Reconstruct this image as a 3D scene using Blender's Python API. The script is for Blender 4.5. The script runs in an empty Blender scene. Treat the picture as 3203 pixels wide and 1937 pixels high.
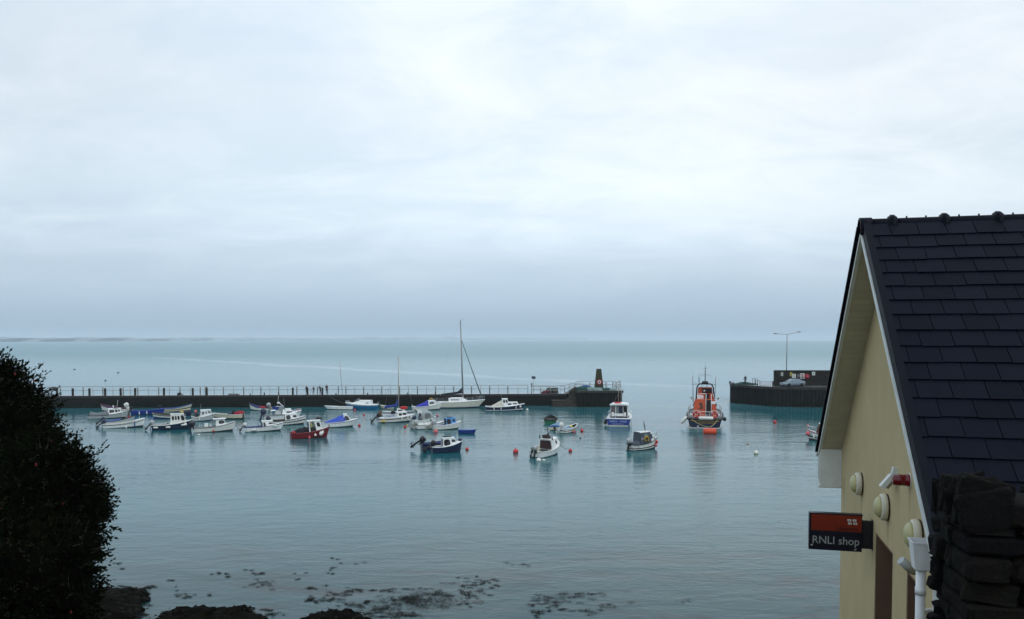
import bpy, bmesh, math, random
from math import sin, cos, pi, radians, sqrt, atan2, hypot
from mathutils import Vector, Matrix, noise as mnoise
random.seed(11)
R = random.Random(5)
SC = bpy.context.scene
COL = SC.collection
# ---------------------------------------------------------------- camera geometry
F = 2550.0; CX = 1601.5; CY = 1161.0; PIT = radians(2.2); H = 12.0; HOR = 1063.0

def ray(px, py):
    u = (CY - py) / F
    return Vector(((px - CX) / F, cos(PIT) + u * sin(PIT), -sin(PIT) + u * cos(PIT)))

def at_z(px, py, z=0.0):
    d = ray(px, py); t = (z - H) / d.z
    return Vector((0, 0, H)) + d * t

def at_y(px, py, y):
    d = ray(px, py)
    return Vector((0, 0, H)) + d * (y / d.y)

# ---------------------------------------------------------------- materials
MATS = {}
def lk(nt, a, b): nt.links.new(a, b)

def M(name, rgb, rough=0.5, metal=0.0, var=0.18, scale=6.0, bump=0.0, dirt=0.0, dirt_rgb=(0.06, 0.055, 0.04), spec=0.5, coat=0.0):
    """Principled paint, plastic, metal, cloth: two noises vary tone and gloss, optional grime and bump."""
    if name in MATS: return MATS[name]
    m = bpy.data.materials.new(name); m.use_nodes = True
    nt = m.node_tree; n = nt.nodes; b = n['Principled BSDF']
    tc = n.new('ShaderNodeTexCoord')
    nz = n.new('ShaderNodeTexNoise'); nz.inputs['Scale'].default_value = scale; nz.inputs['Detail'].default_value = 6
    lk(nt, tc.outputs['Object'], nz.inputs['Vector'])
    mr = n.new('ShaderNodeMapRange'); mr.inputs['From Min'].default_value = .3; mr.inputs['From Max'].default_value = .7
    mr.inputs['To Min'].default_value = 1 - var; mr.inputs['To Max'].default_value = 1 + var
    lk(nt, nz.outputs['Fac'], mr.inputs['Value'])
    vm = n.new('ShaderNodeVectorMath'); vm.operation = 'SCALE'; vm.inputs[0].default_value = rgb
    lk(nt, mr.outputs[0], vm.inputs['Scale'])
    out = vm.outputs[0]
    if dirt > 0:
        n2 = n.new('ShaderNodeTexNoise'); n2.inputs['Scale'].default_value = scale * .45; n2.inputs['Detail'].default_value = 9
        n2.inputs['Roughness'].default_value = .7
        lk(nt, tc.outputs['Object'], n2.inputs['Vector'])
        m2 = n.new('ShaderNodeMapRange'); m2.inputs['From Min'].default_value = .5; m2.inputs['From Max'].default_value = .75
        m2.inputs['To Max'].default_value = dirt
        lk(nt, n2.outputs['Fac'], m2.inputs['Value'])
        mx = n.new('ShaderNodeMix'); mx.data_type = 'RGBA'
        lk(nt, m2.outputs[0], mx.inputs['Factor']); lk(nt, out, mx.inputs['A']); mx.inputs['B'].default_value = (*dirt_rgb, 1)
        out = mx.outputs['Result']
    lk(nt, out, b.inputs['Base Color'])
    b.inputs['Roughness'].default_value = rough; b.inputs['Metallic'].default_value = metal
    b.inputs['Specular IOR Level'].default_value = spec
    if coat: b.inputs['Coat Weight'].default_value = coat
    if bump:
        bp = n.new('ShaderNodeBump'); bp.inputs['Strength'].default_value = bump; bp.inputs['Distance'].default_value = .02
        lk(nt, nz.outputs['Fac'], bp.inputs['Height']); lk(nt, bp.outputs[0], b.inputs['Normal'])
    MATS[name] = m
    return m

white = M('white_gelcoat', (.80, .82, .81), .35, dirt=.35, dirt_rgb=(.33, .33, .27))
offwhite = M('weathered_white', (.72, .73, .69), .5, dirt=.5, dirt_rgb=(.22, .22, .16))
cream = M('cream_paint', (.60, .56, .42), .5, dirt=.45, dirt_rgb=(.2, .18, .11))
greyp = M('grey_paint', (.25, .27, .28), .5, dirt=.3)
ltgrey = M('light_grey_paint', (.45, .48, .48), .5, dirt=.3, dirt_rgb=(.2, .2, .17))
navy = M('navy_paint', (.010, .018, .055), .3, dirt=.15)
royal = M('royal_blue_paint', (.010, .035, .25), .4, dirt=.2)
blue = M('blue_paint', (.02, .10, .35), .4, dirt=.2)
skyblue = M('sky_blue_paint', (.10, .30, .62), .45, dirt=.15)
tealblue = M('sea_blue_paint', (.008, .12, .26), .35, dirt=.15)
redp = M('dark_red_paint', (.16, .008, .014), .4, dirt=.25, dirt_rgb=(.04, .01, .01))
maroon = M('maroon_paint', (.10, .012, .025), .45)
greenp = M('green_paint', (.01, .12, .06), .45, dirt=.3)
black = M('black_rubber', (.008, .008, .009), .6)
antifoul = M('dark_antifouling', (.02, .022, .03), .7, dirt=.4, dirt_rgb=(.02, .035, .015))
antifoul_red = M('red_antifouling', (.06, .015, .01), .7)
antifoul_blue = M('blue_antifouling', (.01, .02, .12), .6)
wood = M('weathered_timber', (.09, .055, .03), .75, var=.35, scale=9, bump=.3)
darkwood = M('dark_timber', (.022, .018, .014), .85, var=.35, scale=5, bump=.5)
glass = M('dark_window_glass', (.012, .014, .016), .06, var=.1, spec=.6)
paleglass = M('pale_window_glass', (.16, .20, .21), .08, var=.15, spec=.6)
alu = M('brushed_aluminium', (.55, .57, .58), .35, metal=.8)
steel = M('galvanised_steel', (.30, .28, .24), .5, metal=.2, var=.3, dirt=.6, dirt_rgb=(.12, .075, .045))
blktop = M('black_engine_paint', (.010, .011, .016), .3)
engblue = M('navy_engine_paint', (.016, .026, .065), .3)
enggrey = M('silver_engine_paint', (.40, .42, .43), .35, metal=.3)
engwhite = M('white_engine_paint', (.66, .66, .62), .35)
bluetarp = M('blue_tarpaulin', (.012, .06, .42), .45, var=.3, scale=5, bump=.5)
dkblue_tarp = M('dark_blue_canvas', (.012, .045, .24), .7, var=.25, bump=.4)
greytarp = M('grey_canvas', (.13, .15, .16), .85, var=.2, bump=.3)
slatetarp = M('slate_grey_canvas', (.055, .072, .095), .8, var=.2, bump=.3)
creamtarp = M('cream_canvas', (.50, .48, .40), .85, var=.2, bump=.4)
darkcanvas = M('black_canvas', (.012, .013, .018), .8, var=.3, bump=.4)
orange = M('lifeboat_orange', (.45, .052, .004), .4, dirt=.1)
redbuoy = M('red_buoy_plastic', (.55, .025, .03), .45, var=.25, dirt=.3, dirt_rgb=(.25, .02, .02))
pinkbuoy = M('faded_red_buoy_plastic', (.60, .12, .13), .5, var=.2, dirt=.4, dirt_rgb=(.3, .05, .05))
whitebuoy = M('white_buoy_plastic', (.74, .73, .68), .45, dirt=.4, dirt_rgb=(.3, .28, .2))
yellowp = M('yellow_plastic', (.62, .48, .04), .5, dirt=.2)
yellowdark = M('ochre_foam', (.42, .24, .015), .7, var=.3)
redcloth = M('red_cloth', (.36, .012, .03), .75, var=.3, bump=.5)
netgreen = M('green_netting', (.012, .055, .045), .9, var=.6, scale=14, bump=1)
netblue = M('blue_netting', (.02, .07, .22), .9, var=.5, scale=14, bump=1)
netgrey = M('grey_green_netting', (.17, .24, .23), .9, var=.6, scale=9, bump=1)
netblack = M('black_netting', (.006, .007, .010), .85, var=.6, scale=14, bump=1)
rope = M('grey_rope', (.22, .22, .20), .9, var=.3, scale=20)
ropeyel = M('yellow_rope', (.42, .36, .10), .9, var=.3, scale=20)
brownin = M('brown_interior', (.035, .018, .014), .8, var=.3)
darkin = M('dark_interior', (.012, .012, .013), .8, var=.3)
signwhite = M('white_lettering', (.78, .78, .76), .5, var=.05)
goldlet = M('gold_lettering', (.55, .36, .05), .45, var=.1)

# ---------------------------------------------------------------- mesh builder
class MB:
    def __init__(s): s.v = []; s.f = []; s.m = []; s.s = []
    def add(s, vs, fs, mi=0, smooth=False):
        o = len(s.v); s.v += [Vector(v) for v in vs]
        for f in fs: s.f.append([i + o for i in f]); s.m.append(mi); s.s.append(smooth)
        return s
    def box(s, c, size, rot=None, mi=0, taper=(1, 1)):
        x, y, z = size[0] / 2, size[1] / 2, size[2] / 2
        tx, ty = taper
        vs = [Vector(v) for v in ((-x, -y, -z), (x, -y, -z), (x, y, -z), (-x, y, -z), (-x * tx, -y * ty, z), (x * tx, -y * ty, z), (x * tx, y * ty, z), (-x * tx, y * ty, z))]
        if rot is not None: vs = [rot @ v for v in vs]
        c = Vector(c)
        return s.add([v + c for v in vs], [(3, 2, 1, 0), (4, 5, 6, 7), (0, 1, 5, 4), (1, 2, 6, 5), (2, 3, 7, 6), (3, 0, 4, 7)], mi)
    def hexa(s, b, t, mi=0):
        return s.add(list(b) + list(t), [(3, 2, 1, 0), (4, 5, 6, 7), (0, 1, 5, 4), (1, 2, 6, 5), (2, 3, 7, 6), (3, 0, 4, 7)], mi)
    def tube(s, pts, r, n=6, mi=0, closed=False):
        pts = [Vector(p) for p in pts]; k = len(pts)
        rs = r if isinstance(r, (list, tuple)) else [r] * k
        vs = []; up = Vector((0, 0, 1))
        for i, p in enumerate(pts):
            a = pts[(i - 1) % k] if (closed or i > 0) else p
            b = pts[(i + 1) % k] if (closed or i < k - 1) else p
            t = (b - a)
            t = t.normalized() if t.length > 1e-9 else Vector((1, 0, 0))
            q = t.cross(up)
            if q.length < .05: q = t.cross(Vector((1, 0, 0)))
            q.normalize(); w = q.cross(t).normalized()
            for j in range(n):
                an = 2 * pi * (j + .5) / n
                vs.append(p + (q * cos(an) + w * sin(an)) * rs[i])
        fs = []
        for i in range(k if closed else k - 1):
            i2 = (i + 1) % k
            for j in range(n):
                j2 = (j + 1) % n
                fs.append((i * n + j, i * n + j2, i2 * n + j2, i2 * n + j))
        s.add(vs, fs, mi, n > 5)
        if not closed:
            s.add(vs[:n], [tuple(range(n))], mi); s.add(vs[-n:], [tuple(reversed(range(n)))], mi)
        return s
    def lathe(s, prof, n=16, mat=None, mi=0, smooth=True):
        vs = []
        for (r, z) in prof:
            for j in range(n):
                a = 2 * pi * j / n; vs.append(Vector((r * cos(a), r * sin(a), z)))
        if mat is not None: vs = [mat @ v for v in vs]
        fs = []
        for i in range(len(prof) - 1):
            for j in range(n):
                j2 = (j + 1) % n
                fs.append((i * n + j, i * n + j2, (i + 1) * n + j2, (i + 1) * n + j))
        s.add(vs, fs, mi, smooth)
        if prof[0][0] > 1e-5: s.add(vs[:n], [tuple(reversed(range(n)))], mi)
        if prof[-1][0] > 1e-5: s.add(vs[-n:], [tuple(range(n))], mi)
        return s
    def ell(s, c, rad, e=1.0, n=14, k=9, rot=None, mi=0, jit=0.0, seed=0, smooth=True):
        """superellipsoid; e<1 boxier; jit displaces it along noise"""
        def sg(a, p): return math.copysign(abs(a) ** p, a)
        vs = []; c = Vector(c)
        for i in range(k + 1):
            ph = -pi / 2 + pi * i / k
            for j in range(n):
                th = 2 * pi * j / n
                v = Vector((rad[0] * sg(cos(ph), e) * sg(cos(th), e), rad[1] * sg(cos(ph), e) * sg(sin(th), e), rad[2] * sg(sin(ph), e)))
                if jit:
                    q = v.normalized() * 2.2 + Vector((seed * 7.3, seed * 3.1, seed))
                    v *= 1 + jit * (mnoise.noise(q) + .5 * mnoise.noise(q * 2.3) + .3 * mnoise.noise(q * 5.1) + (.28 * mnoise.noise(q * 11) if n > 20 else 0))
                if rot is not None: v = rot @ v
                vs.append(v + c)
        fs = []
        for i in range(k):
            for j in range(n):
                j2 = (j + 1) % n
                fs.append((i * n + j, i * n + j2, (i + 1) * n + j2, (i + 1) * n + j))
        return s.add(vs, fs, mi, smooth)
    def loft(s, secs, mi=0, closed=False, cap=False, smooth=False):
        n = len(secs[0]); vs = [v for sec in secs for v in sec]; fs = []
        for i in range(len(secs) - 1):
            for j in range(n if closed else n - 1):
                j2 = (j + 1) % n
                fs.append((i * n + j, i * n + j2, (i + 1) * n + j2, (i + 1) * n + j))
        s.add(vs, fs, mi, smooth)
        if cap:
            s.add(secs[0], [tuple(reversed(range(n)))], mi); s.add(secs[-1], [tuple(range(n))], mi)
        return s
    def prism(s, poly, d0, d1, axis='y', mi=0):
        """polygon (a,b) swept along an axis: 'y' -> (a,d,b); 'x' -> (d,a,b); 'z' -> (a,b,d)"""
        f = {'y': lambda a, b, d: (a, d, b), 'x': lambda a, b, d: (d, a, b), 'z': lambda a, b, d: (a, b, d)}[axis]
        n = len(poly)
        vs = [f(a, b, d0) for a, b in poly] + [f(a, b, d1) for a, b in poly]
        fs = [tuple(range(n)), tuple(reversed(range(n, 2 * n)))] + [(i, i + n, (i + 1) % n + n, (i + 1) % n) for i in range(n)]
        return s.add(vs, fs, mi)
    def plate(s, q, u0, u1, v0, v1, off=.012, cut=.2, mi=0):
        """octagonal plate on the quad q (bottom-left, bottom-right, top-right, top-left), standing off it"""
        q = [Vector(p) for p in q]
        def P(u, v): return (q[0] * (1 - u) + q[1] * u) * (1 - v) + (q[3] * (1 - u) + q[2] * u) * v
        nrm = (q[1] - q[0]).cross(q[3] - q[0]).normalized()
        du, dv = (u1 - u0) * cut, (v1 - v0) * cut
        uv = [(u0 + du, v0), (u1 - du, v0), (u1, v0 + dv), (u1, v1 - dv), (u1 - du, v1), (u0 + du, v1), (u0, v1 - dv), (u0, v0 + dv)]
        a = [P(u, v) - nrm * .01 for u, v in uv]; b = [P(u, v) + nrm * off for u, v in uv]
        n = 8
        return s.add(a + b, [tuple(range(n, 2 * n))] + [(i, (i + 1) % n, (i + 1) % n + n, i + n) for i in range(n)], mi)
    def build(s, name, mats, parent=None, loc=None, rz=0, fix=True, auto=True):
        me = bpy.data.meshes.new(name)
        me.from_pydata([tuple(v) for v in s.v], [], s.f)
        if not isinstance(mats, (list, tuple)): mats = [mats]
        for m in mats: me.materials.append(m)
        for p, mi, sm in zip(me.polygons, s.m, s.s): p.material_index = mi; p.use_smooth = sm
        if fix:
            bm = bmesh.new(); bm.from_mesh(me)
            bmesh.ops.remove_doubles(bm, verts=bm.verts, dist=1e-5)
            bmesh.ops.recalc_face_normals(bm, faces=bm.faces)
            bm.to_mesh(me); bm.free()
        me.update()
        o = bpy.data.objects.new(name, me); COL.objects.link(o)
        if parent is not None: o.parent = parent
        if loc is not None: o.location = loc
        if rz: o.rotation_euler = (0, 0, rz)
        return o

def tag(o, label=None, cat=None, group=None, kind=None):
    if label: o['label'] = label
    if cat: o['category'] = cat
    if group: o['group'] = group
    if kind: o['kind'] = kind
    return o

def thing(name, label, cat, loc=(0, 0, 0), rz=0.0, group=None):
    o = bpy.data.objects.new(name, None); COL.objects.link(o)
    o.empty_display_size = .3
    o.location = loc; o.rotation_euler = (0, 0, rz)
    return tag(o, label, cat, group)

def copy_tree(o, parent=None):
    c = o.copy(); COL.objects.link(c)
    if parent is not None: c.parent = parent
    for ch in list(o.children): copy_tree(ch, c)
    return c

def text_part(name, body, size, mat, parent, mtx, extrude=.004, align='CENTER', sx=1.0):
    cu = bpy.data.curves.new(name, 'FONT'); cu.body = body; cu.size = size; cu.extrude = extrude
    cu.align_x = align; cu.align_y = 'CENTER'; cu.resolution_u = 3
    t = bpy.data.objects.new(name, cu); COL.objects.link(t)
    bpy.context.view_layer.update()
    dg = bpy.context.evaluated_depsgraph_get()
    me = bpy.data.meshes.new_from_object(t.evaluated_get(dg))
    bpy.data.objects.remove(t); bpy.data.curves.remove(cu)
    me.transform(mtx @ Matrix.Diagonal((sx, 1, 1, 1)))
    me.materials.clear(); me.materials.append(mat)
    o = bpy.data.objects.new(name, me); COL.objects.link(o); o.parent = parent
    return o

def frame_mtx(origin, xdir, ydir):
    x = Vector(xdir).normalized(); y = Vector(ydir).normalized(); z = x.cross(y)
    m = Matrix((x, y, z)).transposed().to_4x4(); m.translation = Vector(origin)
    return m
# ================================================================ camera, light, sky
cam = bpy.data.cameras.new('camera'); co = bpy.data.objects.new('camera', cam); COL.objects.link(co)
co.location = (0, 0, H); co.rotation_euler = (pi / 2 - PIT, 0, 0)
cam.sensor_width = 36; cam.sensor_fit = 'HORIZONTAL'; cam.lens = 36 * F / 3203
cam.shift_y = (CY - 968.5) / 3203
cam.clip_start = .1; cam.clip_end = 60000
SC.camera = co
SC.view_settings.view_transform = 'Standard'; SC.view_settings.look = 'None'
SC.view_settings.exposure = 0; SC.view_settings.gamma = 1
SC.cycles.max_bounces = 6; SC.cycles.diffuse_bounces = 3; SC.cycles.glossy_bounces = 3
SC.cycles.transmission_bounces = 2; SC.cycles.volume_bounces = 1
SC.cycles.use_denoising = True
SC.cycles.caustics_reflective = False; SC.cycles.caustics_refractive = False

SUN_EL, SUN_AZ = radians(50), radians(152)     # azimuth from +Y towards +X
sl = bpy.data.lights.new('sun', 'SUN'); so = bpy.data.objects.new('sun', sl); COL.objects.link(so)
sl.energy = .9; sl.angle = radians(40); sl.color = (1, .96, .90)
so.location = (0, 0, 60); so.rotation_euler = (pi / 2 - SUN_EL, 0, -SUN_AZ + pi)

w = bpy.data.worlds.new('World'); SC.world = w; w.use_nodes = True
nt = w.node_tree; N = nt.nodes; N.clear()
def nd(t, **k):
    x = N.new(t)
    for a, b in k.items(): setattr(x, a, b)
    return x
out = nd('ShaderNodeOutputWorld'); bg = nd('ShaderNodeBackground')
sky = nd('ShaderNodeTexSky', sky_type='NISHITA'); sky.sun_disc = False
sky.sun_elevation = SUN_EL; sky.sun_rotation = SUN_AZ; sky.altitude = 10; sky.dust_density = 4
sv = nd('ShaderNodeVectorMath', operation='SCALE'); sv.inputs['Scale'].default_value = 1.0
lk(nt, sky.outputs[0], sv.inputs[0])
tc = nd('ShaderNodeTexCoord'); sx = nd('ShaderNodeSeparateXYZ'); lk(nt, tc.outputs['Generated'], sx.inputs[0])
zc = nd('ShaderNodeMath', operation='MAXIMUM'); lk(nt, sx.outputs['Z'], zc.inputs[0]); zc.inputs[1].default_value = 0
za = nd('ShaderNodeMath', operation='ADD'); lk(nt, zc.outputs[0], za.inputs[0]); za.inputs[1].default_value = .22
dv = nd('ShaderNodeVectorMath', operation='DIVIDE'); lk(nt, tc.outputs['Generated'], dv.inputs[0])
cb = nd('ShaderNodeCombineXYZ'); lk(nt, za.outputs[0], cb.inputs[0]); lk(nt, za.outputs[0], cb.inputs[1]); cb.inputs[2].default_value = 1e6
lk(nt, cb.outputs[0], dv.inputs[1])
# cloud deck on a plane overhead: soft long streets and finer wisps
mp = nd('ShaderNodeMapping'); mp.inputs['Rotation'].default_value = (0, 0, radians(38)); mp.inputs['Scale'].default_value = (.72, 1.05, 1)
mp.inputs['Location'].default_value = (3.4, 1.2, 0)
lk(nt, dv.outputs[0], mp.inputs['Vector'])
n1 = nd('ShaderNodeTexNoise'); n1.inputs['Scale'].default_value = .62; n1.inputs['Detail'].default_value = 7; n1.inputs['Roughness'].default_value = .5; n1.inputs['Distortion'].default_value = .5
lk(nt, mp.outputs[0], n1.inputs['Vector'])
n2 = nd('ShaderNodeTexNoise'); n2.inputs['Scale'].default_value = 2.6; n2.inputs['Detail'].default_value = 8; n2.inputs['Roughness'].default_value = .6; n2.inputs['Distortion'].default_value = .8
lk(nt, mp.outputs[0], n2.inputs['Vector'])
nm = nd('ShaderNodeMix', data_type='FLOAT'); nm.inputs['Factor'].default_value = .32
lk(nt, n1.outputs['Fac'], nm.inputs['A']); lk(nt, n2.outputs['Fac'], nm.inputs['B'])
cr = nd('ShaderNodeMapRange'); cr.inputs['From Min'].default_value = .35; cr.inputs['From Max'].default_value = .62; cr.interpolation_type = 'SMOOTHSTEP'
lk(nt, nm.outputs['Result'], cr.inputs['Value'])
ramp = nd('ShaderNodeValToRGB'); lk(nt, sx.outputs['Z'], ramp.inputs['Fac'])
e = ramp.color_ramp.elements
e[0].position = 0.0; e[0].color = (.35, .465, .60, 1)
e[1].position = 1.0; e[1].color = (.66, .81, .96, 1)
for p, c in ((.02, (.40, .52, .65)), (.05, (.505, .64, .77)), (.10, (.66, .78, .89)), (.17, (.82, .915, .985)), (.27, (.88, .945, 1.0)), (.42, (.82, .91, 1.0))):
    q = ramp.color_ramp.elements.new(p); q.color = (*c, 1)
# brighter, thinner cloud in the middle of the view
dt = nd('ShaderNodeVectorMath', operation='DOT_PRODUCT'); dt.inputs[1].default_value = Vector((-.05, .975, .17)).normalized()
nrm = nd('ShaderNodeVectorMath', operation='NORMALIZE'); lk(nt, tc.outputs['Generated'], nrm.inputs[0]); lk(nt, nrm.outputs[0], dt.inputs[0])
gl = nd('ShaderNodeMapRange'); gl.inputs['From Min'].default_value = .88; gl.inputs['From Max'].default_value = 1.0; gl.interpolation_type = 'SMOOTHSTEP'
gl.inputs['To Min'].default_value = 0; gl.inputs['To Max'].default_value = .10
lk(nt, dt.outputs['Value'], gl.inputs['Value'])
ca = nd('ShaderNodeMapRange'); ca.inputs['To Min'].default_value = .91; ca.inputs['To Max'].default_value = 1.11
lk(nt, cr.outputs[0], ca.inputs['Value'])
cs = nd('ShaderNodeMath', operation='ADD'); lk(nt, ca.outputs[0], cs.inputs[0]); lk(nt, gl.outputs[0], cs.inputs[1])
# clouds fade into even mist near the horizon
fm = nd('ShaderNodeMapRange'); fm.inputs['From Min'].default_value = .02; fm.inputs['From Max'].default_value = .12
lk(nt, sx.outputs['Z'], fm.inputs['Value'])
cm = nd('ShaderNodeMix', data_type='FLOAT'); lk(nt, fm.outputs[0], cm.inputs['Factor']); cm.inputs['A'].default_value = 1.0
lk(nt, cs.outputs[0], cm.inputs['B'])
tn = nd('ShaderNodeMix', data_type='RGBA'); lk(nt, cr.outputs[0], tn.inputs['Factor']); tn.inputs['A'].default_value = (.90, .96, 1.01, 1); tn.inputs['B'].default_value = (1.03, 1.01, .99, 1)
tf = nd('ShaderNodeMix', data_type='RGBA'); lk(nt, fm.outputs[0], tf.inputs['Factor']); tf.inputs['A'].default_value = (1, 1, 1, 1); lk(nt, tn.outputs['Result'], tf.inputs['B'])
tm = nd('ShaderNodeVectorMath', operation='MULTIPLY'); lk(nt, ramp.outputs['Color'], tm.inputs[0]); lk(nt, tf.outputs['Result'], tm.inputs[1])
cc = nd('ShaderNodeVectorMath', operation='SCALE'); lk(nt, tm.outputs[0], cc.inputs[0]); lk(nt, cm.outputs['Result'], cc.inputs['Scale'])
ex = nd('ShaderNodeVectorMath', operation='SCALE'); ex.inputs['Scale'].default_value = 10.0   # cloud radiance in the sky texture's own scale
lk(nt, cc.outputs[0], ex.inputs[0])
mix = nd('ShaderNodeMix', data_type='RGBA'); mix.inputs['Factor'].default_value = .94
lk(nt, sv.outputs[0], mix.inputs['A']); lk(nt, ex.outputs[0], mix.inputs['B'])
lk(nt, mix.outputs['Result'], bg.inputs['Color']); bg.inputs['Strength'].default_value = .10
lk(nt, bg.outputs[0], out.inputs['Surface'])

# ================================================================ sea
def sea_material():
    m = bpy.data.materials.new('sea_water'); m.use_nodes = True
    nt = m.node_tree; n = nt.nodes; b = n['Principled BSDF']
    geo = n.new('ShaderNodeNewGeometry'); pos = geo.outputs['Position']
    def noise(scale, sxy, det=3, rough=.5, dist=0.0, rot=0):
        mp = n.new('ShaderNodeMapping'); mp.inputs['Scale'].default_value = (sxy[0], sxy[1], 1); mp.inputs['Rotation'].default_value = (0, 0, rot)
        lk(nt, pos, mp.inputs['Vector'])
        t = n.new('ShaderNodeTexNoise'); t.inputs['Scale'].default_value = scale; t.inputs['Detail'].default_value = det
        t.inputs['Roughness'].default_value = rough; t.inputs['Distortion'].default_value = dist
        lk(nt, mp.outputs[0], t.inputs['Vector']); return t.outputs['Fac']
    def math_(op, a, bb):
        x = n.new('ShaderNodeMath'); x.operation = op
        for i, v in enumerate((a, bb)):
            if isinstance(v, (int, float)): x.inputs[i].default_value = v
            else: lk(nt, v, x.inputs[i])
        return x.outputs[0]
    def rng(v, a, b_, c, d, smooth=True):
        x = n.new('ShaderNodeMapRange'); x.inputs['From Min'].default_value = a; x.inputs['From Max'].default_value = b_
        x.inputs['To Min'].default_value = c; x.inputs['To Max'].default_value = d
        if smooth: x.interpolation_type = 'SMOOTHSTEP'
        lk(nt, v, x.inputs['Value']); return x.outputs[0]
    sep = n.new('ShaderNodeSeparateXYZ'); lk(nt, pos, sep.inputs[0])
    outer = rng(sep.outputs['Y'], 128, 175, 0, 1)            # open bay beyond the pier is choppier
    w_big = noise(.11, (.55, 1), 3, .5, .3, radians(-12))
    w_mid = noise(.75, (.45, 1), 4, .55, .4, radians(-8))
    w_sml = noise(3.2, (.5, 1), 3, .6, .2, radians(10))
    h = math_('ADD', math_('MULTIPLY', w_big, .55), math_('ADD', math_('MULTIPLY', w_mid, .30), math_('MULTIPLY', w_sml, .090)))
    ho = math_('MULTIPLY', noise(.42, (.42, 1), 5, .62, .3, radians(-10)), 1.1)
    amp = math_('MULTIPLY', rng(noise(.028, (.30, 1), 3, .5, .6), .35, .65, .45, 1.1), rng(sep.outputs['Y'], 20, 110, .6, 1.0))
    hh = math_('ADD', math_('MULTIPLY', h, amp), math_('MULTIPLY', ho, math_('MULTIPLY', outer, .9)))
    bp = n.new('ShaderNodeBump'); bp.inputs['Strength'].default_value = .8; bp.inputs['Distance'].default_value = .36
    lk(nt, hh, bp.inputs['Height']); lk(nt, bp.outputs[0], b.inputs['Normal'])
    # body colour of the water: grey teal, a little lighter over sand patches, a pale line painted for the slick's brighter sky reflection
    c1 = n.new('ShaderNodeMix'); c1.data_type = 'RGBA'
    lk(nt, noise(.035, (.5, 1), 4, .55, .5), c1.inputs['Factor'])
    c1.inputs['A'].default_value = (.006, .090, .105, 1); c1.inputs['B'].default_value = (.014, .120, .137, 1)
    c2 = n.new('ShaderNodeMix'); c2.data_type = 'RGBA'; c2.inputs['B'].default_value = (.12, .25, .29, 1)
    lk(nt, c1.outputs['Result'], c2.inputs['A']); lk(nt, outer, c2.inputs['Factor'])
    A = at_z(560, 1124); B = at_z(2000, 1206); dx, dy = B.x - A.x, B.y - A.y; L = hypot(dx, dy)
    d = math_('ADD', math_('MULTIPLY', math_('SUBTRACT', sep.outputs['X'], A.x), -dy / L), math_('MULTIPLY', math_('SUBTRACT', sep.outputs['Y'], A.y), dx / L))
    d = math_('ADD', d, math_('MULTIPLY', math_('SUBTRACT', noise(.018, (1, 1), 3), .5), 34))
    line = rng(math_('ABSOLUTE', d, 0), 1.5, 9, 1, 0)
    line = math_('MULTIPLY', line, rng(noise(.25, (.4, 1), 4, .6), .35, .65, .25, 1))
    line = math_('MULTIPLY', line, math_('MULTIPLY', rng(sep.outputs['Y'], 180, 230, 0, 1), rng(sep.outputs['Y'], 480, 620, 1, 0)))
    c3 = n.new('ShaderNodeMix'); c3.data_type = 'RGBA'; c3.inputs['B'].default_value = (.42, .50, .53, 1)
    lk(nt, c2.outputs['Result'], c3.inputs['A']); lk(nt, math_('MULTIPLY', line, .75), c3.inputs['Factor'])
    # vignette darkening painted into the near water's colour, plus streaks of submerged weed
    vig_weed = math_('MULTIPLY', rng(sep.outputs['Y'], 36, 62, 1, 0), math_('ADD', .62, math_('MULTIPLY', rng(noise(.30, (.35, 1), 6, .7, .8, radians(8)), .48, .66, 0, 1), .5)))
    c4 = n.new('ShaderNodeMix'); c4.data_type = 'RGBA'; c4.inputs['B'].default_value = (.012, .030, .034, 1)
    lk(nt, c3.outputs['Result'], c4.inputs['A']); lk(nt, vig_weed, c4.inputs['Factor'])
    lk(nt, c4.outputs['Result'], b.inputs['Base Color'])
    lk(nt, rng(sep.outputs['Y'], 125, 700, .10, .36), b.inputs['Roughness']); b.inputs['IOR'].default_value = 1.28
    return m
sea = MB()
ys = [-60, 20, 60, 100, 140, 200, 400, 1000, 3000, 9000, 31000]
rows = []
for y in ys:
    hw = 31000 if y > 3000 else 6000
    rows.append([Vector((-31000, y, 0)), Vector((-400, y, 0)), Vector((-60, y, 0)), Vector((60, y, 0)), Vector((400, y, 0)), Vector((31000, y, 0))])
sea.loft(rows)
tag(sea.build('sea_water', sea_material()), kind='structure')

# ================================================================ the mist over the bay
hz = MB(); hz.box((0, 15200, 44), (63000, 31800, 97))
hm = bpy.data.materials.new('mist'); hm.use_nodes = True
hn = hm.node_tree; hn.nodes.remove(hn.nodes['Principled BSDF'])
pv = hn.nodes.new('ShaderNodeVolumePrincipled'); pv.inputs['Color'].default_value = (.86, .93, 1.0, 1); pv.inputs['Density'].default_value = .00015
hn.links.new(pv.outputs[0], hn.nodes['Material Output'].inputs['Volume'])
ho = hz.build('haze', hm); tag(ho, kind='stuff')

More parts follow.
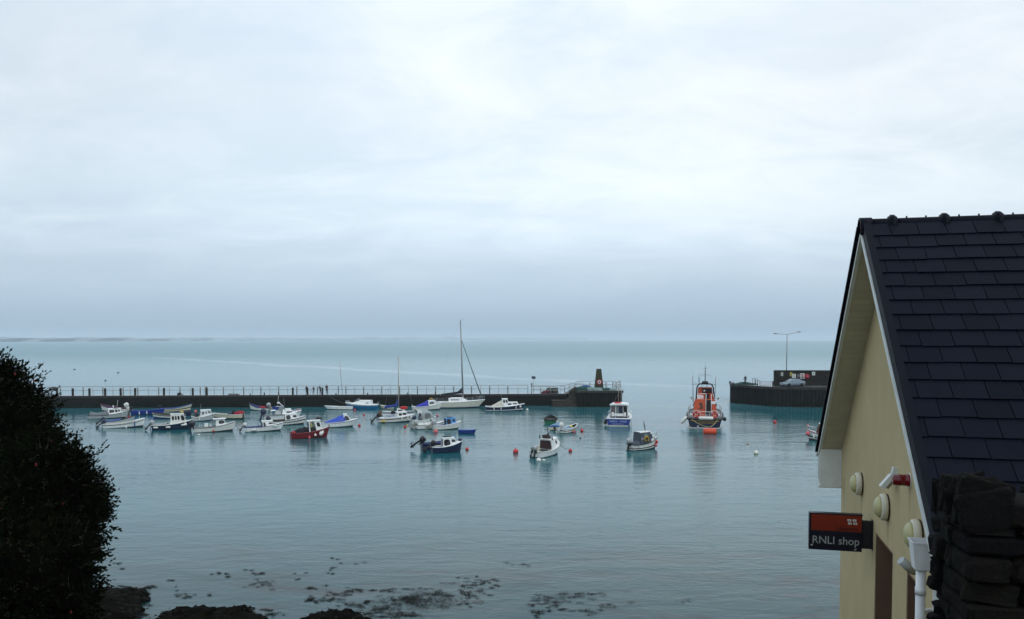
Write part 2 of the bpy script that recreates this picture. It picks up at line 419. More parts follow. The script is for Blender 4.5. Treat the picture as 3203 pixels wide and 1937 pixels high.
# ================================================================ far shore
def far_shore():
    mt = M('mist_paled_land', (.22, .27, .28), .9, var=.5, scale=.004, dirt=.5, dirt_rgb=(.16, .17, .14))  # land colour paled to paint mist onto the coast
    b = MB(); fr, mid, bk = [], [], []
    k = 160
    for i in range(k + 1):
        s_ = i / k
        px = -160 + s_ * 2000
        Y = 4600 + 9000 * s_ ** 1.5 + 160 * sin(i * .5)
        X = (px - CX) / F * Y
        nz = mnoise.noise(Vector((i * .12, 3.1, 0))) + .5 * mnoise.noise(Vector((i * .41, 1.1, 0)))
        tree = 9 * max(0, mnoise.noise(Vector((i * .9, 7, 0)))) + 7 * R.random()
        hgt = (6 + 17 * (Y / 6000) * (1 + .55 * nz)) + tree
        fr.append(Vector((X, Y, -1))); mid.append(Vector((X * 1.002, Y + 60, 2 + hgt * .45))); bk.append(Vector((X * 1.02, Y + 420, hgt)))
    back = [v + Vector((0, 900, -v.z - 1)) for v in bk]
    b.loft([fr, mid, bk, back], smooth=False)
    tag(b.build('far_hills', mt), kind='structure')
far_shore()

# ================================================================ near ground: the slope below the road down to the rocks
def ground_h(x, y):
    z = min(10.35, 10.3 - .415 * (y - 4.6))
    if y > 29: z = 10.3 - .415 * (29 - 4.6) - .12 * (y - 29)
    lf = min(1, max(0, (-11.0 - x) / 6.0)); lf = lf * lf * (3 - 2 * lf)
    z += lf * 2.6 * min(1, max(0, (y - 6) / 7)) * min(1, max(0, (30 - y) / 9))
    z += .16 * mnoise.noise(Vector((x * .5, y * .5, 0))) + .10 * mnoise.noise(Vector((x * 1.7, y * 1.7, 3)))
    return z
gb = MB(); gx = [-90 + 1.5 * i for i in range(121)]; gy = [-40 + 1.0 * i for i in range(84)]
gb.loft([[Vector((x, y, ground_h(x, y))) for x in gx] for y in gy], smooth=True)
tag(gb.build('ground', M('grassy_slope', (.03, .035, .018), .95, var=.5, scale=1.2, bump=.8, dirt=.7, dirt_rgb=(.05, .04, .028))), kind='structure')
# ================================================================ the cream gabled building on the right
PHI = radians(14.0); D0 = 8.0
AX, AY = (2692 - CX) / F * D0, D0
BASE = 7.6
ZA = H + 1.15 - BASE          # ridge height above the base
ZE = H - 1.468 - BASE          # eaves
WF = 3.12                      # half width at the verge
OV = .26                          # verge overhang
WW = 2.93                          # half width at the wall
LEN = 6.6
def wall_hit(px, py, a=None):
    """where the photo's line of sight meets the gable wall: distance along the wall from the ridge, height"""
    d = ray(px, py); ex, ey = cos(PHI), -sin(PHI); a = OV if a is None else a
    s_ = (a + AX * ex + AY * ey) / (d.x * ex + d.y * ey)
    p = Vector((0, 0, H)) + d * s_
    return (p.x - AX) * sin(PHI) + (p.y - AY) * cos(PHI), p.z
bld = thing('gabled_building', 'cream rendered gabled building with dark slate roof beside the water', 'building', (AX, AY, BASE), -PHI)
SL = sqrt(WF ** 2 + (ZA - ZE) ** 2); SD = Vector((0, -WF, -(ZA - ZE))) / SL      # down the near slope
SN = Vector((0, -(ZA - ZE), WF)).normalized()                                     # near slope normal
FD = Vector((0, WF, -(ZA - ZE))) / SL; FN = Vector((0, (ZA - ZE), WF)).normalized()
def near(a, s_, n_=0.0): return Vector((a, 0, ZA)) + SD * s_ + SN * n_
def far_(a, s_, n_=0.0): return Vector((a, 0, ZA)) + FD * s_ + FN * n_

def render_mat():
    m = bpy.data.materials.new('cream_render'); m.use_nodes = True
    nt = m.node_tree; n = nt.nodes; b = n['Principled BSDF']
    tc = n.new('ShaderNodeTexCoord')
    a = n.new('ShaderNodeTexNoise'); a.inputs['Scale'].default_value = 1.3; a.inputs['Detail'].default_value = 8; a.inputs['Roughness'].default_value = .6
    mp = n.new('ShaderNodeMapping'); mp.inputs['Scale'].default_value = (1.2, 1.2, .8); lk(nt, tc.outputs['Object'], mp.inputs['Vector']); lk(nt, mp.outputs[0], a.inputs['Vector'])
    f = n.new('ShaderNodeTexNoise'); f.inputs['Scale'].default_value = 140; f.inputs['Detail'].default_value = 3; lk(nt, tc.outputs['Object'], f.inputs['Vector'])
    r = n.new('ShaderNodeValToRGB'); lk(nt, a.outputs['Fac'], r.inputs['Fac'])
    r.color_ramp.elements[0].position = .2; r.color_ramp.elements[0].color = (.45, .37, .205, 1)
    r.color_ramp.elements[1].position = .7; r.color_ramp.elements[1].color = (.585, .485, .275, 1)
    mx = n.new('ShaderNodeMix'); mx.data_type = 'RGBA'; mx.blend_type = 'MULTIPLY'; mx.inputs['Factor'].default_value = .5
    lk(nt, r.outputs[0], mx.inputs['A']); lk(nt, f.outputs['Color'], mx.inputs['B'])
    sc = n.new('ShaderNodeVectorMath'); sc.operation = 'SCALE'; sc.inputs['Scale'].default_value = 1.25; lk(nt, mx.outputs['Result'], sc.inputs[0])
    # rain and rust streaks below the fittings
    sp = n.new('ShaderNodeSeparateXYZ'); lk(nt, tc.outputs['Object'], sp.inputs[0]); acc = None
    def mth(op, p, q):
        x = n.new('ShaderNodeMath'); x.operation = op; x.use_clamp = op == 'MULTIPLY'
        for i, v in enumerate((p, q)):
            if isinstance(v, (int, float)): x.inputs[i].default_value = v
            else: lk(nt, v, x.inputs[i])
        return x.outputs[0]
    def rg(v, p, q, c_, d_):
        x = n.new('ShaderNodeMapRange'); x.interpolation_type = 'SMOOTHSTEP'
        for k_, val in zip(('From Min', 'From Max', 'To Min', 'To Max'), (p, q, c_, d_)): x.inputs[k_].default_value = val
        lk(nt, v, x.inputs['Value']); return x.outputs[0]
    wob = mth('MULTIPLY', mth('SUBTRACT', a.outputs['Fac'], .5), .12)
    for (px, py, ln, w_) in ((2846, 1518, .5, .05), (2812, 1500, .45, .03), (2695, 1545, .55, .07), (2777, 1622, .55, .07), (2879, 1712, .5, .07), (2729, 1720, .4, .03), (2640, 1500, .8, .10)):
        t0, z0 = wall_hit(px, py); z0 -= BASE
        dy = mth('ABSOLUTE', mth('ADD', mth('SUBTRACT', sp.outputs['Y'], t0), wob), 0)
        m_ = mth('MULTIPLY', rg(dy, w_ * .3, w_, 1, 0), mth('MULTIPLY', rg(sp.outputs['Z'], z0 - ln, z0, 0, 1), rg(sp.outputs['Z'], z0, z0 + .06, 1, 0)))
        acc = m_ if acc is None else mth('ADD', acc, m_)
    st = n.new('ShaderNodeMix'); st.data_type = 'RGBA'; st.inputs['B'].default_value = (.16, .125, .065, 1); lk(nt, sc.outputs[0], st.inputs['A'])
    lk(nt, mth('MULTIPLY', mth('MULTIPLY', acc, .45), rg(f.outputs['Fac'], .3, .7, .6, 1.0)), st.inputs['Factor'])
    lk(nt, st.outputs['Result'], b.inputs['Base Color']); b.inputs['Roughness'].default_value = .9
    bp = n.new('ShaderNodeBump'); bp.inputs['Strength'].default_value = .35; bp.inputs['Distance'].default_value = .006
    lk(nt, f.outputs['Fac'], bp.inputs['Height']); lk(nt, bp.outputs[0], b.inputs['Normal'])
    return m
CREAM = render_mat()
# gable wall with two tall openings, built as blocks round them
TA, TB, TC = wall_hit(2739, 1667)[0], wall_hit(2793, 1725)[0], wall_hit(2837, 1783)[0]
OPEN = [(TB, TA), (TC - .55, TC)]; OT = (wall_hit(2741, 1669)[1] + wall_hit(2837, 1783)[1]) / 2 - BASE     # t range, head height above base
RV = .34                                            # reveal depth
wl = MB()
def gz(t): return ZA - (ZA - ZE) * abs(t) / WF - .105
def wall_strip(t0, t1, z0):
    ts = [t0] + ([0.0] if t0 < 0 < t1 else []) + [t1]
    for i in range(len(ts) - 1):
        a, b_ = ts[i], ts[i + 1]
        wl.hexa([(OV, a, z0), (OV + RV, a, z0), (OV + RV, b_, z0), (OV, b_, z0)], [(OV, a, gz(a)), (OV + RV, a, gz(a)), (OV + RV, b_, gz(b_)), (OV, b_, gz(b_))])
wall_strip(-WW, TC - .55, 0); wall_strip(TC - .55, TC, OT); wall_strip(TC, TB, 0); wall_strip(TB, TA, OT); wall_strip(TA, WW, 0)
# side walls and back gable
for s_ in (-1, 1):
    y0, y1 = sorted((s_ * WW, s_ * (WW - .3)))
    wl.hexa([(OV + RV, y0, 0), (LEN, y0, 0), (LEN, y1, 0), (OV + RV, y1, 0)], [(OV + RV, y0, gz(y0) - .002), (LEN, y0, gz(y0) - .002), (LEN, y1, gz(y1) - .002), (OV + RV, y1, gz(y1) - .002)])
wl.prism([(-WW + .3, 0), (WW - .3, 0), (WW - .3, gz(WW - .3)), (0, gz(0)), (-WW + .3, gz(WW - .3))], LEN - .3, LEN - .02, 'x')
wall = wl.build('wall', CREAM, bld)
brown = M('brown_painted_reveal', (.17, .10, .065), .6, var=.12, scale=3, dirt=.2, dirt_rgb=(.06, .04, .03))
for (t0, t1) in OPEN:
    d = MB()   # painted lining: far jamb, near jamb, head
    d.box((OV + RV / 2 + .004, t1 - .012, OT / 2), (RV, .024, OT)); d.box((OV + RV / 2 + .004, t0 + .012, OT / 2), (RV, .024, OT))
    d.box((OV + RV / 2 + .004, (t0 + t1) / 2, OT - .012), (RV, t1 - t0 - .048, .024))
    fr = d.build('door_frame', brown, bld)
    e = MB(); e.box((OV + RV - .03, (t0 + t1) / 2, (OT - .03) / 2), (.05, t1 - t0 - .056, OT - .03))
    for k in range(3): e.box((OV + RV - .062, (t0 + t1) / 2, .45 + k * .72), (.016, (t1 - t0) * .62, .55))
    dr = e.build('door', M('brown_door', (.07, .035, .02), .5, var=.2), bld)
    hnd = MB(); hnd.tube([(OV + RV - .09, t0 + .12, 1.05), (OV + RV - .09, t0 + .22, 1.05)], .011); hnd.box((OV + RV - .066, t0 + .12, 1.05), (.03, .03, .12))
    hnd.build('handle', steel, dr)

# roof decks, slates, ridge, barge boards, soffits
def slate_mat():
    m = bpy.data.materials.new('roof_slate'); m.use_nodes = True
    nt = m.node_tree; n = nt.nodes; b = n['Principled BSDF']
    tc = n.new('ShaderNodeTexCoord'); oi = n.new('ShaderNodeNewGeometry')
    a = n.new('ShaderNodeTexNoise'); a.inputs['Scale'].default_value = 5; a.inputs['Detail'].default_value = 8; lk(nt, tc.outputs['Object'], a.inputs['Vector'])
    f = n.new('ShaderNodeTexNoise'); f.inputs['Scale'].default_value = 60; f.inputs['Detail'].default_value = 4; lk(nt, tc.outputs['Object'], f.inputs['Vector'])
    ad = n.new('ShaderNodeMath'); ad.operation = 'ADD'; lk(nt, oi.outputs['Random Per Island'], ad.inputs[0]); lk(nt, a.outputs['Fac'], ad.inputs[1])
    r = n.new('ShaderNodeMapRange'); r.inputs['From Min'].default_value = .2; r.inputs['From Max'].default_value = 1.8; lk(nt, ad.outputs[0], r.inputs['Value'])
    c = n.new('ShaderNodeMix'); c.data_type = 'RGBA'; c.inputs['A'].default_value = (.0022, .0034, .0085, 1); c.inputs['B'].default_value = (.0055, .0072, .0150, 1)
    lk(nt, r.outputs[0], c.inputs['Factor'])
    v = n.new('ShaderNodeTexNoise'); v.inputs['Scale'].default_value = 17; v.inputs['Detail'].default_value = 2; lk(nt, tc.outputs['Object'], v.inputs['Vector'])
    vr = n.new('ShaderNodeMapRange'); vr.inputs['From Min'].default_value = .74; vr.inputs['From Max'].default_value = .80; lk(nt, v.outputs['Fac'], vr.inputs['Value'])
    c2 = n.new('ShaderNodeMix'); c2.data_type = 'RGBA'; c2.inputs['B'].default_value = (.022, .025, .024, 1); lk(nt, c.outputs['Result'], c2.inputs['A'])
    mu = n.new('ShaderNodeMath'); mu.operation = 'MULTIPLY'; mu.inputs[1].default_value = .7; lk(nt, vr.outputs[0], mu.inputs[0]); lk(nt, mu.outputs[0], c2.inputs['Factor'])
    lk(nt, c2.outputs['Result'], b.inputs['Base Color']); b.inputs['Roughness'].default_value = .55; b.inputs['Specular IOR Level'].default_value = .06
    bp = n.new('ShaderNodeBump'); bp.inputs['Strength'].default_value = .3; bp.inputs['Distance'].default_value = .004
    lk(nt, f.outputs['Fac'], bp.inputs['Height']); lk(nt, bp.outputs[0], b.inputs['Normal'])
    return m
SLATE = slate_mat()
rf = MB()
for P in (near, far_):
    rf.hexa([P(.03, .02, -.07), P(LEN + .2, .02, -.07), P(LEN + .2, SL, -.07), P(.03, SL, -.07)], [P(.03, .02, .02), P(LEN + .2, .02, .02), P(LEN + .2, SL, .02), P(.03, SL, .02)])
roof = rf.build('roof', M('roof_underlay', (.012, .012, .014), .8), bld)
sb = MB(); g = .20; wd = .24
for P in (near, far_):
    k = 0; s0 = .11
    while s0 < SL + .02:
        s1 = min(s0 + g, SL + .05); a0 = .045; off = wd * (.5 if k % 2 else 1.0) - .07
        first = True
        while a0 < LEN + .2:
            a1 = min((off + .045) if first else a0 + wd, LEN + .2); first = False
            j = R.uniform(-.006, .006); t = R.uniform(-.002, .002)
            q = [P(a0 + .003, s0 - .09, .022), P(a1 - .003, s0 - .09, .022), P(a1 - .003, s1 + j, .037 + t), P(a0 + .003, s1 + j, .037 + t)]
            u = [P(a0 + .003, s0 - .09, .028), P(a1 - .003, s0 - .09, .028), P(a1 - .003, s1 + j, .0445 + t), P(a0 + .003, s1 + j, .0445 + t)]
            sb.hexa(q, u); a0 = a1
        s0 += g; k += 1
sb.build('slates', SLATE, roof)
# folded dark verge strip and the ridge tiles with their collars
tile = M('ridge_tile', (.0032, .0042, .0095), .5, var=.2, scale=10, dirt=.08, dirt_rgb=(.02, .025, .015), spec=.08)
vs = MB()
for P in (near, far_):
    vs.hexa([P(-.012, .03, -.062), P(.05, .03, -.062), P(.05, SL + .03, -.062), P(-.012, SL + .03, -.062)], [P(-.012, .03, .044), P(.05, .03, .044), P(.05, SL + .03, .050), P(-.012, SL + .03, .052)])
for s_ in (.0, .022):
    vs.hexa([far_(-.030 - s_, .05, .03 - s_ * 3), far_(-.012, .05, .03 - s_ * 3), far_(-.012, SL + .05, .03 - s_ * 3), far_(-.030 - s_, SL + .05, .03 - s_ * 3)], [far_(-.030 - s_, .05, .052 - s_ * 3), far_(-.012, .05, .052 - s_ * 3), far_(-.012, SL + .05, .052 - s_ * 3), far_(-.030 - s_, SL + .05, .052 - s_ * 3)])
vs.build('verge_strip', tile, roof)
rd = MB()
def arc(a, r, dz=0.0, n=9):
    return [Vector((a, r * sin(t), ZA - .085 + dz + r * cos(t) * 1.05)) for t in [radians(-118 + 236 * i / (n - 1)) for i in range(n)]]
def half(a0, a1, r, dz=0.0):
    rd.loft([arc(a0, r, dz), arc(a1, r, dz)], smooth=True); rd.loft([arc(a0, r - .02, dz), arc(a0, r, dz)]); rd.loft([arc(a1, r, dz), arc(a1, r - .02, dz)])
half(-.02, LEN + .2, .105)
half(-.035, .075, .118)
a = .26
while a < LEN:
    half(a - .035, a + .035, .124); half(a - .018, a + .018, .137)
    for s_ in (-1, 1): rd.ell((a, s_ * .125, ZA - .115), (.045, .028, .045), n=8, k=5)
    for q in (.13, .30): rd.ell((a + q, -.01, ZA + .03), (.009, .009, .012), n=6, k=4)
    a += .4575
rd.build('ridge_tiles', tile, roof)
trim = M('white_upvc_trim', (.66, .70, .68), .4, var=.08, dirt=.25, dirt_rgb=(.35, .38, .33))
bb = MB()
for P in (near, far_):
    bb.hexa([P(-.022, .10, -.112), P(.014, .10, -.112), P(.014, SL, -.112), P(-.022, SL, -.112)], [P(-.022, .10, -.065), P(.014, .10, -.065), P(.014, SL, -.065), P(-.022, SL, -.065)])
bb.build('bargeboard', trim, bld)
sf = MB()
for P in (near, far_):
    s0 = .17
    while s0 < SL - .02:
        s1 = min(s0 + .098, SL - .005)
        sf.hexa([P(.014, s0, -.106), P(OV + .02, s0, -.106), P(OV + .02, s1, -.106), P(.014, s1, -.106)], [P(.014, s0, -.096), P(OV + .02, s0, -.096), P(OV + .02, s1, -.096), P(.014, s1, -.096)])
        s0 += .102
    sf.hexa([P(.014, .12, -.0945), P(OV + .02, .12, -.0945), P(OV + .02, SL - .01, -.0945), P(.014, SL - .01, -.0945)], [P(.014, .12, -.072), P(OV + .02, .12, -.072), P(OV + .02, SL - .01, -.072), P(.014, SL - .01, -.072)])
sf.build('soffit', M('cream_soffit_board', (.56, .52, .40), .55, var=.08), bld)
# boxed ends of the eaves
for s_ in (1, -1):
    bx = MB(); z0 = ZE - .50; y0, y1 = s_ * (WW + .002), s_ * (WF - .03)
    def zc_(y): return ZA - (ZA - ZE) * abs(y) / WF - .15
    bx.hexa([(-.004, y0, z0), (OV - .003, y0, z0), (OV - .003, y1, z0 + .10), (-.004, y1, z0 + .10)], [(-.004, y0, zc_(y0)), (OV - .003, y0, zc_(y0)), (OV - .003, y1, zc_(y1)), (-.004, y1, zc_(y1))])
    bx.hexa([(OV - .003, y0, z0 + .02), (LEN, y0, z0 + .02), (LEN, y1, z0 + .12), (OV - .003, y1, z0 + .12)], [(OV - .003, y0, zc_(y0)), (LEN, y0, zc_(y0)), (LEN, y1, zc_(y1)), (OV - .003, y1, zc_(y1))])
    bx.box((OV / 2 - .01, (y0 + y1) / 2, z0 + .045), (OV + .03, abs(y1 - y0) + .02, .018), Matrix.Rotation(s_ * atan2(.10, abs(y1 - y0)), 3, 'X'))
    for q in (.02, .20): bx.box((-.012 + q * 0, y0 + (y1 - y0) * (q / .24), (z0 + zc_(y0)) / 2), (.018, .016, zc_(y0) - z0 - .12))
    bx.build('boxed_eave', trim, bld)
# gutters
for s_ in (1, -1):
    gt = MB(); yc = s_ * (WF + .055); zc2 = ZE - .055
    def gp(a): return [Vector((a, yc + .06 * cos(t), zc2 + .06 * sin(t))) for t in [radians(180 + 180 * i / 8) for i in range(9)]]
    def gi(a): return [Vector((a, yc + .054 * cos(t), zc2 + .054 * sin(t) + .002)) for t in [radians(360 - 180 * i / 8) for i in range(9)]]
    gt.loft([gp(-.03) + gi(-.03), gp(LEN) + gi(LEN)], closed=True, cap=True)
    gt.prism([(yc + .066 * cos(t), zc2 + .066 * sin(t)) for t in [radians(180 + 180 * i / 8) for i in range(9)]], -.035, -.005, 'x')
    gt.build('gutter', trim, bld)
# rainwater head and downpipe at the near corner
hp = MB(); cy = -2.62; zt = H - 1.355 - BASE
def sq(cx_, cy_, hx, hy, z): return [Vector((cx_ - hx, cy_ - hy, z)), Vector((cx_ + hx, cy_ - hy, z)), Vector((cx_ + hx, cy_ + hy, z)), Vector((cx_ - hx, cy_ + hy, z))]
hx0 = -.02
hp.loft([sq(hx0, cy, .03, .03, zt - .205), sq(hx0, cy, .048, .052, zt - .19), sq(hx0, cy, .066, .074, zt - .010), sq(hx0, cy, .072, .080, zt - .010), sq(hx0, cy, .072, .080, zt), sq(hx0, cy, .064, .072, zt), sq(hx0, cy, .044, .05, zt - .18)], closed=True, cap=True)
hp.build('rainwater_head', M('white_gutter_plastic', (.70, .71, .72), .35, dirt=.2, dirt_rgb=(.35, .35, .32)), bld)
dp = MB(); dp.tube([(hx0, cy, zt - .20), (hx0, cy, .3)], .031, 12)
for z in (zt - .32, zt - 1.2, zt - 2.1): dp.tube([(hx0, cy, z), (hx0, cy, z - .05)], .035, 12)
for z in (zt - .5, zt - 1.6): dp.box((hx0 + .12, cy + .1, z), (.22, .03, .03), Matrix.Rotation(.6, 3, 'Z'))
dp.build('downpipe', MATS['white_gutter_plastic'], bld)

bmw = Matrix.Translation((AX, AY, BASE)) @ Matrix.Rotation(-PHI, 4, 'Z')
def on_wall(a, t, z): return bmw @ Vector((a, t, z - BASE))
# three round cream bulkhead lamps
dome = M('cream_lamp_diffuser', (.50, .47, .24), .35, var=.1, scale=3, dirt=.35, dirt_rgb=(.28, .25, .10))
cring = M('cream_lamp_rim', (.66, .63, .50), .45, var=.1, dirt=.25, dirt_rgb=(.36, .33, .22))
gask = M('dark_gasket', (.03, .012, .014), .8)
for (t, z, lab) in ((*wall_hit(2695.5, 1513.8), 'round cream bulkhead lamp nearest the boxed eave'), (*wall_hit(2776.7, 1587), 'round cream bulkhead lamp below the red alarm light'), (*wall_hit(2879, 1675), 'round cream bulkhead lamp beside the white rainwater head')):
    L_ = thing('bulkhead_lamp', lab, 'wall lamp', on_wall(OV, t, z), -PHI, 'round lamps on the gable wall'); L_.scale = (1, .87, .87)
    mt = Matrix.Rotation(-pi / 2, 4, 'Y')      # lathe axis z -> -x (out of the wall)
    r_ = MB(); r_.lathe([(.150, .004), (.150, .012), (.146, .016)], 28, mt); r_.build('gasket', gask, L_)
    r_ = MB(); r_.lathe([(.146, .012), (.152, .03), (.146, .062), (.128, .074), (.120, .070)], 28, mt); r_.build('rim', cring, L_)
    r_ = MB(); r_.lathe([(.124, .066), (.112, .092), (.080, .115), (.040, .126), (.0001, .129)], 28, mt); r_.build('diffuser', dome, L_)
# red alarm light and white sensor light
AL = thing('alarm_light', 'red cylindrical alarm light on cream gable wall', 'alarm light', on_wall(OV, *wall_hit(2846, 1503)), -PHI); AL.scale = (.9, .95, .95)
mt = Matrix.Rotation(-pi / 2, 4, 'Y')
q = MB(); q.lathe([(.058, .0), (.058, .02), (.052, .024), (.050, .075), (.052, .08), (.052, .10), (.048, .104), (.047, .145), (.040, .152), (.0001, .153)], 20, mt)
q.build('red_lens', M('red_lens', (.16, .003, .008), .25, var=.15), AL)
q = MB(); q.lathe([(.068, .0), (.068, .006), (.0001, .006)], 20, mt); q.build('base', trim, AL)
SLt = thing('security_light', 'white swivel security light beside red alarm light', 'security light', on_wall(OV, *wall_hit(2806, 1494)), -PHI)
q = MB(); q.box((-.015, 0, 0), (.03, .09, .12)); q.build('bracket', trim, SLt)
q = MB(); q.box((-.10, .02, -.05), (.17, .10, .05), Matrix.Rotation(radians(-52), 3, 'Y')); q.box((-.03, .01, .05), (.05, .07, .12), Matrix.Rotation(.25, 3, 'Y')); q.build('lamp_head', trim, SLt); SLt.scale = (.85, .85, .85)
q = MB(); q.box((-.075, .015, -.085), (.09, .07, .03), Matrix.Rotation(radians(-52), 3, 'Y')); q.build('sensor', M('amber_plastic', (.25, .2, .13), .4), SLt)
FLt = thing('flood_light', 'white tubular flood light under the lamp beside the downpipe', 'flood light', on_wall(OV, *wall_hit(2882, 1783)), -PHI)
q = MB(); q.tube([(-.19, -.03, .09), (-.075, -.0, -.01)], [.042, .045], 14); q.build('lamp_head', ltgrey, FLt); FLt.scale = (.85, .85, .85)  # white head coloured grey to paint in its shade
q = MB(); q.tube([(-.072, 0, -.012), (-.05, .0, -.030)], [.042, .032], 14); q.build('lamp_glass', M('amber_plastic', (.25, .2, .13), .4), FLt)
q = MB(); q.box((-.03, 0, .01), (.06, .03, .03)); q.box((-.008, 0, 0), (.016, .09, .09)); q.build('bracket', trim, FLt)
# projecting shop sign
sg = thing('shop_sign', 'projecting orange and navy shop sign on cream gable wall', 'shop sign', on_wall(OV, wall_hit(2729, 1673)[0], wall_hit(2729, 1673)[1] - .185), -PHI)
sw, sh, st = .525, .39, .07; x1 = -.11; x0 = x1 - sw
signnavy = M('sign_navy', (.006, .007, .020), .35, var=.1); signred = M('sign_orange', (.22, .020, .004), .4, var=.08)
q = MB(); q.box(((x0 + x1) / 2, 0, sh / 2), (sw, st, sh)); q.box(((x0 + x1) / 2, 0, sh + .004), (sw + .012, st + .012, .012)); q.box((x0 - .002, 0, sh / 2), (.012, st + .012, sh)); q.build('panel', signnavy, sg)
q = MB(); q.box(((x0 + x1) / 2 + .004, -st / 2 - .0015, sh * .765), (sw - .02, .003, sh * .45)); rp = q.build('orange_panel', signred, sg)
q = MB(); q.box((x1 / 2 + .002, 0, sh * .47), (-x1 - .006, .05, sh * .76)); q.box((-.004, 0, sh * .47), (.008, .09, sh * .82)); q.build('bracket', M('black_bracket', (.008, .008, .012), .5), sg)
fx, fz = Vector((1, 0, 0)), Vector((0, 0, 1))
text_part('lettering', 'RNLI shop', .118, M('sign_lettering', (.40, .42, .40), .6, var=.1), sg, frame_mtx(((x0 + x1) / 2 + .0, -st / 2 - .003, sh * .27), fx, fz), .002, sx=.94)
text_part('lettering', 'Lifeboats', .062, M('sign_dark_lettering', (.035, .004, .004), .5), sg, frame_mtx((x1 - .148, -st / 2 - .004, sh * .62), fx, fz), .002)
q = MB()
for i, (dx, dz) in enumerate(((0, .034), (.052, .034), (.006, 0), (.060, 0))):
    cx_ = x1 - .128 + dx; cz_ = sh * .775 + dz
    q.hexa([(cx_ - .018, -st / 2 - .0065, cz_ - .011), (cx_ + .018, -st / 2 - .0065, cz_ - .011), (cx_ + .018, -st / 2 - .0025, cz_ - .011), (cx_ - .018, -st / 2 - .0025, cz_ - .011)],
           [(cx_ - .020, -st / 2 - .0065, cz_ + .011), (cx_ + .016, -st / 2 - .0065, cz_ + .011), (cx_ + .016, -st / 2 - .0025, cz_ + .011), (cx_ - .020, -st / 2 - .0025, cz_ + .011)])
    q.box((cx_, -st / 2 - .0075, cz_), (.010, .002, .010), mi=1)
q.build('flag_emblem', [signwhite, signnavy], sg)
q = MB(); q.ell((x0 + .022, -st / 2 - .001, .048), (.013, .003, .010), rot=Matrix.Rotation(-.6, 3, 'Y'), jit=.3); q.build('worn_patch', ltgrey, sg)
q = MB(); q.ell((x1 - .062, -st / 2 - .001, .022), (.014, .003, .006), rot=Matrix.Rotation(-.5, 3, 'Y'), jit=.3); q.build('worn_patch', ltgrey, sg)

# ================================================================ rough stone wall in the near right corner
def stone_mat():
    m = bpy.data.materials.new('rubble_stone'); m.use_nodes = True
    nt = m.node_tree; n = nt.nodes; b = n['Principled BSDF']
    tc = n.new('ShaderNodeTexCoord'); ge = n.new('ShaderNodeNewGeometry')
    a = n.new('ShaderNodeTexNoise'); a.inputs['Scale'].default_value = 9; a.inputs['Detail'].default_value = 9; a.inputs['Roughness'].default_value = .65; lk(nt, tc.outputs['Object'], a.inputs['Vector'])
    r = n.new('ShaderNodeValToRGB'); lk(nt, ge.outputs['Random Per Island'], r.inputs['Fac'])
    e = r.color_ramp.elements; e[0].color = (.008, .008, .011, 1); e[1].color = (.075, .064, .046, 1)
    for p, c in ((.35, (.022, .021, .021)), (.6, (.030, .025, .018)), (.8, (.018, .018, .021))):
        x = e.new(p); x.color = (*c, 1)
    mx = n.new('ShaderNodeMix'); mx.data_type = 'RGBA'; mx.blend_type = 'MULTIPLY'; mx.inputs['Factor'].default_value = .95
    lk(nt, r.outputs[0], mx.inputs['A']); lk(nt, a.outputs['Color'], mx.inputs['B'])
    l = n.new('ShaderNodeTexNoise'); l.inputs['Scale'].default_value = 5; l.inputs['Detail'].default_value = 10; l.inputs['Roughness'].default_value = .75; lk(nt, tc.outputs['Object'], l.inputs['Vector'])
    lr = n.new('ShaderNodeMapRange'); lr.inputs['From Min'].default_value = .60; lr.inputs['From Max'].default_value = .70; lk(nt, l.outputs['Fac'], lr.inputs['Value'])
    c2 = n.new('ShaderNodeMix'); c2.data_type = 'RGBA'; c2.inputs['B'].default_value = (.085, .068, .020, 1)
    lk(nt, mx.outputs['Result'], c2.inputs['A']); lk(nt, lr.outputs[0], c2.inputs['Factor'])
    sc = n.new('ShaderNodeVectorMath'); sc.operation = 'SCALE'; sc.inputs['Scale'].default_value = .55; lk(nt, c2.outputs['Result'], sc.inputs[0])
    lk(nt, sc.outputs[0], b.inputs['Base Color']); b.inputs['Roughness'].default_value = .85; b.inputs['Specular IOR Level'].default_value = .15
    a2 = n.new('ShaderNodeTexNoise'); a2.inputs['Scale'].default_value = 34; a2.inputs['Detail'].default_value = 9; a2.inputs['Roughness'].default_value = .7; lk(nt, tc.outputs['Object'], a2.inputs['Vector'])
    bp = n.new('ShaderNodeBump'); bp.inputs['Strength'].default_value = 1; bp.inputs['Distance'].default_value = .045
    lk(nt, a2.outputs['Fac'], bp.inputs['Height']); lk(nt, bp.outputs[0], b.inputs['Normal'])
    return m
def stone(mb, c, size, rot, seed):
    """one rough block: a boxy ellipsoid pushed about by noise"""
    mb.ell(c, (size[0] / 2, size[1] / 2, size[2] / 2), e=rs.choice((.20, .28, .4)), n=26, k=13, rot=rot, jit=rs.choice((.10, .15, .20)), seed=seed, smooth=False)
sw_ = thing('stone_wall', 'dark rubble stone wall with upright coping stones, beside the building', 'stone wall', (2.05, 3.62, 10.05), -radians(11.7))
rs = random.Random(21); mb = MB(); LW, TW, HW = 2.6, .46, 1.13
z = 0.0
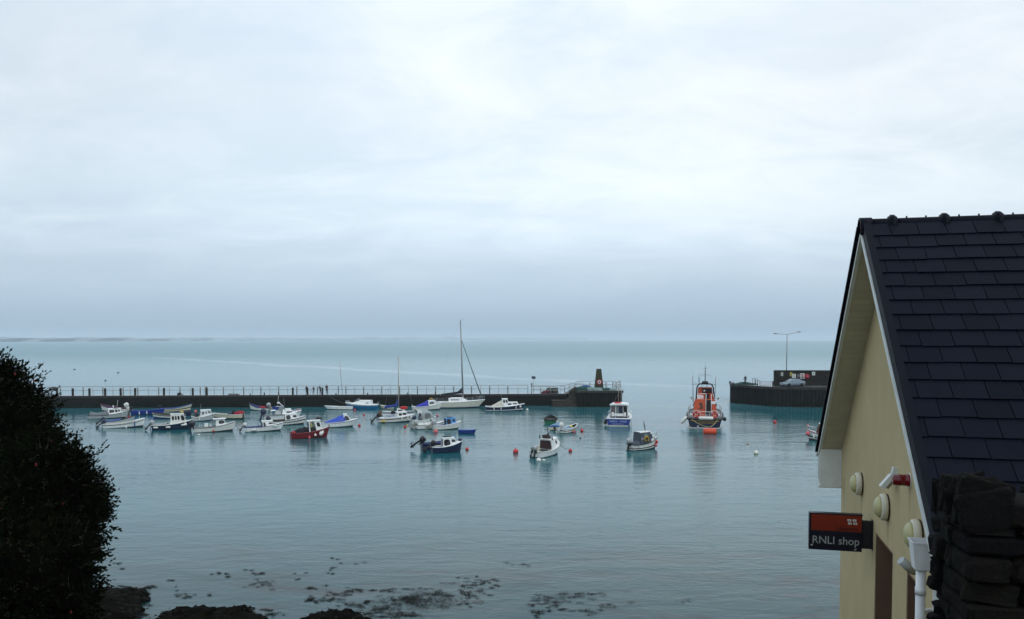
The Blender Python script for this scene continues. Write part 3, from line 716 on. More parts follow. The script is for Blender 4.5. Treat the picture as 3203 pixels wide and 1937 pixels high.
while z < HW - .02:
    hgt = min(rs.choice((rs.uniform(.025, .045), rs.uniform(.05, .08), rs.uniform(.09, .15))), HW - z + .02)
    x = -.015
    while x < LW:
        l = rs.uniform(.12, .34)
        stone(mb, (x + l / 2, rs.uniform(.10, .13), z + hgt / 2), (l - .008, .26, hgt - .006), Matrix.Rotation(rs.uniform(-.05, .05), 3, 'Y') @ Matrix.Rotation(rs.uniform(-.05, .05), 3, 'Z'), rs.random() * 50)
        x += l
    y = .20
    while y < TW:      # the end face
        l = min(rs.uniform(.12, .24), TW - y + .04)
        stone(mb, (rs.uniform(.10, .14), y + l / 2, z + hgt / 2), (.28, l - .004, hgt - .006), Matrix.Rotation(rs.uniform(-.06, .06), 3, 'X'), rs.random() * 50)
        y += l
    z += hgt
body = mb.build('masonry', stone_mat(), sw_)
mb = MB(); mb.box((LW / 2 + .04, TW / 2 + .03, HW / 2), (LW - .02, TW - .10, HW)); mb.build('mortar', M('earthy_mortar', (.010, .008, .005), .95, var=.5, scale=12, bump=.8), sw_)
mb = MB()
y = .0
while y < TW:                                        # thin slabs set on edge along the wall's end
    l = rs.uniform(.035, .07); hh = rs.uniform(.12, .24)
    stone(mb, (rs.uniform(.06, .12), y + l / 2, HW + hh / 2 - .04), (rs.uniform(.16, .26), l, hh), Matrix.Rotation(rs.uniform(-.2, .2), 3, 'Y') @ Matrix.Rotation(rs.uniform(-.15, .15), 3, 'X'), rs.random() * 50); y += l
x = .16
while x < LW:                                        # rough flat stones bedded along the top
    l = rs.uniform(.10, .30); y = -.01
    while y < TW:
        w2 = rs.uniform(.10, .22); hh = rs.uniform(.05, .11)
        stone(mb, (x + l / 2, y + w2 / 2, HW + .01 + hh * .3), (l * 1.04, w2 * 1.05, hh), Matrix.Rotation(rs.uniform(-.16, .16), 3, 'Y') @ Matrix.Rotation(rs.uniform(-.2, .2), 3, 'Z'), rs.random() * 50); y += w2
    if rs.random() < .5: stone(mb, (x + l / 2, rs.uniform(.1, .4), HW + .09), (rs.uniform(.07, .12), rs.uniform(.06, .12), rs.uniform(.07, .12)), Matrix.Rotation(rs.uniform(-.5, .5), 3, 'Y'), rs.random() * 50)
    x += l
mb.build('coping', MATS.get('x') or bpy.data.materials['rubble_stone'], sw_)

# ================================================================ the dark shrubs on the left bank
leafm = M('dark_leaf', (.0045, .0065, .003), .7, var=.6, scale=1.6, spec=.0)
leafm2 = M('yellow_green_leaf', (.008, .010, .003), .7, var=.5, scale=1.6, spec=.08)
barkm = M('dark_bark', (.014, .011, .008), .9, var=.4, bump=.4)
flw = M('crimson_flower', (.14, .004, .010), .6)
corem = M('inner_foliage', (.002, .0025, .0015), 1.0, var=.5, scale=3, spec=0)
def leaf(mb, p, d, s, mi, rr):
    """a folded pointed leaf: two triangles' worth of quads round a midrib"""
    d = d.normalized(); u = d.cross(Vector((rr.uniform(-1, 1), rr.uniform(-1, 1), rr.uniform(-1, 1))))
    if u.length < .1: u = Vector((1, 0, 0))
    u.normalize(); n_ = d.cross(u)
    mb.add([p, p + d * s * .5 + u * s * .26 + n_ * s * .07, p + d * s, p + d * s * .5 - u * s * .26 + n_ * s * .07], [(0, 1, 2), (0, 2, 3)], mi)
def shrub(label, blobs, root, seed, nleaf, twigs):
    """blobs: (centre, radii); leaves crowd near each blob's skin, a ragged dark core fills it, twigs reach out"""
    rr = random.Random(seed)
    t = thing('shrub', label, 'shrub', root, 0, 'shrubs on the left bank')
    o = Vector(root)
    blobs = list(blobs)
    for c, r in list(blobs):                        # smaller clumps break up each outline
        for k in range(7):
            v = Vector((rr.gauss(0, 1), rr.gauss(0, .5), rr.gauss(0, 1))).normalized(); q = rr.uniform(.16, .34)
            blobs.append((Vector(c) + Vector((v.x * r[0], v.y * r[1], v.z * r[2])) * rr.uniform(.72, .95), (r[0] * q, r[1] * q, r[2] * q)))
    core = MB(); fol = MB(); br = MB(); fl = MB()
    for i, (c, r) in enumerate(blobs):
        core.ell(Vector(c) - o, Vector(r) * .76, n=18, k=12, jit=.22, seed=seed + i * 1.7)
    tot = sum((r[0] * r[1] * r[2]) ** (2 / 3) for c, r in blobs)
    for i, (c, r) in enumerate(blobs):
        c = Vector(c); k = int(nleaf * (r[0] * r[1] * r[2]) ** (2 / 3) / tot / 7)
        for j in range(k):
            v = Vector((rr.gauss(0, 1), rr.gauss(0, 1), rr.gauss(0, 1))).normalized()
            if v.y > .55 and rr.random() < .7: continue
            q = v * 2.2 + Vector((i * 3.1 + seed, 0, 0))
            lump = 1 + .24 * mnoise.noise(q) + .17 * mnoise.noise(q * 2.7) + .10 * mnoise.noise(q * 6)
            rad = lump * rr.choice((rr.uniform(.74, 1.0), rr.uniform(.85, 1.14)))
            p = c + Vector((v.x * r[0], v.y * r[1], v.z * r[2])) * rad
            sprig = (v + Vector((rr.uniform(-.6, .6), rr.uniform(-.6, .6), rr.uniform(-.3, .7)))).normalized()
            mi = 1 if rr.random() < .10 + .16 * max(0, mnoise.noise(p * .9)) else 0
            sl_ = rr.uniform(.08, .24)
            for m_ in range(7):
                leaf(fol, p - o + sprig * (sl_ * m_ / 6), sprig + Vector((rr.uniform(-1, 1), rr.uniform(-1, 1), rr.uniform(-1, 1))) * .9, rr.uniform(.045, .095), mi, rr)
            if rr.random() < .006: fl.ell(p - o + v * .06, (.022, .022, .034), n=6, k=4)
    for k in range(46):
        c, r = blobs[rr.randrange(len(blobs))]; v = Vector((rr.uniform(-.3, 1), rr.uniform(-1, .2), rr.uniform(-.2, 1))).normalized()
        a = Vector(c) + Vector((v.x * r[0], v.y * r[1], v.z * r[2])) * .9
        twigs = twigs + [(a, a + (v + Vector((rr.uniform(-.5, .5), rr.uniform(-.5, .5), rr.uniform(-.3, .4)))).normalized() * rr.uniform(.18, .42))]
    for (p0, p1) in twigs:
        p0, p1 = Vector(p0) - o, Vector(p1) - o
        md = (p0 + p1) / 2 + Vector((0, 0, rr.uniform(-.08, .12)))
        br.tube([p0, md, p1], [.018, .011, .004], 5)
        for m_ in range(14):
            q = rr.uniform(.25, 1.0); p = p0.lerp(p1, q)
            leaf(fol, p, (p1 - p0).normalized() + Vector((rr.uniform(-1, 1), rr.uniform(-1, 1), rr.uniform(-1, 1))), rr.uniform(.05, .10), 0, rr)
    for k in range(6):     # stems rising from the root
        a = rr.uniform(0, 2 * pi); c, r = blobs[k % len(blobs)]
        br.tube([(rr.uniform(-.2, .2), rr.uniform(-.2, .2), -.6), (Vector(c) - o) * .5 + Vector((cos(a), sin(a), 0)) * .3, Vector(c) - o], [.07, .05, .02], 6)
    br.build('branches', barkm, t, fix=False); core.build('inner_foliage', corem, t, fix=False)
    fol.build('foliage', [leafm, leafm2], t, fix=False)
    if fl.v: tag(fl.build('flowers', flw, t, fix=False), kind='stuff')
def pb(px, py, y, rp, ry=None, rzf=1.0):
    """a blob seen at photo position px,py at distance y with a radius of rp photo pixels"""
    r = rp / F * y
    return (at_y(px - 34, py + 12, y), (r, ry or r * 1.1, r * rzf))
def tw(a, b, y): return (at_y(a[0] - 34, a[1] + 12, y), at_y(b[0] - 34, b[1] + 12, y - .1))
Y1, Y2, Y3 = 17.5, 16.0, 14.6
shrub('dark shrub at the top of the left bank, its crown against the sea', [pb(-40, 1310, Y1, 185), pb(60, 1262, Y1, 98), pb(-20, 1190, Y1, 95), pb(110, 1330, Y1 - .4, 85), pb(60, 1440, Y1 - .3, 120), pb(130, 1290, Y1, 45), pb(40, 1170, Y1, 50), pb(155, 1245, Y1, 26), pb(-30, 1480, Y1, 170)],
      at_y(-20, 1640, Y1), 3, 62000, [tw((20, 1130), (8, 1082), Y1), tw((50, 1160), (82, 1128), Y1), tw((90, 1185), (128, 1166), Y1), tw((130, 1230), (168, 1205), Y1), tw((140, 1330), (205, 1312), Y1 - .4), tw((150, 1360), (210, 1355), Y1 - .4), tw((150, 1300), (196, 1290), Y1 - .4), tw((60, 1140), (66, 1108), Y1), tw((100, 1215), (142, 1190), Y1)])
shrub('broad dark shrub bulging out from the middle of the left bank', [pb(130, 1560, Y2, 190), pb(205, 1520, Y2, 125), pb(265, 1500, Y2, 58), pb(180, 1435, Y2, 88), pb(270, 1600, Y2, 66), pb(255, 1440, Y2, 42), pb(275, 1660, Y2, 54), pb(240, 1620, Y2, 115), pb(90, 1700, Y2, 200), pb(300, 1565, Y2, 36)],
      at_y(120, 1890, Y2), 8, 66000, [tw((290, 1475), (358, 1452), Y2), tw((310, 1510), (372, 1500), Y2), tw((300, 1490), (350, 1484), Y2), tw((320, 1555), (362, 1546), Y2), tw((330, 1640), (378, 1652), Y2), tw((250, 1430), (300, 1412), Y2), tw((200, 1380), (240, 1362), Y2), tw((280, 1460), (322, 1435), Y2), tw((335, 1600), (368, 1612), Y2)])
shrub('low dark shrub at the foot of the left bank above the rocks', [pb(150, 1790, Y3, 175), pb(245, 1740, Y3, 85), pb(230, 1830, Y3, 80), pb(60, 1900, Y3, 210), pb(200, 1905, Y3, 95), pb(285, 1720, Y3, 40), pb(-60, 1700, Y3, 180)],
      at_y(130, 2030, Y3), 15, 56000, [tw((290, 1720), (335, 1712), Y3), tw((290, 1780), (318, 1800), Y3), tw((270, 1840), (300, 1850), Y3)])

# ================================================================ rocks on the shore and the weed
rockm = M('weedy_rock', (.0035, .003, .0018), .9, var=.6, scale=3, bump=.8, dirt=.7, dirt_rgb=(.007, .006, .002), spec=.05)
weedm = M('brown_seaweed', (.010, .0095, .006), .7, var=.5, scale=2, spec=.15)
def rock(label, blobs, seed):
    rr = random.Random(seed); c0 = Vector(blobs[0][0]); c0.z = 0
    t = thing('shore_rock', label, 'rock', c0, 0, 'weedy rocks on the shore')
    b = MB(); wd_ = MB()
    for i, (c, r) in enumerate(blobs):
        c = Vector(c) - c0
        b.ell(c, r, n=40, k=24, e=.9, jit=.34, seed=seed + i)
        for k in range(int(380 * r[0])):
            v = Vector((rr.gauss(0, 1), rr.gauss(0, 1), abs(rr.gauss(0, 1)) * .9)).normalized()
            q = v * 2.2 + Vector(((seed + i) * 7.3, (seed + i) * 3.1, seed + i))
            l = 1 + .34 * (mnoise.noise(q) + .5 * mnoise.noise(q * 2.3) + .3 * mnoise.noise(q * 5.1))
            p = c + Vector((v.x * r[0], v.y * r[1], v.z * r[2])) * l * .99
            d = Vector((v.x + rr.uniform(-.7, .7), v.y + rr.uniform(-.7, .7), rr.uniform(-.5, .25)))
            leaf(wd_, p, d, rr.uniform(.08, .20), 0, rr)
    b.build('rock_body', rockm, t, fix=False); wd_.build('seaweed_fringe', weedm, t, fix=False)
def rb(px, py, rx, ry, rz_, z=0): return (at_z(px, py, z), (rx, ry, rz_))
rock('dark weed covered rock in the centre of the bottom shore', [rb(600, 1950, 1.55, 1.0, .62), rb(720, 1946, 1.05, .9, .52), rb(780, 1950, .6, .6, .32), rb(690, 1965, 1.9, .9, .45)], 4)
rock('smaller dark weed covered rock right of the centre rock', [rb(1050, 1958, 1.25, .9, .58), rb(1000, 1962, 1.0, .8, .42), rb(1110, 1963, .9, .7, .40)], 9)
rock('flat dark rock shelf at the foot of the shrubs', [rb(330, 1880, 1.7, 1.2, .42), rb(405, 1868, .8, .7, .30), rb(250, 1900, 2.4, 1.6, .7), rb(310, 1930, 1.7, .9, .45), rb(360, 1915, .9, .5, .25), rb(440, 1880, .35, .3, .14)], 14)

def seaweed():
    rr = random.Random(33); mb = MB()
    cl = [(770, 250, 42, 8, 60), (800, 266, 40, 4, 20), (960, 245, 46, 7, 60), (910, 230, 30, 3, 20), (965, 300, 62, 17, 130), (380, 315, 46, 14, 110), (230, 325, 52, 12, 110), (560, 365, 45, 12, 90), (480, 284, 35, 5, 30), (1230, 385, 50, 13, 150), (1250, 325, 56, 9, 70), (1460, 333, 52, 9, 90), (1590, 335, 85, 8, 120), (1370, 360, 54, 12, 120), (1350, 392, 64, 12, 110), (1430, 412, 52, 12, 100), (1720, 385, 84, 20, 280), (1850, 388, 165, 42, 950), (1600, 437, 92, 22, 340), (1700, 468, 130, 18, 380), (1905, 352, 62, 13, 120), (2060, 340, 62, 20, 120), (2170, 290, 64, 9, 70), (2180, 312, 52, 13, 70), (2085, 368, 60, 12, 90), (1330, 248, 24, 7, 25), (1370, 212, 40, 12, 40), (1330, 168, 42, 5, 25), (2040, 415, 52, 10, 30), (2450, 412, 50, 18, 60), (2440, 462, 52, 14, 80), (1010, 455, 62, 12, 110), (360, 420, 50, 10, 40), (340, 470, 64, 13, 100), (1180, 245, 42, 5, 20), (1160, 275, 42, 4, 20), (180, 192, 40, 4, 30), (200, 220, 36, 3, 20), (2350, 215, 50, 20, 10), (2060, 262, 40, 6, 20), (1490, 186, 40, 10, 15), (510, 320, 25, 20, 15), (690, 370, 30, 25, 18), (1790, 330, 90, 8, 50), (1540, 400, 60, 10, 90), (930, 440, 60, 10, 60)]
    S = 1450 / 2464
    cl = [(250 + a * S, 1650 + b * S, c * S, d * S, k) for a, b, c, d, k in cl]
    cl += [(1790 - 20, 1870, 75, 14, 260), (1730, 1890, 40, 10, 90), (1850, 1858, 60, 8, 90), (1840, 1910, 55, 12, 140), (1700, 1915, 35, 8, 60), (1620, 1770, 50, 10, 30), (1980, 1890, 70, 20, 25), (2080, 1880, 60, 20, 18), (1420, 1830, 60, 8, 60), (1500, 1815, 60, 8, 60)]
    for (px, py, rx, ry, k) in cl:
        n_c = max(2, k // 9)
        cs = [(rr.gauss(0, .62), rr.gauss(0, .62)) for _ in range(n_c)]
        for i in range(int(k * 2.0)):
            a, b_ = cs[rr.randrange(n_c)]
            u = a + rr.gauss(0, .13); v = b_ + rr.gauss(0, .13)
            p = at_z(px + u * rx, py + v * ry)
            p.z = rr.uniform(.004, .02)
            an = rr.gauss(0, .7); l = rr.uniform(.06, .28); w_ = rr.uniform(.003, .010)
            d = Vector((cos(an), sin(an) * 1.3, 0)); s_ = Vector((-sin(an), cos(an), 0))
            lift = rr.uniform(0, .07) if rr.random() < .45 else rr.uniform(0, .02)
            bend = rr.uniform(-.4, .4)
            vs, k2 = [], 4
            for j in range(k2 + 1):
                q = j / k2; c = p + d * l * (q - .5) + s_ * bend * l * q * q; c.z = p.z + lift * sin(pi * q)
                ww = w_ * (1 - .7 * q) * (.7 + .6 * rr.random())
                vs += [c + s_ * ww, c - s_ * ww]
            mb.add(vs, [(2 * j, 2 * j + 1, 2 * j + 3, 2 * j + 2) for j in range(k2)])
    tag(mb.build('floating_seaweed', weedm, fix=False), 'brown seaweed floating in ragged patches on the shallow water', 'seaweed', kind='stuff')
seaweed()
# ================================================================ harbour walls
def pier_mat(name, c1, c2, sheet=False):
    m = bpy.data.materials.new(name); m.use_nodes = True
    nt = m.node_tree; n = nt.nodes; b = n['Principled BSDF']
    ge = n.new('ShaderNodeNewGeometry'); sp = n.new('ShaderNodeSeparateXYZ'); lk(nt, ge.outputs['Position'], sp.inputs[0])
    mp = n.new('ShaderNodeMapping'); mp.inputs['Scale'].default_value = (1, 1, .35) if sheet else (.6, .6, 1.8); lk(nt, ge.outputs['Position'], mp.inputs['Vector'])
    a = n.new('ShaderNodeTexNoise'); a.inputs['Scale'].default_value = .9; a.inputs['Detail'].default_value = 10; a.inputs['Roughness'].default_value = .68; lk(nt, mp.outputs[0], a.inputs['Vector'])
    r = n.new('ShaderNodeValToRGB'); lk(nt, a.outputs['Fac'], r.inputs['Fac'])
    r.color_ramp.elements[0].position = .30; r.color_ramp.elements[0].color = (*c1, 1)
    r.color_ramp.elements[1].position = .66; r.color_ramp.elements[1].color = (*c2, 1)
    x = r.color_ramp.elements.new(.82); x.color = tuple(min(1, 3.2 * q) for q in c2) + (1,)
    # weed and slime below the tide line
    z = n.new('ShaderNodeMapRange'); z.inputs['From Min'].default_value = .5; z.inputs['From Max'].default_value = 1.6; lk(nt, sp.outputs['Z'], z.inputs['Value'])
    wz = n.new('ShaderNodeMath'); wz.operation = 'MULTIPLY_ADD'; lk(nt, a.outputs['Fac'], wz.inputs[0]); wz.inputs[1].default_value = 1.2; wz.inputs[2].default_value = -.6
    ad = n.new('ShaderNodeMath'); ad.operation = 'ADD'; ad.use_clamp = True; lk(nt, z.outputs[0], ad.inputs[0]); lk(nt, wz.outputs[0], ad.inputs[1])
    mx = n.new('ShaderNodeMix'); mx.data_type = 'RGBA'; lk(nt, ad.outputs[0], mx.inputs['Factor']); mx.inputs['A'].default_value = (.006, .010, .007, 1); lk(nt, r.outputs[0], mx.inputs['B'])
    lk(nt, mx.outputs['Result'], b.inputs['Base Color']); b.inputs['Roughness'].default_value = .85; b.inputs['Specular IOR Level'].default_value = .2
    bp = n.new('ShaderNodeBump'); bp.inputs['Strength'].default_value = .7; bp.inputs['Distance'].default_value = .08
    lk(nt, a.outputs['Fac'], bp.inputs['Height']); lk(nt, bp.outputs[0], b.inputs['Normal'])
    return m
STONE = pier_mat('dark_harbour_stone', (.008, .008, .009), (.018, .016, .016))
PILE = pier_mat('dark_sheet_piling', (.007, .008, .010), (.014, .013, .013), True)
def wet_mat():
    m = M('wet_concrete', (.20, .21, .21), .16, var=.35, scale=.8, bump=.05, dirt=.6, dirt_rgb=(.07, .075, .075))
    return m
WETC = wet_mat()
PA = at_z(150, 1277.4); PB = at_z(1700, 1269.3)
PDIR = (PB - PA); PDIR.z = 0; PLEN = PDIR.length; PDIR.normalize(); PN = Vector((-PDIR.y, PDIR.x, 0))   # PN: away from us
PZ = 2.16; PW = 3.6
ang = atan2(PDIR.y, PDIR.x)
pier = thing('stone_pier', 'long dark stone pier closing the harbour behind the moored boats', 'pier', (PA.x, PA.y, 0), ang)
def p_at(px, n_=0.0, z=PZ):
    """point of the pier top under photo column px, n_ metres in from the near face"""
    d = ray(px, 1236.0); o = Vector((0, 0, 0))
    a = PA + PN * n_
    t = ((a.x) * PDIR.y - (a.y) * PDIR.x) / (d.x * PDIR.y - d.y * PDIR.x)
    return Vector((d.x * t, d.y * t, z))
def p_s(px): return (p_at(px) - PA).dot(PDIR)
# wall built of big courses, a few set back or proud, plus the concrete capping
b = MB(); S0, S1 = -46.0, p_s(1812); rs = random.Random(2)
b.box(((S0 + S1) / 2, PW / 2, PZ / 2 - .65), (S1 - S0, PW - .1, PZ + 1.0))
z = -1.0
while z < PZ - .36:
    h_ = min(rs.uniform(.38, .60), PZ - .34 - z); x = S0
    while x < S1:
        l = min(rs.uniform(.7, 1.9), S1 - x)
        pr = rs.uniform(0, .05)
        b.box((x + l / 2, .04 - pr / 2, z + h_ / 2), (l - .03, .08 + pr, h_ - .03)); x += l
    z += h_
b.build('masonry', STONE, pier)
b = MB(); x = S0
while x < S1:
    l = min(rs.uniform(3.2, 5.0), S1 - x)
    b.box((x + l / 2, PW / 2, PZ - .17), (l - .012, PW + .10, .335)); x += l
b.build('capping', M('pier_capping_concrete', (.026, .026, .025), .8, var=.5, scale=1.5, bump=.3, dirt=.6, dirt_rgb=(.06, .058, .05)), pier)
b = MB(); b.box(((S0 + S1) / 2, PW / 2, PZ + .004), (S1 - S0, PW - .1, .016)); b.build('deck', WETC, pier)
# pier head: bigger block, a raised deck, steps down the harbour side
HA = at_z(1806, 1273.5); HB = at_z(1946, 1273); HZ = 2.90; HN = PN; HL = (HB - HA).length; hd = (HB - HA).normalized(); hang = atan2(hd.y, hd.x); HWD = 8.5
head = thing('raised_quay_block', 'blocky raised end block of the pier carrying the beacon', 'pier', (HA.x, HA.y, 0), hang)
b = MB(); b.box((HL / 2, HWD / 2, HZ / 2 - .85), (HL, HWD - .1, HZ + .9))
x = 0
while x < HL - .05:
    l = min(.42, HL - x); b.prism([(x, 0), (x + .09, -.10), (x + .28, -.10), (x + .37, 0)], -.8, HZ - .42, 'z'); x += .5
b.build('sheet_piling', PILE, head)
b = MB(); b.box((HL / 2 + .05, HWD / 2 - .05, HZ - .2), (HL + .3, HWD + .15, .40)); b.build('capping', M('pier_head_concrete', (.030, .028, .022), .85, var=.5, scale=1.2, bump=.3, dirt=.5, dirt_rgb=(.02, .024, .010)), head)
b = MB(); b.box((HL / 2 + .05, HWD / 2 - .05, HZ + .006), (HL + .1, HWD, .016)); b.build('deck', WETC, head)
b = MB()      # landing, half landing and steps along the near face, rising to the head
xa = -(HA - at_z(1730, 1273.7)).length; xb = -(HA - at_z(1767, 1273.6)).length
b.box(((xa + xb) / 2, 1.9, .25), (xb - xa, 2.6, 1.55)); b.box(((xa + xb) / 2 - .02, 1.9, 1.06), (xb - xa + .1, 2.7, .12))
for i in range(4): b.box((xb + .13 + i * .26, 1.9, .30 + .07 * i), (.26, 2.6, 1.6 + .14 * i))
b.box((xb / 2 + .52 + .02, 1.9, .55), (-xb - 1.06, 2.6, 2.0)); b.box((xb / 2 + .52, 1.85, 1.60), (-xb - 1.02, 2.75, .13))
for i in range(5): b.box((-.13 - i * .26, 2.2, 1.3 + HZ / 2 - .5 - .09 * i), (.26, 1.6, HZ - .5 - .18 * i))
b.build('stair', M('pier_stair_concrete', (.034, .030, .022), .85, var=.5, scale=1.4, bump=.3, dirt=.6, dirt_rgb=(.016, .018, .008)), head)

# ---------------------------------------------------------------- railing along the seaward edge
rail = thing('pier_railing', 'galvanised tube railing of round cornered panels along the pier', 'railing', (PA.x, PA.y, PZ), ang)
marks = [93, 130, 160, 233, 296, 361, 408, 475, 543, 608, 624, 682, 747, 802, 859, 917, 983, 1050, 1074, 1131, 1189, 1246, 1303, 1361, 1419, 1476, 1534, 1592, 1657]
def rpanel(s0, s1, name, parent, ybase=PW - .25, z0=.02, h=1.40):
    m_ = MB(); r = .045; c = min(.16, (s1 - s0) * .3)
    def pt(s_, z): return Vector((s_, ybase, z0 + z))
    arcp = lambda cx_, sg: [pt(cx_ + sg * c * (1 - cos(t)) - 0, h - c + c * sin(t)) for t in [pi / 2 * i / 4 for i in range(5)]]
    left = [pt(s0, 0)] + arcp(s0, 1); right = list(reversed(arcp(s1, -1))) + [pt(s1, 0)]
    m_.tube(left + right, r, 6)
    m_.tube([pt(s0, h * .52), pt(s1, h * .52)], r * .85, 6)
    if s1 - s0 > 1.6: m_.tube([pt((s0 + s1) / 2, 0), pt((s0 + s1) / 2, h)], r * .85, 6)
    return m_.build(name, steel, parent)
for a, b_ in zip(marks[:-1], marks[1:]):
    s0, s1 = p_s(a), p_s(b_)
    sc_ = (PA + PDIR * s0 + PN * (PW - .25)).y / (PA + PDIR * s0).y
    rpanel(s0 * 1.0 + .04, s1 - .06, 'railing_panel', rail)
# timber mooring posts on the harbour edge
for i, px in enumerate([178.5, 228, 280, 329, 377.5, 423, 513, 603, 647, 916, 962, 1008.5]):
    p = p_at(px, .35)
    o = MB(); o.box((0, 0, .62), (.29, .29, 1.28), Matrix.Rotation(rs.uniform(-.02, .02), 3, 'Y')); o.box((0, 0, 1.275), (.24, .24, .04)); 
    o = o.build('timber_post', darkwood, None, p, ang)
    where = ['leftmost dark timber post on the pier edge, beside the shrub', 'second dark timber post from the left end of the pier', 'third dark timber post from the left end of the pier', 'fourth dark timber post from the left end of the pier', 'fifth dark timber post from the left end of the pier', 'sixth dark timber post from the left end of the pier', 'dark timber post on the pier above the cream open boat', 'dark timber post on the pier just left of the capped post', 'dark timber post with a small knob on its top', 'dark timber post left of the people on the pier', 'dark timber post with a person standing beside it', 'dark timber post between two people on the pier'][i]
    tag(o, where, 'post', 'dark timber posts along the pier')
    if i == 8:
        k = MB(); k.ell((0, 0, 1.40), (.10, .10, .12)); k.build('knob', black, o)
# low bollards
for px, hh, lab in ((740, .22, 'low dark bollard on the pier nearest the left posts'), (783, .22, 'second low dark bollard on the pier from the left'), (827, .42, 'taller dark bollard on the pier, left of its twin'), (871.5, .42, 'taller dark bollard on the pier, right of its twin'), (1051, .30, 'dark bollard on the pier left of the leaning pole'), (1150, .28, 'dark bollard on the pier behind the blue hulled cruiser'), (1275, .28, 'dark bollard on the pier beside the blue masted boat'), (1362, .34, 'dark bollard on the pier behind the yacht stern')):
    o = MB(); o.lathe([(.13, 0), (.12, .05), (.085, hh * .45), (.085, hh * .7), (.13, hh * .86), (.12, hh), (.0001, hh + .02)], 12)
    o = o.build('mooring_bollard', M('cast_iron', (.010, .010, .011), .6, var=.3), None, p_at(px, .45)); tag(o, lab, 'bollard', 'bollards on the pier')
# steel ladder hoops
for px, lab in ((1184, 'left steel ladder hoop on the pier edge'), (1210, 'right steel ladder hoop on the pier edge')):
    o = MB()
    o.tube([(-.28, 0, 0), (-.28, 0, .78), (-.20, 0, .86), (.20, 0, .86), (.28, 0, .78), (.28, 0, 0)], .03, 6)
    o = o.build('ladder_hoop', steel, None, p_at(px, .4), ang); tag(o, lab, 'ladder hoop', 'ladder hoops on the pier')
# leaning red and white pole, solar panel on its mast, small cabinet
p = p_at(1071, 2.6); o = MB(); o.tube([(0, 0, 0), (-.46, .1, 5.8)], [.05, .035], 7, 0); o.tube([(-.205, .05, 2.6), (-.41, .095, 5.0)], [.046, .040], 7, 1)
o = o.build('leaning_pole', [M('pole_white', (.34, .30, .28), .5), M('pole_red', (.17, .055, .05), .5)], None, p, ang); tag(o, 'thin leaning red and white pole standing on the pier', 'pole')
t = thing('solar_panel_mast', 'small solar panel on a thin mast on the pier', 'solar panel', p_at(1669, 2.2), ang)
o = MB(); o.tube([(0, 0, 0), (0, 0, 2.7)], .035, 7); o.build('mast', steel, t)
o = MB(); o.box((0, 0, 2.86), (.72, .62, .03), Matrix.Rotation(.18, 3, 'Z') @ Matrix.Rotation(radians(48), 3, 'X')); o.build('panel', M('solar_cells', (.012, .014, .035), .15, var=.2), t)
t = thing('control_cabinet', 'grey control cabinet on a post beside the solar panel', 'cabinet', p_at(1663, 1.9), ang)
o = MB(); o.box((0, 0, 1.5), (.30, .2, .80)); o.box((0, -.11, 1.5), (.25, .02, .70)); o.build('cabinet_box', greyp, t)
o = MB(); o.tube([(0, 0, 0), (0, 0, 1.12)], .04, 6); o.build('post', steel, t)

# ---------------------------------------------------------------- railings on and near the head
def hpt(px, n_, z):
    """point over the pier head: photo column px, n_ metres in from its near face"""
    d = ray(px, 1225.0); a = HA + PN * n_
    t_ = (a.x * hd.y - a.y * hd.x) / (d.x * hd.y - d.y * hd.x)
    return Vector((d.x * t_, d.y * t_, z))
def railing(name, label, runs, root):
    t = thing(name, label, 'railing', root); o0 = Vector(root)
    for run in runs:
        m_ = MB(); pts = [Vector(p) - o0 for p in run]; h = 1.30; up = Vector((0, 0, h))
        a, z = pts[0], pts[-1]
        top = [p + up for p in pts]
        e0 = (top[1] - top[0]).normalized() * .14; e1 = (top[-1] - top[-2]).normalized() * .14
        m_.tube([a, a + up * .88, top[0] + e0] + top[1:-1] + [top[-1] - e1, z + up * .88, z], .045, 6)
        m_.tube([p + up * .52 for p in pts], .038, 6)
        for p, q in zip(pts[:-1], pts[1:]):
            L_ = (q - p).length; k = max(1, round(L_ / 1.5))
            for i in range(1, k + (0 if q is pts[-1] else 1)): m_.tube([p.lerp(q, i / k), p.lerp(q, i / k) + up], .038, 6)
        m_.build('railing_panel', steel, t)
    return t
railing('pier_railing', 'low tube railing round the top of the pier steps', [[p_at(1662, .5), p_at(1722, .5), p_at(1744, .5)], [p_at(1662, PW - .3), p_at(1718, PW - .3)], [p_at(1720, PW - .3), p_at(1734, PW - .3)], [p_at(1752, .6), p_at(1767, .6)]], p_at(1700, .5))
railing('stair_railing', 'sloping tube railing climbing the steps to the pier head', [[p_at(1738, PW - .1), p_at(1766, PW - .1), hpt(1797, 4.6, HZ - .1), hpt(1799, 4.6, HZ - .1)], [hpt(1776, 3.2, PZ), hpt(1818, 3.2, HZ)]], p_at(1760, PW))
railing('pier_railing', 'round cornered tube railing on the pier head beyond the nets', [[hpt(1804, 7.8, HZ), hpt(1844, 7.8, HZ)], [hpt(1846, 7.9, HZ), hpt(1893, 7.9, HZ)], [hpt(1884, 6.9, HZ), hpt(1896, 6.9, HZ)], [hpt(1898, 7.8, HZ), hpt(1916, 7.8, HZ)]], hpt(1850, 7.8, HZ))
railing('pier_railing', 'tube railing fencing the seaward corner of the pier head', [[hpt(1918, 7.6, HZ), hpt(1928, 4.0, HZ)], [hpt(1925, 2.2, HZ), hpt(1941, 7.6, HZ)], [hpt(1933, 7.9, HZ), hpt(1941, 7.9, HZ)]], hpt(1930, 5, HZ))
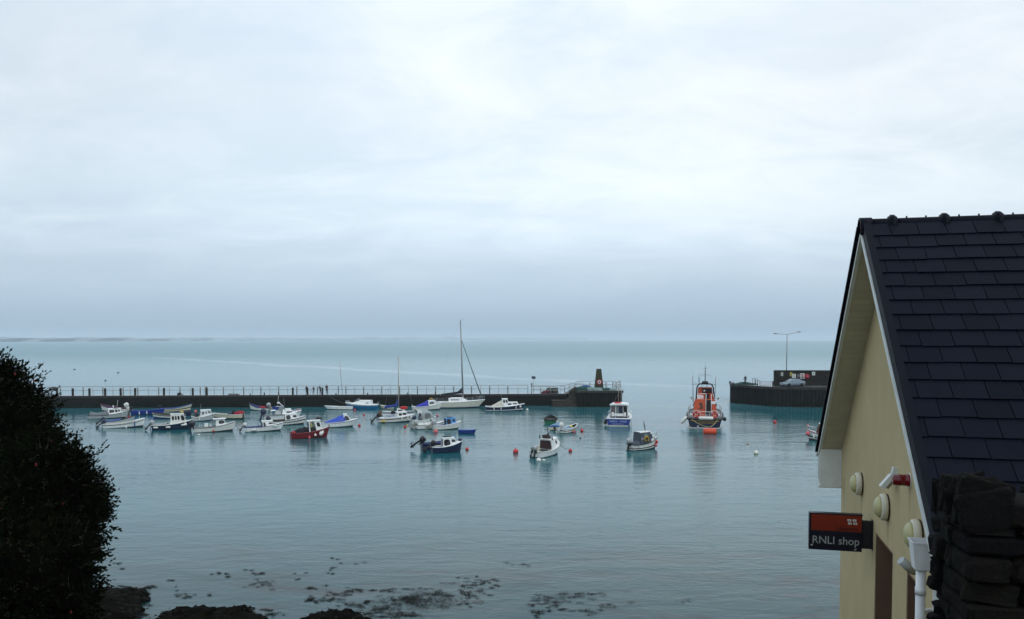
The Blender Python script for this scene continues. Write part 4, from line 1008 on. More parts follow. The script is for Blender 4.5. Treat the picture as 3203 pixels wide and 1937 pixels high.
# beacon with its lifebuoy
BP = hpt(1873, 3.4, HZ); s_px = F / BP.y
bw_, bt_, bh_ = 27 / s_px, 13.4 / s_px, 64 / s_px
t = thing('beacon', 'dark tapering concrete beacon pillar on the pier head', 'beacon', BP, hang)
o = MB(); o.box((0, 0, bh_ / 2), (bw_, bw_, bh_), taper=(bt_ / bw_, bt_ / bw_)); o.build('pillar', M('mossy_concrete', (.030, .034, .012), .9, var=.45, scale=1.5, bump=.3, dirt=.5, dirt_rgb=(.018, .018, .010)), t)
o = MB(); o.box((0, 0, bh_ + .03), (bt_ + .06, bt_ + .06, .06)); o.build('cap', M('pale_concrete', (.10, .10, .09), .8, var=.3), t)
zb = 24 / s_px; yb = -(bw_ / 2 - (bw_ - bt_) / 2 * zb / bh_)
t2 = thing('lifebuoy_station', 'red lifebuoy board with white ring on the beacon', 'lifebuoy', BP + Vector((0, yb - .05, zb)), hang)
o = MB(); o.lathe([(.50, -.03), (.52, 0), (.50, .03)], 8, Matrix.Rotation(pi / 2, 4, 'X') @ Matrix.Rotation(pi / 8, 4, 'Z')); o.build('board', M('red_board', (.36, .012, .03), .5, var=.15), t2)
o = MB(); o.tube([(.24 * cos(a), -.09, .24 * sin(a)) for a in [2 * pi * i / 20 for i in range(20)]], .075, 8, closed=True); o.build('ring', signwhite, t2)
o = MB(); o.lathe([(.15, -.02), (.16, 0), (.15, .02)], 14, Matrix.Translation((0, -.06, .03)) @ Matrix.Rotation(pi / 2, 4, 'X')); o.build('centre_disc', maroon, t2)
# piles of net on the head, pallets, red bag
def heap(name, label, cat, root, parts, mats, group=None, seed=1):
    o = MB()
    for i, (c, r, mi) in enumerate(parts): o.ell(c, r, n=20, k=10, jit=.30, seed=seed + i * 2.3, mi=mi, smooth=False)
    return tag(o.build(name, mats, None, root), label, cat, group)
heap('net_heap', 'long heap of grey green nets in front of the beacon', 'fishing nets', hpt(1868, 1.6, HZ), [((-2.6, 0, .15), (1.3, .9, .45), 1), ((-1.2, .1, .12), (1.3, .9, .42), 0), ((.3, 0, .10), (1.4, .9, .34), 0), ((1.6, .1, .10), (1.3, .9, .30), 1), ((2.7, .1, .06), (.8, .8, .26), 0), ((-2.2, -.2, .2), (.5, .6, .4), 1)], [netgrey, netgreen], seed=2)
heap('net_heap', 'blue and green net heap at the top of the pier steps', 'fishing nets', hpt(1831, 3.6, HZ), [((-1.1, 0, .1), (.7, .7, .45), 1), ((0, .1, .3), (.9, .8, .52), 0), ((.5, 0, .12), (.9, .7, .45), 1)], [netblue, netgreen], seed=5)
heap('rope_coil_heap', 'pale coiled ropes lying at the foot of the pier head', 'rope', hpt(1797, 2.2, PZ + .15), [((-.8, 0, .12), (.9, .5, .22), 0), ((.5, .1, .25), (.9, .5, .26), 0), ((0, 0, .5), (.35, .3, .35), 1)], [rope, black], seed=9)
heap('red_sack', 'crumpled dark red sack by the pallets on the pier', 'sack', p_at(1706, .9), [((-.2, 0, .2), (.5, .4, .3), 0), ((.25, 0, .35), (.35, .3, .3), 0)], [maroon], seed=4)
heap('gear_heap', 'small dark heap of gear on the pier beside the sixth post', 'gear', p_at(561, 1.4), [((0, 0, .12), (.42, .4, .28), 0), ((.4, .1, .05), (.3, .3, .16), 1)], [netblack, rope], seed=12)
heap('gear_heap', 'low pale heap of rope on the pier near the middle railing', 'gear', p_at(731, 1.5), [((-.4, 0, .08), (.6, .4, .16), 0), ((.6, 0, .06), (.5, .4, .12), 0)], [rope], seed=13)
t = thing('fish_crates', 'stack of dark slatted crates on the pier by the steps', 'crates', p_at(1728, 1.6), ang)
for (x, z) in ((-.55, 0), (.55, 0), (-.55, .5), (.5, .5)):
    o = MB()
    for k in range(3): o.box((x, 0, z + .09 + k * .16), (.98, .8, .10))
    for sx_ in (-1, 1):
        for sy_ in (-1, 1): o.box((x + sx_ * .46, sy_ * .37, z + .245), (.08, .08, .48))
    o.build('crate', darkwood, t)

# ---------------------------------------------------------------- the quay on the right with the car
QA = at_z(2287, 1276.5); QZ = 3.5
def q_at(px, py, z=QZ): return at_z(px, py, z)
tl = q_at(2287, 1203.0); bnd = q_at(2424, 1211.5); tr_ = q_at(2620, 1213.5)
ext = bnd + (tr_ - bnd).normalized() * 60
back = 13.0
quay = thing('quay', 'dark sheet piled quay with the parked car, right of the harbour mouth', 'quay', (tl.x, tl.y, 0))
o0 = Vector((tl.x, tl.y, 0))
poly = [(Vector((v.x, v.y, 0)) - o0) for v in (tl, bnd, ext)]
e1 = (poly[1] - poly[0]).normalized(); e2 = (poly[2] - poly[1]).normalized(); n1_ = Vector((-e1.y, e1.x, 0)); n2_ = Vector((-e2.y, e2.x, 0))
bk = [poly[0] + Vector((.25, 1, 0)).normalized() * back, poly[2] + Vector((.0, 1, 0)) * back]
o = MB(); pp = [(p.x, p.y) for p in poly] + [(bk[1].x, bk[1].y), (bk[0].x, bk[0].y)]
o.prism(pp, -1.2, QZ - .42, 'z')
for (a, b_, nn) in ((poly[0], poly[1], n1_), (poly[1], poly[2], n2_)):
    L_ = (b_ - a).length; d = (b_ - a).normalized(); x = 0
    while x < L_ - .3:
        q = [a + d * (x + .02), a + d * (x + .12) - nn * .14, a + d * (x + .34) - nn * .14, a + d * (x + .44)]
        o.prism([(v.x, v.y) for v in q], -1.2, QZ - .44, 'z'); x += .62
o.build('sheet_piling', PILE, quay)
o = MB(); off = [poly[0] - n1_ * .18 + e1 * -.1, poly[1] - n1_ * .18, poly[2] - n2_ * .18]
o.prism([(p.x, p.y) for p in off] + [(bk[1].x, bk[1].y), (bk[0].x - .2, bk[0].y)], QZ - .418, QZ, 'z'); o.build('capping', M('quay_concrete', (.020, .019, .018), .85, var=.5, scale=1.0, bump=.3, dirt=.4, dirt_rgb=(.045, .042, .035)), quay)
o = MB(); inn = [poly[0] + n1_ * .35 + e1 * .2, poly[1] + n1_ * .35, poly[2] + n2_ * .35]
o.prism([(p.x, p.y) for p in inn] + [(bk[1].x, bk[1].y - .1), (bk[0].x + .1, bk[0].y - .1)], QZ - .01, QZ + .012, 'z'); o.build('deck', M('wet_tarmac', (.085, .085, .09), .14, var=.4, scale=.6, bump=.05, dirt=.5, dirt_rgb=(.04, .04, .042)), quay)
# parapet wall behind the car
W0 = at_z(2423.5, 1208.8, QZ)
dep = bnd.y + 5.2
wl0 = at_y(2423, 1160.5, dep); wl1 = at_y(2640, 1157.0, dep - .6); wdir = Vector((wl1.x - wl0.x, wl1.y - wl0.y, 0)); wlen = wdir.length + 40; wdir.normalize(); wa_ = atan2(wdir.y, wdir.x); wh = wl0.z - QZ
pw = thing('parapet_wall', 'dark parapet wall with notices behind the parked silver car', 'wall', (wl0.x, wl0.y, QZ), wa_)
o = MB(); o.box((wlen / 2, .35, wh / 2 + .01), (wlen, .7, wh - .02)); o.build('masonry', pier_mat('parapet_render', (.013, .012, .011), (.024, .022, .018)), pw)
o = MB(); x = 0
while x < wlen:
    o.box((x + .995, .35, wh + .06), (1.98, .80, .11)); x += 2.0
o.build('coping', M('parapet_coping', (.035, .033, .028), .85, var=.4, scale=1.5), pw)
def wpt(px, py):
    """point on the parapet face seen at photo px,py"""
    d = ray(px, py); a = wl0
    t_ = (a.x * wdir.y - a.y * wdir.x) / (d.x * wdir.y - d.y * wdir.x)
    return Vector((d.x * t_, d.y * t_, H + d.z * t_))
wn = Vector((wdir.y, -wdir.x, 0))
spx = F / dep
def notice(label, x0, y0, x1, y1, base, extra, cat='sign', name='notice_board'):
    c = wpt((x0 + x1) / 2, (y0 + y1) / 2) + wn * .03
    W, Hh = (x1 - x0) / spx, (y1 - y0) / spx
    t = thing(name, label, cat, c, wa_)
    o = MB(); o.box((0, 0, 0), (W, .04, Hh)); o.box((0, .005, 0), (W + .04, .03, Hh + .04)); o.build('board', base, t)
    extra(t, W, Hh)
    return t
nwhite = M('notice_white', (.62, .63, .60), .5, var=.12); nyel = M('notice_yellow', (.52, .42, .03), .5, var=.12); ngrey = M('notice_grey', (.16, .16, .16), .6, var=.15); nblue = M('notice_blue', (.10, .22, .38), .5); ndark = M('notice_print', (.10, .11, .12), .6); nred = M('notice_red', (.42, .02, .03), .5); ngrn = M('notice_green', (.16, .28, .26), .5)
def lines(mat, n_, w=.7, z0=.3, z1=-.35, dx=0.0):
    def f(t, W, Hh):
        for i in range(n_):
            o = MB(); o.box((dx * W, -.024, Hh * (z0 + (z1 - z0) * i / max(1, n_ - 1))), (W * (w - .12 * (i % 2)), .006, Hh * .42 / (n_ + 1))); o.build('text_line', mat, t)
    return f
def prohib(t, W, Hh):
    o = MB(); r = Hh * .24
    o.tube([(r * cos(a), -.025, Hh * .18 + r * sin(a)) for a in [2 * pi * i / 18 for i in range(18)]], r * .16, 5, closed=True); o.tube([(-r * .7, -.026, Hh * .18 + r * .7), (r * .7, -.026, Hh * .18 - r * .7)], r * .13, 5); o.build('prohibition_ring', nred, t)
    o = MB(); o.ell((0, -.024, Hh * .18), (r * .45, .006, r * .5)); o.build('pictogram', ndark, t)
    lines(ndark, 2, .8, -.20, -.36)(t, W, Hh)
def pict(t, W, Hh):
    o = MB(); o.ell((0, -.024, Hh * .2), (W * .16, .006, Hh * .12)); o.ell((0, -.024, -Hh * .05), (W * .24, .006, Hh * .2)); o.build('pictogram', nblue, t)
def dot(t, W, Hh):
    o = MB(); o.lathe([(W * .34, 0), (.0001, .01)], 14, Matrix.Translation((0, -.024, -Hh * .22)) @ Matrix.Rotation(pi / 2, 4, 'X')); o.build('roundel', ndark, t)
    o = MB(); o.box((0, -.024, Hh * .12), (W * .9, .006, Hh * .2)); o.build('dark_band', ndark, t)
def face(t, W, Hh):
    o = MB(); o.ell((0, -.024, Hh * .12), (W * .3, .006, Hh * .2)); o.build('pictogram', ndark, t)
    lines(ndark, 2, .7, -.2, -.36)(t, W, Hh)
notice('small white and grey notice, leftmost on the parapet wall', 2443, 1166, 2449, 1176, nwhite, dot)
notice('yellow warning notice above the white board on the parapet wall', 2471, 1165.5, 2477.5, 1176.5, nyel, face)
notice('white notice board with green print above the car roof', 2477.8, 1170, 2489, 1182.5, nwhite, lines(ngrn, 4))
notice('small grey notice between the two white boards', 2494.5, 1170.5, 2501, 1180, ngrey, lines(ndark, 3))
notice('white notice board with red prohibition circle beside the red lifebuoy box', 2503.5, 1168.5, 2516, 1184.5, nwhite, prohib)
notice('white notice with blue pictogram, rightmost on the parapet wall', 2540.5, 1163.5, 2549, 1174, nwhite, pict)
c = wpt(2524, 1177.5) + wn * .09; t = thing('lifebuoy_box', 'red octagonal lifebuoy box on the parapet wall', 'lifebuoy', c, wa_)
o = MB(); o.lathe([(.42, -.07), (.44, 0), (.42, .07), (.36, .10), (.0001, .11)], 8, Matrix.Rotation(pi / 2, 4, 'X') @ Matrix.Rotation(pi / 8, 4, 'Z')); o.build('box_lid', M('red_board', (.36, .012, .03), .5), t)
o = MB(); o.box((.10, -.10, 0), (.14, .03, .05)); o.build('latch', signwhite, t)
# twin armed lamp post behind the parapet
lp = at_y(2459.5, 1200, dep + 1.0); topz = at_y(2460.5, 1046, dep + 1.0).z; lp.z = QZ
t = thing('street_lamp', 'tall twin armed street lamp behind the parapet wall', 'street lamp', lp, .05)
hz_ = topz - QZ; o = MB(); o.tube([(0, 0, 0), (0, 0, 1.2)], .11, 8); o.tube([(0, 0, 1.2), (.02, 0, hz_ * .6), (.035, 0, hz_)], [.085, .07, .055], 8); o.build('column', M('lamp_column', (.20, .19, .17), .5, metal=.3, dirt=.4), t)
for (dx, dz, nm) in ((-42 / spx * 1.0, .10, 'l'), (42 / spx, .42, 'r')):
    o = MB(); o.tube([(.035, 0, hz_ - .04), (.035 + dx * .5, 0, hz_ + .02 + dz * .5), (.035 + dx * .8, 0, hz_ + dz)], .035, 6); a_ = o.build('arm', MATS['lamp_column'], t)
    o = MB(); o.ell((.035 + dx * .9, 0, hz_ + dz + .03), (.38, .14, .09), e=.7, rot=Matrix.Rotation(-.12 if dx > 0 else .06, 3, 'Y')); o.build('lamp_head', MATS['lamp_column'], a_)
# hoops of the quay ladders, small posts, rail
for (px, py, w_, h_, dep_, lab) in ((2358, 1206, .55, 1.35, .6, 'leftmost tall ladder hoop on the quay edge'), (2366.5, 1206.5, .5, 1.35, .6, 'second tall ladder hoop on the quay edge'), (2366, 1210, .45, 1.0, .0, 'third ladder hoop, nearest the quay edge'), (2372.5, 1210, .5, 1.15, .0, 'rightmost square ladder hoop on the quay edge')):
    p = q_at(px, py); o = MB()
    o.tube([(-w_ / 2, 0, 0), (-w_ / 2 + .04, .12, h_ * .8), (-w_ / 4, .2, h_), (w_ / 4, .2, h_), (w_ / 2 - .04, .12, h_ * .8), (w_ / 2, 0, 0)], .042, 6)
    tag(o.build('ladder_hoop', M('dark_steel', (.03, .028, .028), .6, metal=.3), None, p, .2 if h_ > 1.2 else -.5), lab, 'ladder hoop', 'ladder hoops on the quay')
o = MB(); o.lathe([(.10, 0), (.10, .38), (.13, .40), (.13, .46), (.0001, .48)], 10)
tag(o.build('mooring_bollard', MATS['cast_iron'], None, q_at(2293.5, 1203.2)), 'small dark bollard at the outer corner of the quay', 'bollard')
o = MB(); o.lathe([(.20, 0), (.14, .05), (.12, .55), (.14, .60), (.32, .64), (.32, .70), (.0001, .72)], 10)
tag(o.build('mooring_bollard', MATS['cast_iron'], None, q_at(2417.5, 1205)), 'dark mushroom headed bollard at the end of the parapet wall', 'bollard')
t = thing('quay_edge_rail', 'low pale rail with blue posts along the far quay edge', 'railing', q_at(2378, 1201.5))
o0 = q_at(2378, 1201.5); ra, rb_ = Vector((0, 0, 0)), q_at(2410, 1201.5) - o0
o = MB(); o.tube([ra + Vector((0, 0, .5)), rb_ + Vector((0, 0, .5))], .03, 6); o.build('rail', steel, t)
for i in range(6):
    o = MB(); c = ra.lerp(rb_, i / 5); o.tube([c, c + Vector((0, 0, .5))], .028, 6); o.build('post', blue, t)
t = thing('quay_edge_rail', 'low kerb rail on the near quay edge left of the car', 'railing', q_at(2379, 1209.6))
o0 = q_at(2379, 1209.6); rb_ = q_at(2421, 1211) - o0
o = MB(); o.tube([(0, 0, .22), rb_ + Vector((0, 0, .22))], .03, 6); o.build('rail', steel, t)
for i in range(5):
    o = MB(); c = Vector((0, 0, 0)).lerp(rb_, i / 4); o.tube([c, c + Vector((0, 0, .22))], .04, 6); o.build('post', steel, t)
t = thing('quay_edge_rail', 'low kerb rail on the quay edge right of the car', 'railing', q_at(2515, 1212.4))
o0 = q_at(2515, 1212.4); rb_ = q_at(2590, 1213.0) - o0
o = MB(); o.tube([(0, 0, .24), rb_ + Vector((0, 0, .24))], .035, 6); o.build('rail', steel, t)
for i in range(5):
    o = MB(); c = Vector((0, 0, 0)).lerp(rb_, i / 4); o.tube([c, c + Vector((0, 0, .28))], .05, 6); o.build('post', MATS['dark_steel'], t)
heap('net_heap', 'flat dark green net heap at the feet of the person on the quay', 'fishing nets', q_at(2327, 1202.8), [((-1.0, 0, .05), (1.3, .9, .22), 0), ((0, 0, .12), (1.3, 1.0, .36), 0), ((1.2, 0, .05), (1.4, .8, .22), 0)], [netgreen], seed=7)

# ---------------------------------------------------------------- silver saloon car
def car():
    c0 = q_at(2479, 1209.6)
    t = thing('parked_car', 'silver blue saloon car parked in front of the parapet wall', 'car', c0, pi + .30)
    paint = M('silver_blue_car_paint', (.17, .225, .27), .3, metal=.25, var=.05, coat=.4)
    L_, B_ = 4.55, 1.76
    # stations along the body: x (front +), half width, sill z, shoulder z, top (bonnet or boot) z
    st = [(2.27, .62, .34, .52, .56), (2.18, .74, .26, .62, .68), (1.95, .82, .22, .70, .78), (1.45, .86, .20, .76, .88), (.95, .87, .20, .80, .96), (.2, .88, .20, .82, .97), (-.8, .88, .20, .84, .98), (-1.5, .87, .20, .84, 1.00), (-1.95, .83, .24, .82, 1.03), (-2.20, .74, .30, .78, 1.00), (-2.28, .66, .38, .70, .86)]
    secs = []
    for (x, hw, zs_, zsh, zt_) in st:
        r = [(hw * .90, zs_), (hw * .99, zs_ + .12), (hw, (zs_ + zsh) / 2 + .04), (hw * .985, zsh), (hw * .90, zsh + (zt_ - zsh) * .75), (hw * .6, zt_ - .005), (0, zt_ + .012)]
        secs.append([Vector((x, y, z)) for y, z in r] + [Vector((x, -y, z)) for y, z in reversed(r[:-1])])
    b = MB(); b.loft(secs, closed=True, cap=True, smooth=True); body = b.build('body', paint, t)
    # greenhouse
    base = [(1.02, .80, .95), (-1.72, .78, 1.00)]; top = [(.18, .60, 1.42), (-.95, .58, 1.42)]
    BL = [Vector((1.02, .80, .95)), Vector((-1.72, .76, .99))]; TP = [Vector((.15, .60, 1.42)), Vector((-.98, .57, 1.42))]
    mir = lambda v: Vector((v.x, -v.y, v.z))
    b = MB(); b.loft([[BL[0], TP[0], TP[1], BL[1]], [mir(BL[0]), mir(TP[0]), mir(TP[1]), mir(BL[1])]], smooth=False)
    b.add([BL[0], TP[0], TP[1], BL[1]], [(0, 1, 2, 3)]); b.add([mir(v) for v in (BL[0], TP[0], TP[1], BL[1])], [(3, 2, 1, 0)])
    b.loft([[Vector((x, y, 1.42 + .035 * (1 - (y / .6) ** 2) * (1 - ((x + .4) / .75) ** 2 * .5))) for y in (-.6, -.4, 0, .4, .6)] for x in (.16, -.2, -.6, -.98)], smooth=True)
    b.build('roof', paint, t)
    cg = M('car_glass', (.03, .04, .045), .06, var=.1, spec=.7)
    for s_ in (1, -1):
        f = (lambda v: v) if s_ == 1 else mir
        q = [f(BL[1]), f(BL[0]), f(TP[0]), f(TP[1])]
        if s_ == -1: q = [f(BL[0]), f(BL[1]), f(TP[1]), f(TP[0])]
        for (u0, u1) in ((.16, .50), (.53, .93)):
            a, b2 = (u0, u1) if s_ == 1 else (1 - u1, 1 - u0)
            m_ = MB(); m_.plate(q, a, b2, .12, .90, .008, .14); m_.build('side_window', cg, t)
    m_ = MB(); m_.plate([mir(BL[0]) * 1, BL[0], TP[0], mir(TP[0])][::1], .06, .94, .08, .95, .01, .06); m_.plate([BL[0], mir(BL[0]), mir(TP[0]), TP[0]], .06, .94, .08, .95, .01, .06); m_.build('windscreen', paleglass, t)
    m_ = MB(); m_.plate([mir(BL[1]), BL[1], TP[1], mir(TP[1])], .08, .92, .10, .95, .01, .06); m_.plate([BL[1], mir(BL[1]), mir(TP[1]), TP[1]], .08, .92, .10, .95, .01, .06); m_.build('rear_window', cg, t)
    tyre = M('tyre_rubber', (.010, .010, .011), .8); rim = M('alloy_wheel', (.26, .26, .27), .4, metal=.6)
    for (x, s_) in ((1.38, 1), (1.38, -1), (-1.32, 1), (-1.32, -1)):
        mt_ = Matrix.Translation((x, s_ * .80, .315)) @ Matrix.Rotation(-s_ * pi / 2, 4, 'X')
        m_ = MB(); m_.lathe([(.20, -.10), (.29, -.105), (.315, -.07), (.315, .05), (.30, .085), (.215, .09)], 22, mt_); wv = m_.build('wheel', tyre, t)
        m_ = MB(); m_.lathe([(.215, .075), (.20, .088), (.17, .07), (.06, .08), (.0001, .085)], 22, mt_); m_.build('rim', rim, wv)
        m_ = MB(); m_.lathe([(.33, .060), (.36, .075), (.36, .088), (.33, .090)], 22, mt_); m_.build('wheel_arch', darkin, t)
    hl = M('headlight_lens', (.55, .57, .58), .1, spec=.7)
    for s_ in (1, -1):
        m_ = MB(); m_.ell((2.12, s_ * .56, .645), (.12, .17, .065), rot=Matrix.Rotation(-s_ * .35, 3, 'Z')); m_.build('headlight', hl, t)
        m_ = MB(); m_.ell((-2.20, s_ * .60, .86), (.08, .13, .08)); m_.build('tail_light', nred, t)
        m_ = MB(); m_.ell((.80, s_ * .92, .98), (.07, .10, .06)); m_.build('wing_mirror', darkin, t)
        m_ = MB(); m_.box((.0, s_ * .885, .79), (.16, .02, .025)); m_.box((-.85, s_ * .885, .81), (.16, .02, .025)); m_.build('door_handle', paint, t)
    m_ = MB(); m_.box((2.255, 0, .60), (.03, .56, .07)); m_.build('grille', darkin, t)
    m_ = MB(); m_.box((2.245, 0, .37), (.06, .95, .10)); m_.build('lower_grille', darkin, t)
    m_ = MB(); m_.box((2.30, 0, .47), (.015, .50, .10)); m_.build('number_plate', nwhite, t)
    m_ = MB()
    for s_ in (1, -1):
        for x in (.07, -.88): m_.box((x, s_ * .884, .56), (.010, .008, .50))
    m_.build('door_gap', darkin, t)
car()

# ---------------------------------------------------------------- people
def person(label, loc, rz, coat, trousers, skin=(.30, .18, .13), hair=(.02, .015, .012), scale=1.0, pose='stand', rod=False):
    """one continuous skinned body on a jointed skeleton, then coloured by zone"""
    sk = {}
    P = {'pel': (0, 0, .95), 'sp': (0, .01, 1.15), 'ch': (0, .0, 1.36), 'nk': (0, -.005, 1.50), 'hb': (0, -.02, 1.58), 'ht': (0, -.02, 1.70),
         'sl': (.17, 0, 1.43), 'sr': (-.17, 0, 1.43), 'hl': (.09, 0, .90), 'hr': (-.09, 0, .90), 'kl': (.11, -.02, .50), 'kr': (-.10, -.01, .50),
         'al': (.12, .03, .09), 'ar': (-.11, .03, .09), 'tl': (.13, -.13, .045), 'tr': (-.13, -.13, .045)}
    if pose == 'stand': P.update(el=(.27, .03, 1.17), wl=(.27, -.02, .93), er=(-.27, .03, 1.17), wr=(-.27, -.02, .93))
    if pose == 'fish': P.update(el=(.24, -.08, 1.20), wl=(.10, -.32, 1.16), er=(-.24, -.08, 1.20), wr=(-.08, -.34, 1.08))
    if pose == 'lean': P.update(ch=(0, -.12, 1.32), nk=(0, -.20, 1.44), hb=(0, -.25, 1.50), ht=(0, -.27, 1.62), sl=(.17, -.14, 1.38), sr=(-.17, -.14, 1.38), el=(.25, -.22, 1.12), wl=(.18, -.42, 1.10), er=(-.25, -.22, 1.12), wr=(-.18, -.42, 1.10))
    rad = dict(pel=(.15, .12), sp=(.14, .105), ch=(.155, .11), nk=(.055, .055), hb=(.075, .085), ht=(.065, .075), sl=(.075, .07), sr=(.075, .07), el=(.05, .05), er=(.05, .05), wl=(.034, .034), wr=(.034, .034), hl=(.10, .10), hr=(.10, .10), kl=(.066, .066), kr=(.066, .066), al=(.046, .05), ar=(.046, .05), tl=(.045, .035), tr=(.045, .035))
    for s_ in 'lr':
        w_ = Vector(P['w' + s_]); e_ = Vector(P['e' + s_]); d = (w_ - e_).normalized(); sd = Vector((1 if s_ == 'l' else -1, 0, 0))
        q = d.cross(sd); q = q.normalized() if q.length > .1 else Vector((0, 1, 0))
        P['m' + s_] = w_ + d * .06; rad['m' + s_] = (.036, .022)
        for f in range(4):
            b_ = w_ + d * .085 + q * (.027 - .018 * f)
            P[f'f{f}{s_}'] = b_; P[f'g{f}{s_}'] = b_ + d * (.030 if f in (1, 2) else .024) - sd * .006; P[f'h{f}{s_}'] = b_ + d * (.052 if f in (1, 2) else .042) - sd * .022
            for k in 'fgh': rad[f'{k}{f}{s_}'] = (.009, .009)
        P['u0' + s_] = w_ + d * .035 + q * .04; P['u1' + s_] = w_ + d * .07 + q * .055 - sd * .012; rad['u0' + s_] = (.011, .011); rad['u1' + s_] = (.009, .009)
    names = list(P); ix = {k: i for i, k in enumerate(names)}
    E = [('pel', 'sp'), ('sp', 'ch'), ('ch', 'nk'), ('nk', 'hb'), ('hb', 'ht'), ('ch', 'sl'), ('ch', 'sr'), ('pel', 'hl'), ('pel', 'hr')]
    for s_ in 'lr':
        E += [('s' + s_, 'e' + s_), ('e' + s_, 'w' + s_), ('w' + s_, 'm' + s_), ('h' + s_, 'k' + s_), ('k' + s_, 'a' + s_), ('a' + s_, 't' + s_), ('w' + s_, 'u0' + s_), ('u0' + s_, 'u1' + s_)]
        for f in range(4): E += [('m' + s_, f'f{f}{s_}'), (f'f{f}{s_}', f'g{f}{s_}'), (f'g{f}{s_}', f'h{f}{s_}')]
    me = bpy.data.meshes.new('skeleton'); me.from_pydata([Vector(P[k]) * scale for k in names], [(ix[a], ix[b_]) for a, b_ in E], [])
    o = bpy.data.objects.new('skeleton', me); COL.objects.link(o)
    o.modifiers.new('Skin', 'SKIN'); sv_ = me.skin_vertices[0].data
    for k in names: sv_[ix[k]].radius = (rad[k][0] * scale, rad[k][1] * scale)
    sv_[ix['pel']].use_root = True
    ss = o.modifiers.new('Sub', 'SUBSURF'); ss.levels = 1; ss.render_levels = 1
    bpy.context.view_layer.update()
    m2 = bpy.data.meshes.new_from_object(o.evaluated_get(bpy.context.evaluated_depsgraph_get()))
    bpy.data.objects.remove(o)
    for m_ in (M('skin', skin, .6), coat, trousers, black, M('dark_hair', hair, .8)): m2.materials.append(m_)
    for p in m2.polygons:
        c = p.center / scale
        hand = min((c - Vector(P['w' + s_])).length for s_ in 'lr') < .02 or any((c - Vector(P['m' + s_])).length < .085 for s_ in 'lr')
        if hand: mi = 0
        elif c.z > P['nk'][2] + .01: mi = 4 if (c.z > P['ht'][2] - .03 or c.y > P['hb'][1] + .02) else 0
        elif c.z < .11: mi = 3
        elif c.z < .90 and abs(c.x) < .21: mi = 2
        else: mi = 1
        p.material_index = mi; p.use_smooth = True
    t = thing('person', label, 'person', loc, rz)
    bo = bpy.data.objects.new('body', m2); COL.objects.link(bo); bo.parent = t
    f = MB(); hb = Vector(P['hb']) * scale; r0 = .085 * scale
    f.ell(hb + Vector((0, -r0 * 1.0, .01)), (.014, .02, .018), n=6, k=4)
    for s_ in (-1, 1): f.ell(hb + Vector((s_ * .078, .0, .02)) * scale, (.010, .018, .028), n=6, k=4)
    f.build('nose_and_ears', MATS['skin'], t)
    f = MB()
    for s_ in (-1, 1): f.ell(hb + Vector((s_ * .030, -.082, .045)) * scale, (.011, .006, .007), n=6, k=4)
    f.build('eyes', MATS['dark_hair'], t)
    h = MB(); h.ell(Vector(P['ht']) * scale + Vector((0, .012, -.035)), (.082 * scale, .094 * scale, .085 * scale), n=12, k=7, jit=.05); h.build('hair', MATS['dark_hair'], t)
    return t
coat1 = M('navy_raincoat', (.016, .014, .035), .8, var=.25); trous = M('dark_trousers', (.012, .012, .015), .85, var=.25); coat2 = M('charcoal_jacket', (.020, .020, .022), .8, var=.25); coat3 = M('grey_blue_jacket', (.05, .055, .075), .8, var=.25)
person('person in a dark navy coat standing on the outer quay corner', q_at(2331, 1203.6), pi * .9, coat1, trous)
person('tall person in a charcoal jacket standing at the pier railing', p_at(1022, 1.4), .3, coat2, trous, scale=1.0, pose='fish')
person('person in dark clothes leaning forward by the post on the pier', p_at(1002, 1.6), -.4, coat2, trous, scale=.93, pose='lean')
person('small person in a grey blue jacket fishing from the pier', p_at(981, 1.6), .5, coat3, trous, scale=.82, pose='fish')
person('person in dark clothes half hidden behind the timber post on the pier', p_at(959, 1.2), -.2, coat2, trous, scale=.9)
for (px, ang_, lab) in ((970, .25, 'thin dark fishing rod standing on the pier left of the small person'), (978, -.45, 'thin dark fishing rod leaning beside the small person')):
    o = MB(); o.tube([(0, 0, 0), (sin(ang_) * .9, .1, 1.25)], [.022, .012], 5)
    tag(o.build('fishing_rod', black, None, p_at(px, 1.3)), lab, 'fishing rod')
# ================================================================ boats
class Boat: pass
def place(xs, xb, y, yaw, B_ratio, L=None):
    """photo columns of stern and bow, waterline row of the near side, heading -> centre, length"""
    c = at_z((xs + xb) / 2, y); s_ = F / c.y; e_ = abs(xb - xs) / s_
    ca, sa = abs(cos(radians(yaw))), abs(sin(radians(yaw)))
    if L is None: L = e_ / (ca + .55 * B_ratio * sa)
    dy = .42 * B_ratio * L * ca + .42 * L * sa
    c.x *= (c.y + dy) / c.y if sa < .9 else 1; c.y += dy
    if sa >= .9: c.x += (1 if cos(radians(yaw)) > 0 else -1) * .5 * L * ca; c.y += .08 * L * sa - .42 * B_ratio * L * ca
    return c, L

